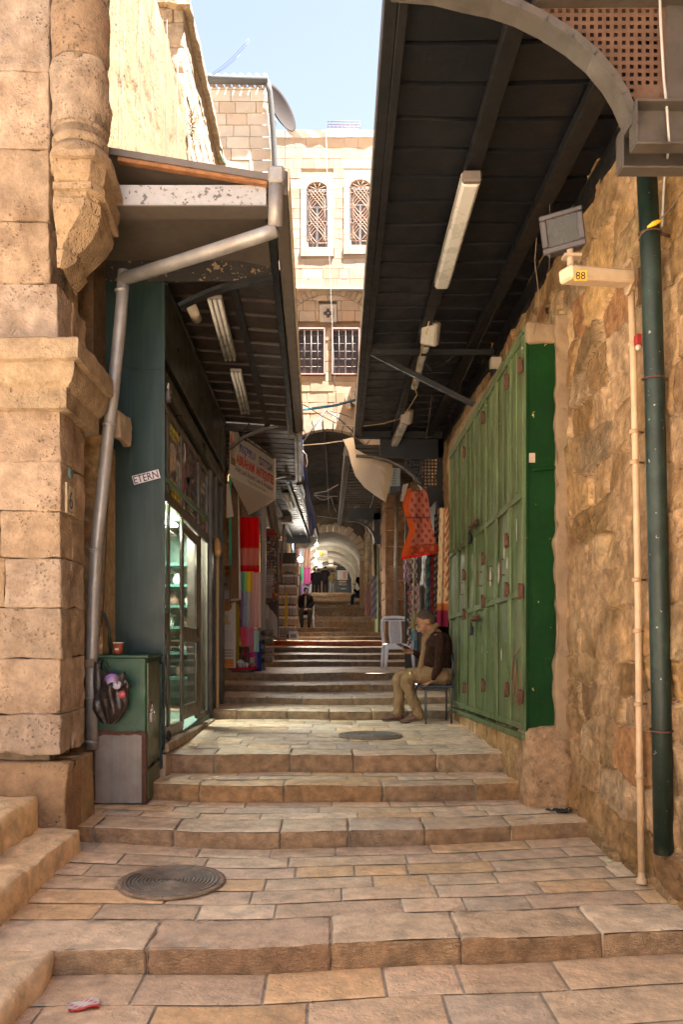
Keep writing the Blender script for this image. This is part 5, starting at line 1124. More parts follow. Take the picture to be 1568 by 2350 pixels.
# posters above the transom
b = MB(); b.box(.05, .40, 2.72, 3.40, -.075, -.066, M=LS); b.build('grey_panel', M['bronze'], shop)
def poster(u0, u1, draw):
    b = MB(); b.box(u0, u1, 2.72, 3.40, -.075, -.066, (.045, .022, .032), M=LS); Q = frame(LSM(u0, 2.72, -.0655), (0, 1, -.037), (0, 0, 1), (1, 0, 0)); draw(b, Q, u1-u0); b.build('poster', M['gloss'], shop)
def d1(b, Q, w):
    Y_ = (.70, .55, .02); e = .0008
    for (x, y, ww, h) in ((.06, .60, .42, .05), (.06, .54, .3, .04)): b.box(x, x+ww, y, y+h, 0, e, Y_, M=Q)
    b.box(.02, .34, .28, .5, 0, e, (.40, .34, .30), M=Q); b.box(.10, .22, .24, .40, e, 2*e, (.65, .35, .14), M=Q); b.box(.36, .50, .12, .40, e, 2*e, (.62, .55, .45), M=Q); b.box(.02, .1, .2, .36, e, 2*e, (.6, .58, .52), M=Q); b.box(.40, .46, .16, .36, 2*e, 3*e, (.25, .2, .18), M=Q)
    for (x, y, ww) in ((.04, .13, .36), (.04, .07, .46), (.14, .02, .38)): b.box(x, x+ww, y, y+.038, 0, e, Y_, M=Q)
def d2(b, Q, w):
    e = .0008; pts = [(.10+.07*math.cos(a)*(1 if math.sin(a) < 0 else .7), .27+.20*math.sin(a)) for a in np.linspace(0, 6.28, 20, endpoint=False)]
    big = [(.10+(x-.10)*1.35, .27+(y-.27)*1.2) for x, y in pts]
    b.add(xf(np.array([(x, y, e) for x, y in big]), Q), [tuple(range(20))], (.55, .40, .36)); b.add(xf(np.array([(x, y, 2*e) for x, y in pts]), Q), [tuple(range(20))], (.42, .05, .07))
    b.tube([xf(np.array([[x, y, .002]]), Q)[0] for x, y in ((.12, .66), (.16, .58), (.14, .48))], .006, 5, (.55, .40, .36)); b.tube([xf(np.array([[x, y, .002]]), Q)[0] for x, y in ((.07, .0), (.10, .06), (.14, .0))], .007, 5, (.55, .40, .36))
    for (x, y, r) in ((.34, .40, .10), (.42, .32, .08), (.32, .30, .07)): b.add(xf(np.array([(x+r*math.cos(a), y+r*math.sin(a), e) for a in np.linspace(0, 6.28, 9, endpoint=False)]), Q), [tuple(range(9))], (.17, .11, .15))
    b.box(.36, .62, .17, .20, 0, e, (.70, .55, .02), M=Q); b.box(.36, .56, .135, .155, 0, e, (.70, .55, .02), M=Q); b.box(.34, .60, .08, .10, 0, e, (.6, .52, .5), M=Q); b.box(.34, .72, .04, .062, 0, e, (.6, .52, .5), M=Q)
def d3(b, Q, w):
    e = .0008
    for (x, y, ww, h, c) in ((.04, .50, .38, .045, (.5, .46, .44)), (.04, .42, .3, .04, (.5, .46, .44)), (.05, .28, .1, .06, (.05, .22, .5)), (.10, .17, .3, .04, (.70, .58, .02)), (.10, .12, .24, .035, (.70, .58, .02)), (.25, .04, .18, .05, (.6, .06, .08))): b.box(x, x+ww, y, y+h, 0, e, c, M=Q)
poster(.47, 1.03, d1); poster(1.10, 2.02, d2); poster(2.16, 2.62, d3)
# sill
b = MB(); b.box(-.02, 3.74, .515, .60, -.6, .03, (.52, .41, .30), M=LS, b=.012); b.build('marble_sill', M['gloss'] if False else M['stone'], shop)
b = MB(); rock(b, -.06, 3.78, .1, .51, -.5, .012, .05, .02, .012, 6, (.44, .33, .23), 0, LS, 'ZXx', seed=3); b.build('sill_base', M['plaster'], shop)
for (u, v, s_) in ((-.02, .63, 1), (3.80, .62, -1)):
    b = MB(); b.tube([LSM(u+.035*math.cos(a), v+.03+.035*math.sin(a), .035) for a in np.linspace(0, 6.28, 16)], .011, 8); b.build('ring_bolt', M['steel'], shop)
# interior
mint = pmat('mint_wall', (.15, .25, .19), .6, var=.12, vscale=4)
b = MB(); b.box(-3.1, -3.05, 6.6, 10.1, .5, 3.4); b.box(-3.1, -1.42, 10.02, 10.06, .5, 3.4); b.box(-3.1, -1.42, 6.56, 6.6, .5, 3.4); b.box(-3.1, -1.36, 6.6, 10.1, 2.78, 2.82); b.box(-3.1, -1.36, 6.6, 10.1, .5, .56); b.build('interior_walls', mint, shop)
t = thing('display_shelves', 'glass shelves inside the shop window with mint backing', 'shelves', (-2.2, 8.9, .6))
for k, z in enumerate((.95, 1.25, 1.55, 1.8, 2.05, 2.3)):
    b = MB(); b.box(-2.75, -1.42, 9.3, 9.8, z, z+.018, (.30, .42, .36)); b.box(-2.75, -1.42, 9.29, 9.30, z-.012, z+.02, (.06, .16, .12)); b.build('shelf', M['gloss'], t)
b = MB(); b.box(-2.75, -1.40, 9.8, 9.83, .6, 2.7, (.17, .29, .22)); b.build('back_panel', M['gloss'], t)
b = MB(); b.box(-1.45, -1.43, 9.3, 9.8, .6, 2.7, (.03, .08, .06)); b.build('upright', M['gloss'], t)
for k in range(14):
    z = (.97, 1.27, 1.57, 1.82, 2.07)[k % 5]; x = -1.95+.037*k; s_ = rng.uniform(.05, .09)
    b = MB(); pr = [(0, 0), (s_*.5, 0), (s_*.8, s_*.8), (s_*.4, s_*1.6), (s_*.5, s_*1.9), (0, s_*1.9)]; b.lathe(pr, (x, 9.45, z), 12, [(.60, .52, .42), (.36, .18, .09), (.62, .6, .55), (.20, .12, .08)][k % 4])
    b.build('antique_pot', M['attr'], **P_('small '+['pale', 'terracotta', 'white', 'dark'][k % 4]+' antique pot on the '+['lowest', 'second', 'middle', 'fourth', 'top'][k % 5]+' glass shelf in the shop', 'pot', 'antique pots on the shop shelves'))
for k, (u, v) in enumerate(((.22, 1.78), (.22, 2.16), (.72, 1.30), (.75, 1.95), (.22, .74))):
    b = MB(); p = LSM(u, v, -.26); b.lathe([(0, 0), (.085, 0), (.075, .05), (.05, .14), (.03, .22), (.045, .25), (0, .27)], p, 14, (.62, .58, .50)); b.tube([p+np.array((.05*math.cos(a), .05*math.sin(a), .16-.03*math.cos(a))) for a in np.linspace(0, 6.28, 12)], .007, 5, (.08, .05, .04))
    b.build('necklace_bust', M['attr'], **P_('pale necklace bust behind the shop glass, '+['at eye level of the first pane', 'high in the first pane', 'low in the second pane', 'high in the second pane', 'at the foot of the first pane'][k], 'display bust'))
t = thing('window_shelving', 'thin glass shelves behind the first two shop panes', 'shelves', (-1.6, 6.9, .6))
for z in (.70, 1.22, 1.70, 2.10, 2.45): b = MB(); b.box(.06, 1.0, z-.012, z, -.42, -.10, (.5, .62, .56), M=LS); b.build('glass_shelf', M['gloss'], t)
b = MB(); b.box(.06, 1.02, .7, 2.6, -.47, -.45, (.20, .28, .22), M=LS); b.build('backing', M['attr'], t)
for (p, lab) in (((-1.58, 6.95, 2.55), 'lit lamp in the ceiling behind the first shop pane'), ((-1.75, 8.75, 2.70), 'lit strip lamp on the shop ceiling behind the door')):
    t = thing('shop_lamp', lab, 'lamp', p); b = MB(); b.box(p[0]-.05, p[0]+.05, p[1]-.22, p[1]+.22, p[2], p[2]+.03, b=.008); b.build('tube', M['lit'], t)
    l = bpy.data.lights.new('shop_light', 'AREA'); l.energy = 6; l.size = .3; l.color = (1, .97, .92); lo = bpy.data.objects.new('shop_light', l); lo.location = (p[0], p[1], p[2]-.03); col.objects.link(lo)
b = MB(); p = LSM(1.75, .98, -.45); b.lathe([(0, 0), (.05, .0), (.09, .05), (.07, .11), (0, .12)], p, 14, (.50, .22, .10)); b.build('clay_bowl', M['attr'], **P_('reddish clay bowl low behind the glass door of the shop', 'bowl'))
# wall strip between pillar and cladding
b = MB(); rubble(b, frame((0, 5.98, 0), (1, 0, 0), (0, 0, 1), (0, -1, 0)), -2.4, -1.70, .1, 3.0, .03, .3, .03, 31, PAL_R, asp=1.2); b.box(-2.4, -1.72, 6.02, 6.38, .1, 2.98, (.4, .3, .18)); b.box(-2.4, -1.80, 6.05, 6.38, 2.98, 4.6, (.16, .11, .07)); b.box(-1.96, -1.90, 5.6, 6.38, 2.9, 4.72, (.16, .11, .07)); b.build('return_wall', M['rubble'], tb)  # upper boxes added, coloured dark, to hide the sunlit wall behind the gap
b = MB(); rock(b, -1.63, -1.585, 6.0, 6.3, 3.0, 3.2, .02, .01, .02, 8, (.38, .29, .2), 0, None, 'yXzZ', seed=3); b.build('mortar_lump', M['plaster'], tb)
# ------------------------------------------------ electrical cabinet
t = thing('electrical_cabinet', 'green and bare grey metal utility cabinet standing before the green shop side', 'cabinet', (-1.53, 6.1, .212)); CAB = t
xl, xr_, yf = at(222, 0, 5.87)[0], at(335, 0, 5.87)[0], 5.87
b = MB(); b.box(xl, xr_, yf, 6.37, .74, 1.31, b=.008); b.box(xl-.01, xr_+.02, yf-.012, 6.38, 1.305, 1.33, b=.005); b.build('body', pmat('cabinet_green', (.012, .065, .028), .45, var=.35, vscale=4, bump=.2, chip=(.30, .26, .18), chipT=.69, chipS=22, dirt=(.02, .03, .02), dirtS=3, dirtA=.5), t)
b = MB(); b.box(xl-.012, xr_-.03, yf-.010, 6.3, .222, .745, b=.003); b.build('base_plate', M['bare'], t)
b = MB(); b.box(xr_-.03, xr_+.004, yf-.004, yf+.05, .215, .745, b=.003); 
P = np.array([[(x, yf-.012, z) for x in np.linspace(xl, xr_, 14)] for z in (.735, .765)]); P[:, :, 2] += np.random.RandomState(2).uniform(-.012, .012, (2, 14)); b.grid(P, smooth=False); b.build('rusty_seam', M['rust'], t)
side_m = pmat('cabinet_side', (.10, .115, .06), .35, .3, var=.35, vscale=3, bump=.1, dirt=(.02, .05, .03), dirtS=2, dirtA=.6)
b = MB(); b.box(xr_+.0, xr_+.012, yf+.03, 6.30, .50, 1.27, b=.003); b.box(xr_+.0, xr_+.012, yf+.03, 6.30, .235, .47, b=.003); dd = b.build('side_door', side_m, t)
b = MB(); b.box(xr_+.010, xr_+.03, yf+.02, yf+.12, .92, .97, b=.004); b.build('hasp', M['rust'], dd)
b = MB(); b.box(xr_+.014, xr_+.045, yf+.03, yf+.11, .82, .90, (.10, .075, .07), b=.006); b.tube([(xr_+.03, yf+.07+.025*math.cos(a), .90+.055*math.sin(a)) for a in np.linspace(0, 3.14, 9)], .006, 6, (.5, .46, .42)); b.build('padlock', M['gloss'], dd)
b = MB(); b.box(xr_-.01, xr_+.03, 6.31, 6.37, .40, 1.25, b=.006); 
for z in (1.1, .55): b.tube([(xr_+.03, 6.34, z), (xr_+.03, 6.34, z+.12)], .016, 8)
b.build('hinge_post', M['green_teal'], t)
t = thing('coffee_cup', 'brown paper coffee cup standing on the green cabinet', 'cup', (-1.573, 5.98, 1.33)); p = (-1.590, 5.98, 1.332)
b = MB(); b.lathe([(0, 0), (.027, 0), (.029, .002), (.040, .088), (.038, .088), (.027, .004)], p, 20, (.30, .055, .02)); b.build('cup', M['attr'], t)
b = MB(); b.lathe([(.0405, .084), (.0425, .087), (.0425, .091), (.0395, .091), (.0395, .084)], p, 20, (.62, .58, .52)); b.build('rim', M['attr'], t)
b = MB(); b.box(p[0]-.016, p[0]+.012, p[1]-.0375, p[1]-.036, p[2]+.032, p[2]+.046, (.6, .52, .46)); b.build('logo', M['attr'], t)
# rubbish bag
t = thing('rubbish_bag', 'dark plastic carrier bag of rubbish hung on the grey drainpipe strap', 'bag', (-1.58, 5.78, .85))
cb_ = at(258, 1600, 5.76); nz, na = 34, 60; G = []
for i in range(nz):
    s_ = i/(nz-1); z = at(0, 1660-s_*110, 5.76)[2]; rx = .125*math.sin(min(1, s_*1.9+.16)*math.pi/2)*(1-.18*s_)+.005; ry = rx*.55
    row = []
    for a in np.linspace(0, 2*math.pi, na):
        f = .009*math.sin(a*5+s_*4)+.006*math.sin(a*11+s_*6)+.007*math.sin(a*3-s_*9); up = 0
        if s_ > .75: up = (s_-.75)*4*(.09*max(0, -math.cos(a))**2-.03*math.cos(a-.6)+ .05*max(0, math.cos(a))**3)
        row.append((cb_[0]-.012+(rx+f)*math.cos(a)-.05*(1-s_)*.3, cb_[1]+(ry+f)*math.sin(a), z+up))
    G.append(row)
bagm = pmat('thin_plastic', (.035, .022, .018), .28, var=.3, bump=.5, bscale=18)
b = MB(); b.grid(np.array(G)); b.build('bag', bagm, t)
b = MB(); b.tube([at(222, 1565, 5.75), at(228, 1530, 5.74), at(236, 1512, 5.76), at(246, 1520, 5.74), at(256, 1548, 5.72)], [.016, .014, .012, .011, .014], 8, flat=.4); b.tube([at(222, 1560, 5.77), at(226, 1522, 5.77), at(232, 1512, 5.77)], [.012, .01, .008], 6); b.tube([at(281, 1580, 5.72), at(290, 1560, 5.72), at(294, 1572, 5.72), at(291, 1590, 5.72)], [.02, .022, .02, .015], 8); b.build('handles', bagm, t)
b = MB(); Mx = Euler((R(-35), R(-20), 0)).to_matrix(); p = at(256, 1556, 5.70); ax_ = tuple(Mx @ Vector((0, 0, 1))); b.lathe([(.035, -.06), (.050, .0), (.047, 0), (.032, -.055)], p, 20, (.45, .33, .50), axis=ax_); b.lathe([(.0495, -.006), (.053, 0), (.0495, .005)], p, 20, (.35, .12, .60), axis=ax_); b.build('plastic_cup', M['gloss'], t)
b = MB(); b.ball(at(268, 1570, 5.72), .035, (.55, .55, .65)); b.ball(at(280, 1593, 5.70), .028, (.50, .10, .12)); b.build('crumpled_packaging', M['attr'], t)
b = MB(); b.tube([at(226, 1395, 5.97), at(240, 1410, 5.95), at(250, 1440, 5.95), at(254, 1500, 5.97)], .012, 8, (.012, .015, .012)); b.build('black_hose', M['attr'], **P_('short black hose curving down to the top of the cabinet', 'hose'))
# ------------------------------------------------ antiquities sign (triangular box)
t = thing('antiquities_sign', 'white box sign of the antiquities shop hanging under the left canopy', 'sign', (-1.1, 12, 3.6))
A, B, C = np.array((-1.312, 10.6)), np.array((-.826, 12.5)), np.array((-1.40, 14.1)); zb0, zt0 = 3.60, 4.42
b = MB(); V = [(*A, zb0), (*B, zb0), (*C, zb0), (*A, zt0), (*B, zt0), (*C, zt0)]; b.add(V, [(2, 1, 0), (3, 4, 5), (0, 1, 4, 3), (1, 2, 5, 4), (2, 0, 3, 5)], (.66, .60, .50)); b.build('box', M['attr'], t)
L = np.linalg.norm(B-A); e = (B-A)/L; S = frame((A[0], A[1], zb0), (e[0], e[1], 0), (0, 0, 1), (e[1], -e[0], 0))
b = MB()
for z in (0, zt0-zb0-.02): b.box(0, L, z, z+.02, 0, .02, (.68, .63, .55), M=S)
b.box(L-.02, L, 0, zt0-zb0, 0, .02, (.55, .48, .38), M=S); b.build('edge_trim', M['attr'], t)
def lay(x, y, w=.004): return S @ frame((x, y, w), (1, 0, 0), (0, 1, 0), (0, 0, 1))
H_ = .82; b = MB()
text(b, 'ABRAHAM', lay(.24, .235), .2, .74, (.60, .035, .02), bold=.006, squash=.95); b.build('lettering', M['attr'], t); b = MB(); text(b, 'ANTIQUITIES', lay(1.06, .235), .2, .84, (.60, .035, .02), bold=.006, squash=.95); b.build('lettering', M['attr'], t)
b = MB(); text(b, 'אברהם'[::-1], lay(1.20, .42), .19, .62, (.06, .06, .30), bold=.003); b.build('lettering', M['attr'], t); b = MB(); text(b, 'עתיקות'[::-1], lay(.36, .42), .19, .66, (.06, .06, .30), bold=.003); b.build('lettering', M['attr'], t)
ar = 'ﺍﻟﺤﺎﺝ ﻧﺒﻴﻞ ﺍﻟﺤﺎﺝ ﻋﻤﺮ ﺍﻟﺤﺮﻭﺏ'
b = MB(); text(b, ar[::-1], lay(.36, .69), .14, 1.42, (.05, .04, .03), bold=.002); b.build('lettering', M['attr'], t)
b = MB(); text(b, 'Holy Land Ancient Coins & Antiquities', lay(.22, .125), .11, 1.62, (.10, .09, .16)); text(b, 'Prop. El-Haroub & Sons', lay(.70, .05), .07, .80, (.30, .27, .25)); b.build('small_lettering', M['attr'], t)
b = MB(); b.box(.38, 1.86, .635, .655, .002, .005, (.05, .04, .03), M=S); b.build('black_rule', M['attr'], t)
b = MB(); cc = [(.10+.095*math.cos(a), .40+.22*math.sin(a)) for a in np.linspace(0, 6.28, 20, endpoint=False)]; b.add(xf(np.array([(x, y, .003) for x, y in cc]), S), [tuple(range(20))], (.62, .20, .13)); b.box(.03, .20, .18, .28, .004, .006, (.20, .14, .04), M=S)
b.box(.06, .11, .28, .52, .004, .006, (.40, .26, .2), M=S); b.box(.12, .17, .28, .42, .004, .006, (.52, .52, .5), M=S); b.build('emblem', M['attr'], t)
# white cloth/awning tip and green pole beside shop end
b = MB(); A_, B_ = at(522, 1085, 10.5), at(534, 1190, 10.7); V = [at(520, 1110, 10.6), at(526, 1110, 10.7), at(536, 1184, 10.7), at(520, 1188, 10.5)]; V = V+[v+np.array((0, .02, 0)) for v in V]; b.add(V, [(0, 1, 2, 3), (7, 6, 5, 4), (0, 4, 5, 1), (1, 5, 6, 2), (2, 6, 7, 3), (3, 7, 4, 0)], (.62, .58, .52)); b.build('white_lampshade', M['attr'], **P_('white flared shade hanging at the end of the shop beneath the sign', 'shade'))
b = MB(); b.beam(at(528, 1090, 10.9), at(529, 1298, 10.9), .035, .035, (.01, .20, .12)); b.build('green_post', M['attr'], **P_('bright green thin post beside the tall brown board', 'post'))
t = thing('tall_board', 'tall brown display board with white edge standing beyond the shop', 'board', at(540, 1375, 11.6))
b = MB(); V = [at(531, 1118, 11.4), at(546, 1112, 12.2), at(549, 1378, 12.2), at(531, 1384, 11.4)]; V = V+[v+np.array((-.03, .02, 0)) for v in V]; b.add(V, [(0, 1, 2, 3), (7, 6, 5, 4), (0, 4, 5, 1), (1, 5, 6, 2), (2, 6, 7, 3), (3, 7, 4, 0)], (.20, .12, .06)); b.build('panel', M['attr'], t)
b = MB(); b.beam(at(545, 1112, 12.2), at(551, 1376, 12.2), .03, .03, (.62, .56, .48)); b.beam(at(531, 1376, 11.4), at(551, 1374, 12.2), .02, .03, (.5, .44, .34)); b.build('edge_strip', M['attr'], t)
# banner stand
t = thing('shop_banner', 'tall orange and white banner with jars and coins beside the shop end', 'banner', at(520, 1535, 12.3))
YB_ = 12.3; x0, x1 = at(490, 0, YB_)[0], at(541, 0, YB_)[0]; z0, z1 = at(0, 1532, YB_)[2], at(0, 1293, YB_)[2]; Wd, Ht = x1-x0, z1-z0
Q = frame((x0, YB_, z0), (1, 0, 0), (0, 0, 1), (0, -1, 0))
b = MB(); b.box(0, Wd, 0, Ht, -.02, 0, (.64, .58, .52), M=Q); b.build('board', M['attr'], t)
b = MB(); e = .002
b.box(.01, Wd-.03, Ht*.875, Ht*.985, 0, e, (.72, .26, .04), M=Q); b.box(.01, Wd-.03, .01, .14, 0, e, (.72, .26, .04), M=Q)
text(b, 'ABRAHAM', Q @ frame((.015, Ht*.94, e*1.5), (1, 0, 0), (0, 1, 0), (0, 0, 1)), .075, Wd-.065, (.05, .03, .02), bold=.001); text(b, 'ANTIQUITIES', Q @ frame((.015, Ht*.895, e*1.5), (1, 0, 0), (0, 1, 0), (0, 0, 1)), .06, Wd-.065, (.05, .03, .02), bold=.001)
text(b, 'JERUSALEM OLD CITY', Q @ frame((.02, .105, e*1.5), (1, 0, 0), (0, 1, 0), (0, 0, 1)), .04, Wd-.07, (.25, .06, .02)); text(b, 'NEAR 8TH STATION', Q @ frame((.02, .065, e*1.5), (1, 0, 0), (0, 1, 0), (0, 0, 1)), .04, Wd-.07, (.25, .06, .02))
b.build('printed_bands', M['attr'], t)
def sil(pts, ox, oy, s_, c, dz=.003): b.add(xf(np.array([(ox+x*s_, oy+y*s_, dz) for x, y in pts]), Q), [tuple(range(len(pts)))], c)
b = MB(); jar = [(-.35, 0), (.35, 0), (.9, .5), (1.0, 1.0), (.7, 1.5), (.35, 1.8), (.38, 2.1), (.55, 2.25), (-.55, 2.25), (-.38, 2.1), (-.35, 1.8), (-.7, 1.5), (-1.0, 1.0), (-.9, .5)]
cx_ = Wd*.60; sil(jar, cx_, Ht*.545, .085, (.48, .20, .07)); b.build('jar_picture', M['attr'], t); b = MB(); lampo = [(math.cos(a), .7*math.sin(a)) for a in np.linspace(0, 6.28, 14, endpoint=False)]
sil(lampo, cx_, Ht*.78, .08, (.55, .36, .16)); sil(lampo, cx_-.03, Ht*.80, .03, (.18, .10, .05), .004); b.build('oil_lamp_picture', M['attr'], t); b = MB()
jug = [(-.8, 0), (.8, 0), (.9, .6), (.3, .9), (.25, 1.9), (.6, 2.3), (-.6, 2.3), (-.25, 1.9), (-.3, .9), (-.9, .6)]; sil(jug, cx_, Ht*.415, .065, (.60, .42, .16)); b.build('jug_picture', M['attr'], t); b = MB()
for k in range(18): sil(lampo, Wd*.30+(k % 6)*Wd*.11, Ht*.115+(k//6)*.045, .022, (.42, .36, .22) if k % 2 else (.32, .27, .17), .003+.0004*k)
b.build('coins_picture', M['attr'], t); b = MB()
for k in range(9): b.box(Wd*.40, Wd*.72, Ht*.25+k*.022, Ht*.25+k*.022+.006, 0, .003, (.40, .38, .38), M=Q)
for k in range(12): b.box(Wd*.80, Wd*.83, Ht*.235+k*.018, Ht*.235+k*.018+.009, 0, .003, (.2, .18, .2), M=Q)
b.build('small_print', M['attr'], t)
# ------------------------------------------------ cloth goods
def hang(name, label, cat, px0, px1, py0, py1, Y, colf, amp=.02, nf=5, n=26, m=36, group=None, taper=0, skew=0, wav=0, Yr=0, thick=.006, lean=0):
    u = np.linspace(0, 1, n); v = np.linspace(0, 1, m); A = at(px0, py0, Y); B = at(px1, py1, Y); W_, H = B[0]-A[0], A[2]-B[2]
    G = np.zeros((m, n, 3)); C = np.zeros((m, n, 3))
    for i, vv in enumerate(v):
        for j, uu in enumerate(u):
            w = 1-taper*(1-vv); x = A[0]+W_*(.5+(uu-.5)*w)+skew*vv; G[i, j] = (x, Y+Yr*uu+amp*math.sin(uu*nf*6.28+vv*2)*(.4+.6*vv)+lean*vv, A[2]-H*vv-wav*math.sin(uu*9)*vv*.5); C[i, j] = colf(uu, vv)
    b = MB(); b.grid(G, C.reshape(-1, 3)); b.grid(G+np.array((0, thick, 0)), C.reshape(-1, 3)*.9, flip=True)
    return b.build(name, M['cloth'], **P_(label, cat, group))
def red(u, v):
    if v < .50: return (.62, .005, .006)
    if v < .54 or .86 > v > .80: return (.62, .02, .02)
    if v < .80: return (.60, .17, .12)
    return (.66, .004, .008)
hang('red_scarf', 'bright red fringed scarf hanging below the antiquities sign', 'scarf', 551, 595, 1186, 1322, 13.0, red, .02, 3)
def rain(u, v):
    top = [(.10, .40, .42), (.18, .50, .25), (.65, .60, .06), (.72, .42, .03)]; bot = [(.22, .12, .42), (.30, .32, .46), (.40, .45, .50), (.55, .35, .25)]
    k = min(3.999, u*4); i = int(k); f = k-i; T = top if v < .35 else bot; j = min(3, i+1); a, b_ = np.array(T[i]), np.array(T[j]); return a*(1-f)+b_*f
hang('rainbow_scarf', 'rainbow coloured scarf hanging under the bright red scarf', 'scarf', 553, 583, 1311, 1440, 12.95, rain, .018, 3)
hang('pink_scarf', 'pale pink scarf beside the rainbow scarf', 'scarf', 580, 599, 1313, 1440, 12.9, lambda u, v: (.66, .33, .33) if u < .6 else (.68, .45, .33), .015, 2, 12)
hang('crimson_scarf', 'crimson scarf with price tags hanging below the rainbow scarf', 'scarf', 547, 566, 1438, 1500, 12.8, lambda u, v: (.62, .08, .10) if v < .75 else (.55, .01, .04), .015, 2, 14)
hang('magenta_scarf', 'deep pink scarf with shiny fringe in the lower scarf row', 'scarf', 562, 583, 1440, 1508, 12.82, lambda u, v: (.58, .16, .26) if v < .85 else (.60, .01, .22), .012, 2, 14)
hang('mint_scarf', 'mint green scarf in the lower scarf row', 'scarf', 581, 594, 1446, 1495, 12.85, lambda u, v: (.38, .60, .48), .01, 2, 10)
hang('blue_patterned_cloth', 'blue grey patterned cloth hanging lowest by the antiquities table', 'cloth', 548, 575, 1507, 1556, 12.95, lambda u, v: np.array((.14, .30, .38))*(1+.35*math.sin(u*24+v*9)*math.sin(v*20)), .008, 2, 22)
hang('cream_cloth', 'cream fringed cloth between the blue grey and purple cloths', 'cloth', 574, 585, 1500, 1552, 12.92, lambda u, v: (.62, .47, .33), .008, 2, 8)
hang('purple_cloth', 'spotted purple cloth by the grey post', 'cloth', 584, 592, 1500, 1556, 12.9, lambda u, v: (.22, .08, .28) if math.sin(u*40)*math.sin(v*60) < .3 else (.5, .3, .5), .006, 2, 12)
hang('navy_cloth', 'navy blue cloth hanging against the grey post', 'cloth', 590, 600, 1470, 1540, 12.88, lambda u, v: (.03, .05, .20), .01, 2, 8)
hang('dark_patterned_scarf', 'grey brown patterned scarf right of the mint scarf', 'scarf', 592, 602, 1440, 1500, 13.0, lambda u, v: (.15, .11, .12) if math.sin(u*30+v*50) < 0 else (.32, .25, .25), .008, 2, 10)
hang('olive_curtain', 'narrow mustard curtain behind the orange banner', 'curtain', 541, 549, 1385, 1532, 12.6, lambda u, v: (.32, .22, .02), .01, 2, 8)
b = MB(); b.beam(at(606, 1118, 13.2), at(604, 1545, 13.2), .075, .075, (.22, .19, .16)); b.build('grey_post', M['attr'], **P_('square grey post with wires between scarves and the drinks stall', 'post'))
for k, py in enumerate((1474, 1494, 1516, 1536)):
    b = MB(); p = at(612, py-22, 13.0); 
    b.tube([p+np.array((-.06, 0, .0)), p+np.array((.10, .02, .015))], [.045, .05], 12, [(.16, .12, .09), (.14, .13, .08), (.18, .12, .09), (.22, .13, .10)][k]); b.ball(p+np.array((-.06, -.02, 0)), .042, (.03, .025, .02)); b.tube([p+np.array((.09, 0, .01)), p+np.array((.115, 0, .01))], .055, 12, (.30, .22, .17))
    b.build('carved_jug', M['attr'], **P_('small dark jug hung sideways on the grey post, '+['topmost', 'second from top', 'third from top', 'lowest'][k]+' of four', 'jug', 'jugs hung on the grey post'))
t = thing('antiques_table', 'low red cloth covered table of silver trinkets by the banner', 'table', at(556, 1548, 12.6))
p = at(556, 1532, 12.6); zf = .865
b = MB(); b.box(p[0]-.20, p[0]+.23, 12.4, 12.9, p[2]-.02, p[2]+.012, (.50, .01, .03), b=.008); b.build('red_cloth', M['cloth'], t)
b = MB(); b.box(p[0]-.15, p[0]+.12, 12.45, 12.85, zf, p[2]-.02, (.14, .06, .03)); b.box(p[0]+.12, p[0]+.19, 12.45, 12.8, zf, p[2]-.02, (.012, .02, .03)); b.build('crate_base', M['attr'], t)
for k, (dx, s_, c) in enumerate(((-.13, .06, (.45, .42, .40)), (-.02, .09, (.50, .50, .50)), (.08, .06, (.5, .35, .3)), (.16, .05, (.35, .12, .1)), (.03, .05, (.5, .48, .42)))):
    b = MB(); b.lathe([(0, 0), (s_*.5, 0), (s_*.3, s_*.2), (s_*.7, s_*.8), (s_*.5, s_*1.2), (s_*.2, s_*1.3), (0, s_*1.5)], (p[0]+dx, 12.5+.05*(k % 2), p[2]+.012), 14, c); b.build('trinket', M['gloss'], **P_(['small grey silver pot at the left end of the red table', 'largest round silver pot on the red table', 'pinkish painted pot on the red table', 'dark red trinket at the right end of the red table', 'cream trinket between the pots on the red table'][k], 'trinket', 'trinkets on the red table'))
t = thing('brass_stool', 'small dark turned wood stand with round brass tray', 'stand', at(562, 1530, 12.75)); q = at(562, 1483, 12.75)
b = MB(); b.lathe([(0, 0), (.15, .0), (.15, .012), (0, .018)], q, 20, (.28, .18, .09)); b.build('tray', M['attr'], t)
for dx in (-.05, .04): b = MB(); b.lathe([(.03, -.34), (.025, -.28), (.04, -.2), (.02, -.12), (.035, -.05), (.02, 0)], q+np.array((dx, 0, 0)), 10, (.12, .06, .02)); b.build('leg', M['attr'], t)
b = MB(); b.lathe([(0, 0), (.035, 0), (.04, .04), (.015, .09), (.02, .14), (0, .16)], q+np.array((-.09, 0, .016)), 12, (.55, .38, .15)); b.build('brass_ewer', M['gloss'], **P_('small brass ewer standing on the round tray', 'ewer'))
# ================================================================== UPPER STREET GOODS (left)
rng = random.Random(51)
def zat(py, Y): return EYE-(py-CY)/F*Y
def xat(px, Y): return (px-CX)/F*Y
def slab(b, px0, px1, py0, py1, Y, th, c, **k): b.box(xat(px0, Y), xat(px1, Y), Y, Y+th, zat(py1, Y), zat(py0, Y), c, **k)
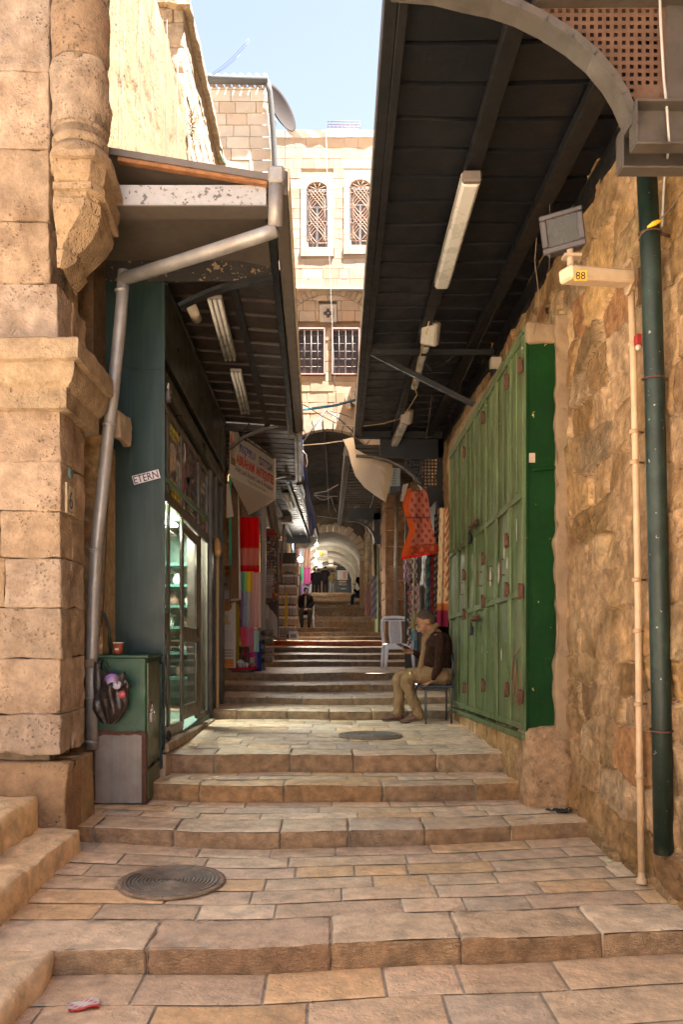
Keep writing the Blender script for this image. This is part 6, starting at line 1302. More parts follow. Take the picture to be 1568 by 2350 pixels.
# drinks fridge and fruit counter
YF_ = 17.0
t = thing('drinks_fridge', 'grey and white drinks fridge with sloping glass side on the left', 'fridge', (xat(612, YF_), YF_, 1.16))
b = MB(); V = [(601, 1378), (612, 1386), (620, 1400), (620, 1466), (601, 1466)]; b.prism([(xat(a, YF_), zat(c, YF_)) for a, c in V], YF_, YF_+.7, (.42, .38, .36)); b.build('cabinet', M['attr'], t)
b = MB(); V = [(621, 1398), (634, 1416), (636, 1466), (621, 1466)]; b.prism([(xat(a, YF_), zat(c, YF_)) for a, c in V], YF_+.2, YF_+.9, (.46, .42, .40)); b.build('side_panel', M['attr'], t)
b = MB(); slab(b, 601, 616, 1390, 1418, YF_-.012, .01, (.66, .60, .56)); b.box(xat(604, YF_), xat(611, YF_), YF_-.016, YF_-.012, zat(1411, YF_), zat(1408, YF_), (.6, .02, .03)); b.box(xat(602, YF_), xat(611, YF_), YF_-.016, YF_-.012, zat(1397, YF_), zat(1393, YF_), (.6, .02, .03)); b.build('sign_panel', M['attr'], t)
b = MB()
for k in range(8): slab(b, 602, 617, 1424+k*4, 1425.5+k*4, YF_-.01, .01, (.18, .16, .15))
b.build('vent_grille', M['attr'], t)
b = MB(); b.box(xat(600, YF_), xat(636, YF_), YF_+.0, YF_+.6, zat(1376, YF_), zat(1371, YF_), (.12, .08, .05)); b.build('counter_top', M['attr'], t)
for k, (px, py, c) in enumerate(((603, 1368, (.25, .30, .03)), (621, 1368, (.40, .02, .02)), (626, 1364, (.42, .02, .02)), (631, 1368, (.55, .06, .02)), (628, 1368, (.4, .02, .03)), (633, 1364, (.70, .20, .02)))):
    b = MB(); b.ball(at(px, py, YF_+.1), .038, c, seg=10); b.build('fruit', M['gloss'], **P_(['green apple at the left end of the fruit counter', 'dark red pomegranate at the left of the small pile', 'pomegranate on top of the pile', 'orange red fruit at the right front of the pile', 'pomegranate in the middle of the pile', 'orange on top right of the pile'][k], 'fruit', 'fruit on the drinks counter'))
for k, (a, c2, p0, p1, cc) in enumerate(((607, 627, 1304, 1320, (.36, .29, .27)), (605, 627, 1319, 1342, (.52, .42, .40)), (606, 625, 1341, 1372, (.38, .31, .30)))):
    b = MB(); slab(b, a, c2, p0, p1, YF_-.03-.01*k, .004, cc)
    for j in range(3): slab(b, a+4, c2-5, p0+5+j*5, p0+6+j*5, YF_-.034-.01*k, .002, (.15, .12, .12))
    b.build('price_paper', M['attr'], **P_(['upper greyish written sheet on the drinks stall', 'middle pink white written sheet on the drinks stall', 'lower grey written sheet on the drinks stall'][k], 'notice', 'written sheets on the drinks stall'))
b = MB(); n = 0
for r in range(22):
    for c_ in range(9):
        px, py = 601+c_*4.2+rng.uniform(-1, 1), 1228+r*7+rng.uniform(-1, 1)
        slab(b, px, px+rng.uniform(2.5, 4), py, py+rng.uniform(3, 6.4), YF_+.35+rng.uniform(0, .05), .03, [(.50, .10, .05), (.50, .25, .04), (.35, .05, .05), (.5, .42, .36), (.12, .07, .05), (.55, .45, .2), (.2, .25, .4)][rng.randrange(7)])
slab(b, 598, 640, 1215, 1465, YF_+.42, .05, (.10, .06, .04)); b.build('snack_display', M['attr'], **P_('wall of small colourful snack packets behind the drinks stall', 'display'))
b = MB(); slab(b, 597, 636, 1213, 1228, YF_+.0, .3, (.30, .02, .02)); b.build('red_awning_strip', M['attr'], **P_('dark red strip above the snack display', 'strip'))
b = MB(); rg = random.Random(4)
for k in range(40):
    p = at(602+rg.uniform(-3, 5), 1225+rg.uniform(0, 75), YF_-.1); b.ball(p, .022, [(.40, .20, .03), (.10, .14, .03), (.45, .28, .03)][k % 3], seg=6, sc=(1, .4, 1.2), rot=(0, rg.random()*3, 0))
b.build('leaf_garland', M['attr'], **P_('garland of orange and green leaves down the edge of the snack display', 'garland'))
b = MB(); slab(b, 634, 638, 1190, 1466, YF_+.3, .08, (.10, .075, .05)); b.build('dark_post', M['attr'], **P_('dark upright post between the drinks stall and the postcard rack', 'post'))
b = MB(); b.beam(at(655, 1170, 19), at(642, 1335, 19), .10, .05, (.24, .13, .09)); b.build('leaning_plank', M['attr'], **P_('brown plank leaning against the shop front above the postcards', 'plank'))
b = MB(); b.beam(at(613, 1165, 16.5), at(634, 1250, 17.5), .07, .07, (.26, .20, .15)); b.beam(at(622, 1150, 15), at(640, 1235, 17.5), .10, .03, (.20, .16, .13)); b.build('awning_struts', M['attr'], **P_('sloping grey brown strut below the far left canopy', 'strut'))
b = MB(); slab(b, 645, 669, 1172, 1198, 18, .3, (.32, .27, .22)); b.box(xat(650, 18), xat(660, 18), 17.99, 18, zat(1184, 18), zat(1182, 18), (.05, .05, .05)); b.build('grey_unit', M['attr'], **P_('square grey air unit under the far left canopy', 'air unit'))
b = MB(); b.beam(at(600, 1450, 15.8), at(640, 1467, 16.6), .06, .05, (.20, .14, .09)); b.build('low_rail', M['attr'], **P_('low sloping brown rail in front of the drinks fridge', 'rail'))
# postcard rack
YP = 20.0
t = thing('postcard_rack', 'tall wire rack crammed with guide books and postcards', 'rack', (xat(660, YP), YP, 1.28))
b = MB(); slab(b, 636, 680, 1268, 1465, YP+.12, .02, (.07, .055, .05))
for px in (638, 655, 672): slab(b, px, px+1.5, 1262, 1470, YP+.06, .02, (.05, .05, .05))
b.build('frame', M['attr'], t)
k = 0
for r, py in enumerate((1293, 1318, 1342, 1366, 1390, 1414, 1436)):
    for c_ in range(5):
        px = 636+c_*9.2+(3 if r % 2 else 0)
        if py < 1330 and c_ == 0: continue
        if px > 682: continue
        b = MB(); w_ = rng.uniform(7.5, 9.5); y_ = YP-.05*rng.random(); h_ = rng.uniform(18, 22); slab(b, px, px+w_, py, py+h_, y_, .02, rng.choice([(.28, .24, .22), (.36, .26, .16), (.22, .22, .2), (.42, .33, .26), (.5, .32, .12)]))
        slab(b, px, px+w_, py, py+h_*.24, y_-.006, .005, (.62, .57, .53)); slab(b, px+1.5, px+w_-1.5, py+h_*.4, py+h_*.6, y_-.006, .005, (.20, .26, .34)); slab(b, px+w_*.55, px+w_*.8, py+h_*.66, py+h_*.82, y_-.008, .006, (.60, .06, .05)); b.build('guide_book', M['attr'], t)
        k += 1
for py in (1313, 1338, 1362, 1387, 1410, 1434, 1458): 
    b = MB(); slab(b, 635, 682, py+1, py+2.5, YP-.08, .2, (.16, .10, .07)); b.build('shelf', M['attr'], t)
b = MB(); V = [at(684, 1290, YP), at(690, 1292, YP), at(680, 1440, YP), at(676, 1440, YP)]
for j in range(6): slab(b, 685-j*1.6, 688-j*1.6, 1296+j*25, 1317+j*25, YP+.1, .12, (.55, .5, .48))
b.build('side_books', M['attr'], t)
b = MB(); slab(b, 637, 658, 1455, 1469, YP-.02, .2, (.34, .26, .22)); b.build('cardboard_box', M['attr'], **P_('brown box at the foot of the postcard rack', 'box'))
b = MB(); slab(b, 663, 684, 1448, 1466, 19.2, .1, (.55, .52, .52)); slab(b, 667, 680, 1454, 1463, 19.19, .01, (.2, .2, .22)); b.build('news_stack', M['attr'], **P_('pale printed map leaning at the right foot of the rack', 'map'))
b = MB(); slab(b, 638, 655, 1240, 1270, YP+.3, .02, (.40, .42, .42)); [slab(b, 640+j*4, 642+j*4, 1252+(j % 2)*8, 1256+(j % 2)*8, YP+.29, .01, (.45, .04, .04)) for j in range(4)]; b.build('souvenir_board', M['attr'], **P_('pale board of small red souvenirs above the guide books', 'board'))
hang('yellow_scarf', 'long yellow scarf hanging in front of the guide books', 'scarf', 653, 661, 1360, 1437, 19.5, lambda u, v: (.55, .38, .06), .01, 2, 8, taper=.5)
b = MB(); b.beam(at(684, 1200, 21), at(683, 1345, 21), .09, .09, (.01, .10, .05)); b.beam(at(664, 1200, 21), at(664, 1240, 21), .3, .05, (.01, .10, .05)); b.build('green_doorpost', M['attr'], **P_('dark green door post behind the lit bulb', 'post'))
for k, (a, c2, p0, p1, cc) in enumerate(((684, 690, 1258, 1300, (.30, .16, .20)), (690, 697, 1258, 1290, (.22, .26, .28)), (697, 713, 1258, 1302, (.26, .15, .11)), (691, 696, 1300, 1332, (.05, .32, .18)), (697, 713, 1302, 1340, (.35, .06, .18)), (692, 701, 1340, 1362, (.26, .16, .42)), (701, 715, 1340, 1360, (.34, .34, .40)), (690, 702, 1362, 1392, (.40, .20, .26)), (702, 714, 1362, 1400, (.25, .10, .16)))):
    lab = ['dusty pink scarf at the far top left', 'grey blue scarf at the far top', 'brown patterned shawl at the far top right', 'narrow green scarf behind the bulb', 'magenta and wine scarf in the far middle row', 'violet scarf in the far row', 'pale grey blue scarf in the far row', 'pink grey scarf low in the far row', 'dark wine scarf low in the far row'][k]
    hang('small_scarf', lab, 'scarf', a, c2, p0, p1, 27.6+.05*k, (lambda cc: lambda u, v: np.array(cc)*(1+.25*math.sin(u*15+v*3)))(cc), .02, 2, 10, 10, 'scarves on the far shop front')
# plastic tarpaulin strip, hose and wires across
def ribbon(name, label, cat, L_, R_, colf, mat='cloth', amp=.02, n=12):
    G = []; C = []
    for i, (a, c_) in enumerate(zip(L_, R_)):
        row = [a+(c_-a)*q+np.array((0, amp*math.sin(q*7+i), 0)) for q in np.linspace(0, 1, n)]; G.append(row); C.append([colf(q, i/(len(L_)-1)) for q in np.linspace(0, 1, n)])
    b = MB(); G = np.array(G); b.grid(G, np.array(C).reshape(-1, 3)); b.grid(G+np.array((0, .006, .004)), np.array(C).reshape(-1, 3), flip=True); return b.build(name, M[mat], **P_(label, cat))
ys = [(692, 696, 1010, 13.9), (690, 701, 1060, 14.2), (693, 706, 1100, 14.6), (699, 713, 1140, 15.2), (705, 724, 1180, 15.8), (708, 724, 1210, 16.2), (713, 719, 1228, 16.6)]
ribbon('blue_tarpaulin', 'crumpled blue and white tarpaulin strip hanging from the far left canopy edge', 'tarpaulin', [at(a, y, Y) for a, c, y, Y in ys], [at(c, y, Y) for a, c, y, Y in ys], lambda q, t_: (.28, .27, .36) if math.sin(q*5+t_*23) > -.2 else (.10, .14, .42), amp=.05)
b = MB(); b.tube([at(692, 940, 13), at(720, 937, 13), at(770, 930, 13.2), at(818, 917, 13.4)], .022, 10, (.035, .16, .26)); b.build('blue_hose', M['gloss'], **P_('light blue hose crossing the gap between the canopies', 'hose'))
def wire(name, lab, pts, r, c): b = MB(); b.tube([at(*p) for p in pts], r, 5, c); b.build(name, M['attr'], **P_(lab, 'wire'))
wire('dark_cable', 'thick dark cable draped in a peak over the vault arch', [(698, 1012, 20), (735, 958, 20.5), (748, 942, 20.6), (775, 958, 20.5), (812, 992, 20)], .022, (.045, .042, .042))
wire('dark_cable', 'thin dark cable drooping from the peak to the right canopy', [(748, 942, 20.4), (770, 945, 20.2), (800, 955, 20)], .013, (.05, .05, .05))
wire('pale_rope', 'pale yellow cord tied between tarpaulin and white cloth', [(640, 1018, 13), (690, 1022, 13.2), (740, 1018, 13.2), (798, 1010, 13)], .009, (.60, .45, .28))
wire('white_wire', 'upper white wire across the vault mouth', [(722, 1132, 16), (750, 1127, 16.5), (776, 1112, 17)], .010, (.30, .27, .24))
wire('white_wire', 'lower white wire across the vault mouth', [(722, 1136, 16), (745, 1139, 16.3), (774, 1139, 17)], .010, (.28, .26, .24))
wire('white_wire', 'looping white wire hanging from the tarpaulin', [(722, 1136, 16), (735, 1146, 16.2), (745, 1147, 16.3), (760, 1140, 16.5), (764, 1155, 16.7), (772, 1175, 17)], .009, (.25, .23, .22))
wire('grey_wire', 'faint grey wire low across the vault mouth', [(728, 1184, 17.5), (775, 1190, 19)], .008, (.25, .23, .23))
wire('hanging_wire', 'thin dark wire running down the middle of the vault ceiling', [(746, 985, 21.9), (749, 1040, 24), (752, 1110, 28), (756, 1185, 34)], .02, (.03, .025, .02))
wire('white_loop', 'white cable loop on the edge of the left canopy', [(694, 1034, 14), (703, 1042, 14), (706, 1060, 14), (703, 1072, 14)], .008, (.55, .5, .48))
wire('facade_wire', 'long thin grey wire slanting across the far facade', [(748, 300, 21.5), (755, 560, 20.5), (764, 780, 20), (775, 985, 19.5)], .008, (.10, .09, .09))
wire('facade_wire', 'short pale cable on the far facade left of the arched windows', [(654, 300, 21.7), (655, 420, 21.7)], .010, (.2, .18, .16))
# white cloth at the end of the right canopy
L_ = [at(787, 1008, 12.6), at(800, 1035, 12.5), at(806, 1062, 12.4), at(816, 1092, 12.4), at(836, 1118, 12.5), at(862, 1138, 12.6), at(886, 1152, 12.7)]
R_ = [at(812, 1004, 12.2), at(816, 1030, 12.1), at(860, 1052, 12.0), at(900, 1066, 12.1), at(903, 1080, 12.3), at(894, 1120, 12.5), at(886, 1150, 12.6)]
ribbon('white_cloth', 'dusty white cloth sagging under the end of the right canopy', 'cloth', L_, R_, lambda q, t_: (.66, .56, .46) if q+t_*.9 < 1.25 else (.50, .39, .27), amp=.02)
t = thing('lamp_box', 'grey perforated lantern box on the right wall behind the white cloth', 'lantern', at(908, 1130, 12.6)); p = at(909, 1085, 12.6)
b = MB(); b.box(p[0]-.08, p[0]+.07, 12.55, 12.75, zat(1118, 12.6), zat(1075, 12.6), (.17, .20, .20), b=.01); b.build('housing', M['attr'], t)
b = MB()
for i in range(3):
    for j in range(6): b.box(p[0]-.07+i*.025, p[0]-.058+i*.025, 12.545, 12.552, zat(1112-j*6, 12.6), zat(1109-j*6, 12.6), (.02, .02, .02))
b.build('perforations', M['attr'], t, kind='stuff')
b = MB(); b.box(p[0]-.10, p[0]+.07, 12.5, 12.8, zat(1130, 12.6), zat(1118, 12.6), (.03, .03, .03)); b.build('base', M['attr'], t)
# ================================================================== RIGHT GOODS
# patterned red dress on hanger
t = thing('printed_dress', 'red and orange printed dress hanging from a hanger at the canopy end', 'dress', at(965, 1280, 10.1)); Yd = 10.1
outl = [(1118, 938, 975), (1135, 930, 982), (1160, 924, 986), (1185, 932, 988), (1215, 940, 994), (1245, 930, 1002), (1262, 924, 1010), (1282, 921, 1009)]
G = []; C = []; zz = np.linspace(0, 1, 46); oy = [o[0] for o in outl]
for s_ in zz:
    py = 1118+s_*164; a = np.interp(py, oy, [o[1] for o in outl]); c_ = np.interp(py, oy, [o[2] for o in outl]); row = []; cr = []
    for q in np.linspace(0, 1, 30):
        dip = 10*math.sin(q*math.pi)*(1 if s_ < .03 else 0)-8*max(0, q-.25)*(s_ > .97)
        P = at(a+(c_-a)*q, py+dip-(q*8 if s_ > .8 else 0), Yd+.03*math.sin(q*9+s_*4)); row.append(P)
        dots = math.sin(q*22+s_*3)*math.sin(s_*44) > .35
        cc = (.20, .03, .02) if dots else (.34, .11, .07)
        if s_ > .83: cc = (.26, .035, .015) if not dots else (.34, .09, .03)
        if q < .22+.04*math.sin(s_*14): cc = (.42, .065, .012) 
        if .40 < s_ < .44: cc = (.10, .03, .03)
        if s_ > .965: cc = (.60, .01, .015)
        cr.append(cc)
    G.append(row); C.append(cr)
G = np.array(G); C = np.array(C).reshape(-1, 3); b = MB(); b.grid(G, C); b.grid(G+np.array((0, .03, 0)), C, flip=True); b.build('cloth', M['cloth'], t)
b = MB(); b.tube([at(938, 1119, Yd), at(957, 1108, Yd), at(976, 1121, Yd)], .010, 6, (.02, .02, .02)); b.tube([at(957, 1108, Yd), at(955, 1098, Yd), at(960, 1092, Yd), at(965, 1098, Yd)], .006, 6, (.02, .02, .02)); b.build('hanger', M['attr'], t)
b = MB(); p = at(922, 1130, 11.8); V = [at(925, 1112, 11.8), at(938, 1108, 11.8), at(926, 1150, 11.8), at(919, 1150, 11.8)]; V += [v+np.array((0, .01, 0)) for v in V]; b.add(V, [(0, 1, 2, 3), (7, 6, 5, 4), (0, 4, 5, 1), (1, 5, 6, 2), (2, 6, 7, 3), (3, 7, 4, 0)], (.36, .32, .27)); b.build('paper_tag', M['attr'], **P_('grey paper tag hanging beside the printed dress', 'tag'))
# long patterned scarf next to the shutters
def scf(u, v):
    edge = u > .62-.1*math.sin(v*60)
    if v > .86: return (.22, .02, .05)
    if v > .80: return (.42, .12, .03)
    if edge: return (.30, .06, .04) if math.sin(v*90+u*20) > -.2 else (.55, .38, .20)
    return (.30, .09, .04) if (math.sin(u*22+1)*math.sin(v*40+u*4) > .72) else (.58, .42, .24)
b_ = hang('patterned_scarf', 'long cream scarf with rust zigzag border beside the green shutters', 'scarf', 1003, 1037, 1165, 1437, 9.75, scf, .03, 2, 30, 70, taper=.35, wav=.0)
def stripes(cols, f=18):
    return lambda u, v: cols[int((v*f+u*1.5)) % len(cols)]
items = [('red_throw', 'dark red patterned throw hanging beside the cream scarf', 990, 1004, 1240, 1500, 10.6, stripes([(.25, .02, .02), (.18, .02, .02), (.05, .02, .02)], 40)),
 ('black_throw', 'black and white woven throw hanging by the cream scarf', 997, 1008, 1180, 1480, 10.3, stripes([(.03, .03, .025), (.03, .03, .03), (.20, .18, .13)], 60)),
 ('green_throw', 'green and blue striped throw hanging below the dress', 980, 992, 1270, 1440, 10.9, stripes([(.02, .12, .06), (.03, .05, .14), (.04, .16, .09), (.10, .16, .10), (.02, .04, .10)], 26)),
 ('wine_throw', 'wine coloured throw among the textiles below the dress', 988, 996, 1265, 1450, 10.8, stripes([(.18, .02, .07), (.10, .02, .05)], 20))]
for nm, lab, a, c_, p0, p1, Y, cf in items: hang(nm, lab, 'throw', a, c_, p0, p1, Y, cf, .03, 2, 12, 60)
rg = random.Random(12)
pal = [(.55, .52, .50), (.10, .25, .45), (.60, .45, .05), (.45, .40, .35), (.35, .08, .06), (.50, .48, .52), (.06, .06, .10), (.58, .55, .5), (.30, .10, .28), (.15, .35, .42)]
labs = ['purple printed bag cloth at the top left of the textile rack', 'yellow cloth hanging below the hem of the dress', 'white and navy printed towel below the dress', 'white printed cloth in the upper middle of the textiles', 'pale blue striped cloth by the green throw', 'white shirt with red print in the middle of the textiles', 'cream cloth beside the white shirt', 'yellow and white bag on the middle of the textile rack', 'white folded cloth beside the yellow bag', 'blue and white printed bag behind the white chair', 'dark blue cloth behind the white chair', 'red and cream cloth bag behind the white chair', 'light blue cloth low behind the seated man', 'yellow and navy cloth at the foot of the textile rack']
specs = [(926, 938, 1283, 1335, 0, 8), (934, 944, 1278, 1310, 2, 2), (942, 958, 1278, 1330, 7, 6), (955, 968, 1278, 1345, 5, 6), (966, 982, 1275, 1350, 9, 7), (942, 960, 1338, 1400, 7, 4), (958, 976, 1345, 1410, 3, 7), (944, 962, 1395, 1445, 2, 7), (958, 978, 1400, 1450, 7, 5), (944, 962, 1440, 1500, 9, 5), (960, 968, 1445, 1510, 6, 6), (964, 982, 1478, 1530, 4, 3), (966, 984, 1450, 1490, 1, 9), (962, 976, 1500, 1545, 6, 2)]
for k, (a, c_, p0, p1, i, j) in enumerate(specs):
    ca, cb2 = np.array(pal[i]), np.array(pal[j]); ph = rg.random()*6
    cf = (lambda ca, cb2, ph, f1, f2: lambda u, v: ca if math.sin(u*f1+ph)*math.sin(v*f2+ph*2)+.25*math.sin(u*31+v*37) > -.05 else cb2)(ca, cb2, ph, rg.uniform(5, 14), rg.uniform(6, 22))
    hang('textile', labs[k], 'textile', a, c_, p0, p1, 12.6+rg.random()*.5, cf, .03, 1.5, 16, 24, 'textiles on the right hand rack')
b = MB(); slab(b, 930, 990, 1180, 1545, 13.3, .05, (.035, .028, .022)); b.box(1.5, 1.53, 10.8, 13.3, .9, 3.3, (.04, .03, .025)); b.build('textile_rack_backing', M['attr'], **P_('dark backing board behind the hanging textiles on the right', 'backing'))
b = MB(); b.tube([at(951, 1280, 12.5), at(948, 1440, 12.5)], .014, 8, (.45, .38, .28)); b.build('rack_pole', M['attr'], **P_('thin pale pole of the textile rack left of the towels', 'pole'))
rg = random.Random(2); b = MB()
for k in range(60):
    p = at(939+rg.uniform(-3, 4), 1290+k*3.2, 12.55); b.ball(p, .02, rg.choice([(.5, .45, .38), (.35, .2, .1), (.15, .15, .25), (.5, .1, .08)]), seg=6)
b.build('bead_strings', M['attr'], kind='stuff', label='strings of small beads on the left edge of the textile rack')
hang('far_towel', 'faded blue white towel hanging at the far right wall', 'towel', 853, 866, 1320, 1415, 19, lambda u, v: (.28, .30, .34) if math.sin(v*30+u*6) > 0 else (.14, .13, .22), .02, 2, 10, 20)
hang('far_bag', 'purple patterned bag hanging on the far right wall', 'bag', 838, 852, 1340, 1412, 19.2, lambda u, v: (.28, .14, .20) if math.sin(v*26)*math.sin(u*9) > 0 else (.34, .20, .15), .02, 2, 10, 20, taper=.4)
# ------------------------------------------------ white plastic chair
def plastic_chair(name, label, x, y, z, rot, group=None):
    t = thing(name, label, 'chair', (x, y, z), group); Mx = np.array(Matrix.Translation((x, y, z)) @ Euler((0, 0, rot)).to_matrix().to_4x4())
    X = lambda P: [xf(np.array([p]), Mx)[0] for p in P]
    b = MB(); b.box(-.22, .22, -.21, .22, .41, .435, M=Mx, b=.012); b.box(-.23, .23, -.235, -.205, .34, .435, M=Mx, b=.012); b.box(-.235, -.205, -.21, .2, .36, .43, M=Mx, b=.01); b.box(.205, .235, -.21, .2, .36, .43, M=Mx, b=.01); b.build('seat', M['white'], t)
    for sx in (-1, 1):
        for sy in (-1, 1):
            b = MB(); a0 = X([(sx*.215, sy*.20-.0, .40)])[0]; a1 = X([(sx*.245, sy*.235, .0)])[0]; b.tube([a0, (a0+a1)/2, a1], [.036, .032, .026], 8, smooth=True); b.build('leg', M['white'], t)
    # back at +y side
    def bk(u, v): return (u*(.215+.02*math.sin(v*3)), .205+.09*v+.03*(1-u*u)*v, .43+.45*v)
    b = MB()
    for s_ in (-1, 1): b.tube(X([bk(s_*1.0, v) for v in np.linspace(-.02, .93, 8)]), [.026]*8, 8)
    b.tube(X([bk(-1, .93), bk(-.9, 1.0), bk(-.4, 1.03), bk(0, 1.04), bk(.4, 1.03), bk(.9, 1.0), bk(1, .93)]), .026, 8); b.tube(X([bk(u, .90) for u in np.linspace(-1, 1, 7)]), .014, 6)
    for s_ in (-1, 1): b.tube(X([bk(s_*.42, v) for v in np.linspace(.0, .92, 6)]), .018, 6)
    b.build('back_frame', M['white'], t)
    b = MB()
    for v in np.linspace(.04, .9, 22): b.tube(X([bk(u, v) for u in np.linspace(-.42, .42, 4)]), .0045, 4)
    for u in np.linspace(-.36, .36, 9): b.tube(X([bk(u, v) for v in np.linspace(0, .9, 4)]), .0045, 4)
    b.build('back_mesh', M['white'], t); return t
plastic_chair('plastic_chair', 'empty white plastic chair standing on the steps beside the textiles', (913-CX)/F*13.5, 13.5, .868, R(4))

wire('canopy_cable', 'thin black cable sagging along the wall side under the right canopy', [(1330, 330, 4.9), (1250, 470, 5.6), (1180, 620, 6.5), (1110, 770, 7.8), (1060, 880, 9.2), (1030, 960, 10.6)], .008, (.02, .018, .016))
wire('canopy_cable', 'loose cable looping below the second tube lamp under the right canopy', [(975, 830, 8.4), (990, 850, 8.5), (1010, 842, 8.6), (1040, 818, 8.6), (1075, 803, 8.5)], .006, (.03, .025, .02))
wire('canopy_cable', 'dark cable drooping beneath the far triple tube lamp on the left', [(563, 948, 9.7), (572, 972, 10.0), (560, 992, 10.3), (540, 985, 10.4)], .007, (.02, .018, .016))
wire('wall_cable', 'thin dark cable running down the stone beside the grey drainpipe', [(252, 1010, 5.94), (248, 1120, 5.94), (243, 1250, 5.94), (238, 1370, 5.94), (232, 1440, 5.94)], .006, (.05, .035, .025))
wire('green_wire', 'thin green wire beside the small far junction on the roof ledge', [(505, 345, 13.8), (512, 372, 13.8), (522, 378, 13.9)], .008, (.02, .12, .05))
# ================================================================== PEOPLE
M['skin'] = pmat('skin', (.40, .20, .12), .5, var=.15, vscale=14, bump=.1, bscale=90, spec=.3)
M['knit'] = pmat('knit', (.034, .016, .011), .95, var=.35, vscale=30, bump=1.2, bscale=45, spec=.1)
M['chino'] = pmat('chino', (.22, .14, .07), .9, var=.2, vscale=10, bump=1.2, bscale=24, spec=.1)
M['leather'] = pmat('leather', (.085, .026, .009), .45, var=.3, vscale=20, bump=.15)
M['scarfm'] = pmat('scarf_wool', (.19, .115, .06), .95, var=.25, vscale=50, bump=.5, bscale=150, spec=.1)
M['darkcloth'] = pmat('dark_cloth', (.016, .012, .015), .9, var=.3, vscale=20, spec=.1)
M['hair'] = pmat('hair', (.025, .017, .012), .9, var=.4, vscale=60, bump=.4, bscale=200)
def limb(b, pts, rad, seg=10):
    P = [np.array(p, float) for p in pts]; b.tube(P, rad, seg); 
    for p, r in zip(P, rad): b.ball(p, r*.995, seg=10)
def smoothpath(pts, rad, k=5):
    P = np.array(pts, float); r = np.array(rad, float); n = len(P); out = []; ro = []
    for i in range(n-1):
        p0, p1, p2, p3 = P[max(0, i-1)], P[i], P[i+1], P[min(n-1, i+2)]
        for j in range(k):
            t = j/k; out.append(.5*((2*p1)+(-p0+p2)*t+(2*p0-5*p1+4*p2-p3)*t*t+(-p0+3*p1-3*p2+p3)*t**3)); ro.append(r[i]*(1-t)+r[i+1]*t)
    out.append(P[-1]); ro.append(r[-1]); return out, ro
def slimb(b, pts, rad, k=4, seg=12): p, r = smoothpath(pts, rad, k); limb(b, p, r, seg)
def part(bl, name, mat, parent, vox=.008, sm=4, c=(1, 1, 1), folds=0, fs=9, **props):
    V, Fc = remesh(bl, vox, sm)
    if folds:
        V = V+np.stack([fbm(V*np.array((1, 1, .6)), fs, s_, 3) for s_ in (4, 5, 6)], 1)*folds
    b = MB(); b.add(V, Fc, c, 0, True); return b.build(name, mat, parent, **props)
def head(b, o, yaw, pitch, s=1.0, roll=0):
    """o = centre of skull; face looks toward local -Y"""
    Mx = np.array(Matrix.Translation(Vector(o)) @ Euler((pitch, roll, yaw), 'XYZ').to_matrix().to_4x4())
    T = lambda p: xf(np.array([np.array(p)*s]), Mx)[0]; rt = tuple(Euler((pitch, roll, yaw), 'XYZ'))
    E = lambda p, r, sc: b.ball(T(p), r*s, sc=sc, rot=rt, seg=16)
    E((0, .015, .03), .092, (.84, 1.06, 1.0)); E((0, -.03, -.03), .07, (.86, .95, 1.15)); E((0, -.055, -.085), .034, (1.1, .8, .7)); E((0, -.005, -.07), .062, (.9, .9, .7))
    b.tube([T((0, -.088, .018)), T((0, -.105, -.012)), T((0, -.114, -.030))], [.008*s, .012*s, .016*s], 8); E((-.012, -.100, -.034), .009, (1, 1, .8)); E((.012, -.100, -.034), .009, (1, 1, .8))
    b.tube([T((-.045, -.073, .022)), T((-.02, -.092, .024)), T((.02, -.092, .024)), T((.045, -.073, .022))], .009*s, 6)
    b.tube([T((-.02, -.090, -.058)), T((0, -.098, -.056)), T((.02, -.090, -.058))], .007*s, 6); b.tube([T((-.018, -.088, -.070)), T((0, -.095, -.070)), T((.018, -.088, -.070))], .0075*s, 6)
    for q in (-1, 1): E((q*.078, .012, -.008), .026, (.35, .75, 1.15)); E((q*.045, -.05, -.03), .03, (.8, .8, .9))
    return T, rt
def hand(b, w, d, up, s=1.0, curl=.6, side=1):
    """w wrist, d pointing to fingers, up = back-of-hand normal; side: which side the thumb is"""
    d = np.array(d, float); d /= np.linalg.norm(d); up = np.array(up, float); up -= d*np.dot(up, d); up /= np.linalg.norm(up); r = np.cross(d, up)*side; w = np.array(w, float)
    for q in np.linspace(-1, 1, 4): limb(b, [w, w+d*.045*s+r*q*.022*s, w+d*.085*s+r*q*.034*s], [.020*s, .0155*s, .012*s], 8)
    for i, L in enumerate((.072, .080, .074, .058)):
        o = w+d*.085*s+r*(.036-.0235*i)*s; a = curl*.55; p = [o]; dd = d.copy()
        for seg, f in enumerate((.45, .32, .25)):
            a_ = curl*(.5+.55*seg); dd = d*math.cos(a_)-up*math.sin(a_); p.append(p[-1]+dd*L*f*s)
        limb(b, p, [.0098*s, .0090*s, .0082*s, .0068*s], 8)
    o = w+d*.02*s+r*.024*s; limb(b, [o, o+(d*.030+r*.030-up*.008)*s, o+(d*.058+r*.034-up*.026)*s, o+(d*.074+r*.022-up*.036)*s], [.015*s, .0125*s, .0105*s, .0085*s], 8)
# ------------------------------------------------ main seated man (profile, facing left)
YM = 8.9; K = YM/F
def m(px, py, dy=0): return np.array(((px-CX)*K, YM+dy, EYE-(py-CY)*K))
zf = .482
man = thing('person', 'seated man in brown sweater, tan scarf and khaki trousers looking at a phone', 'person', (1.2, YM, zf))
foot = lambda px, dy: m(px, 1652, dy)
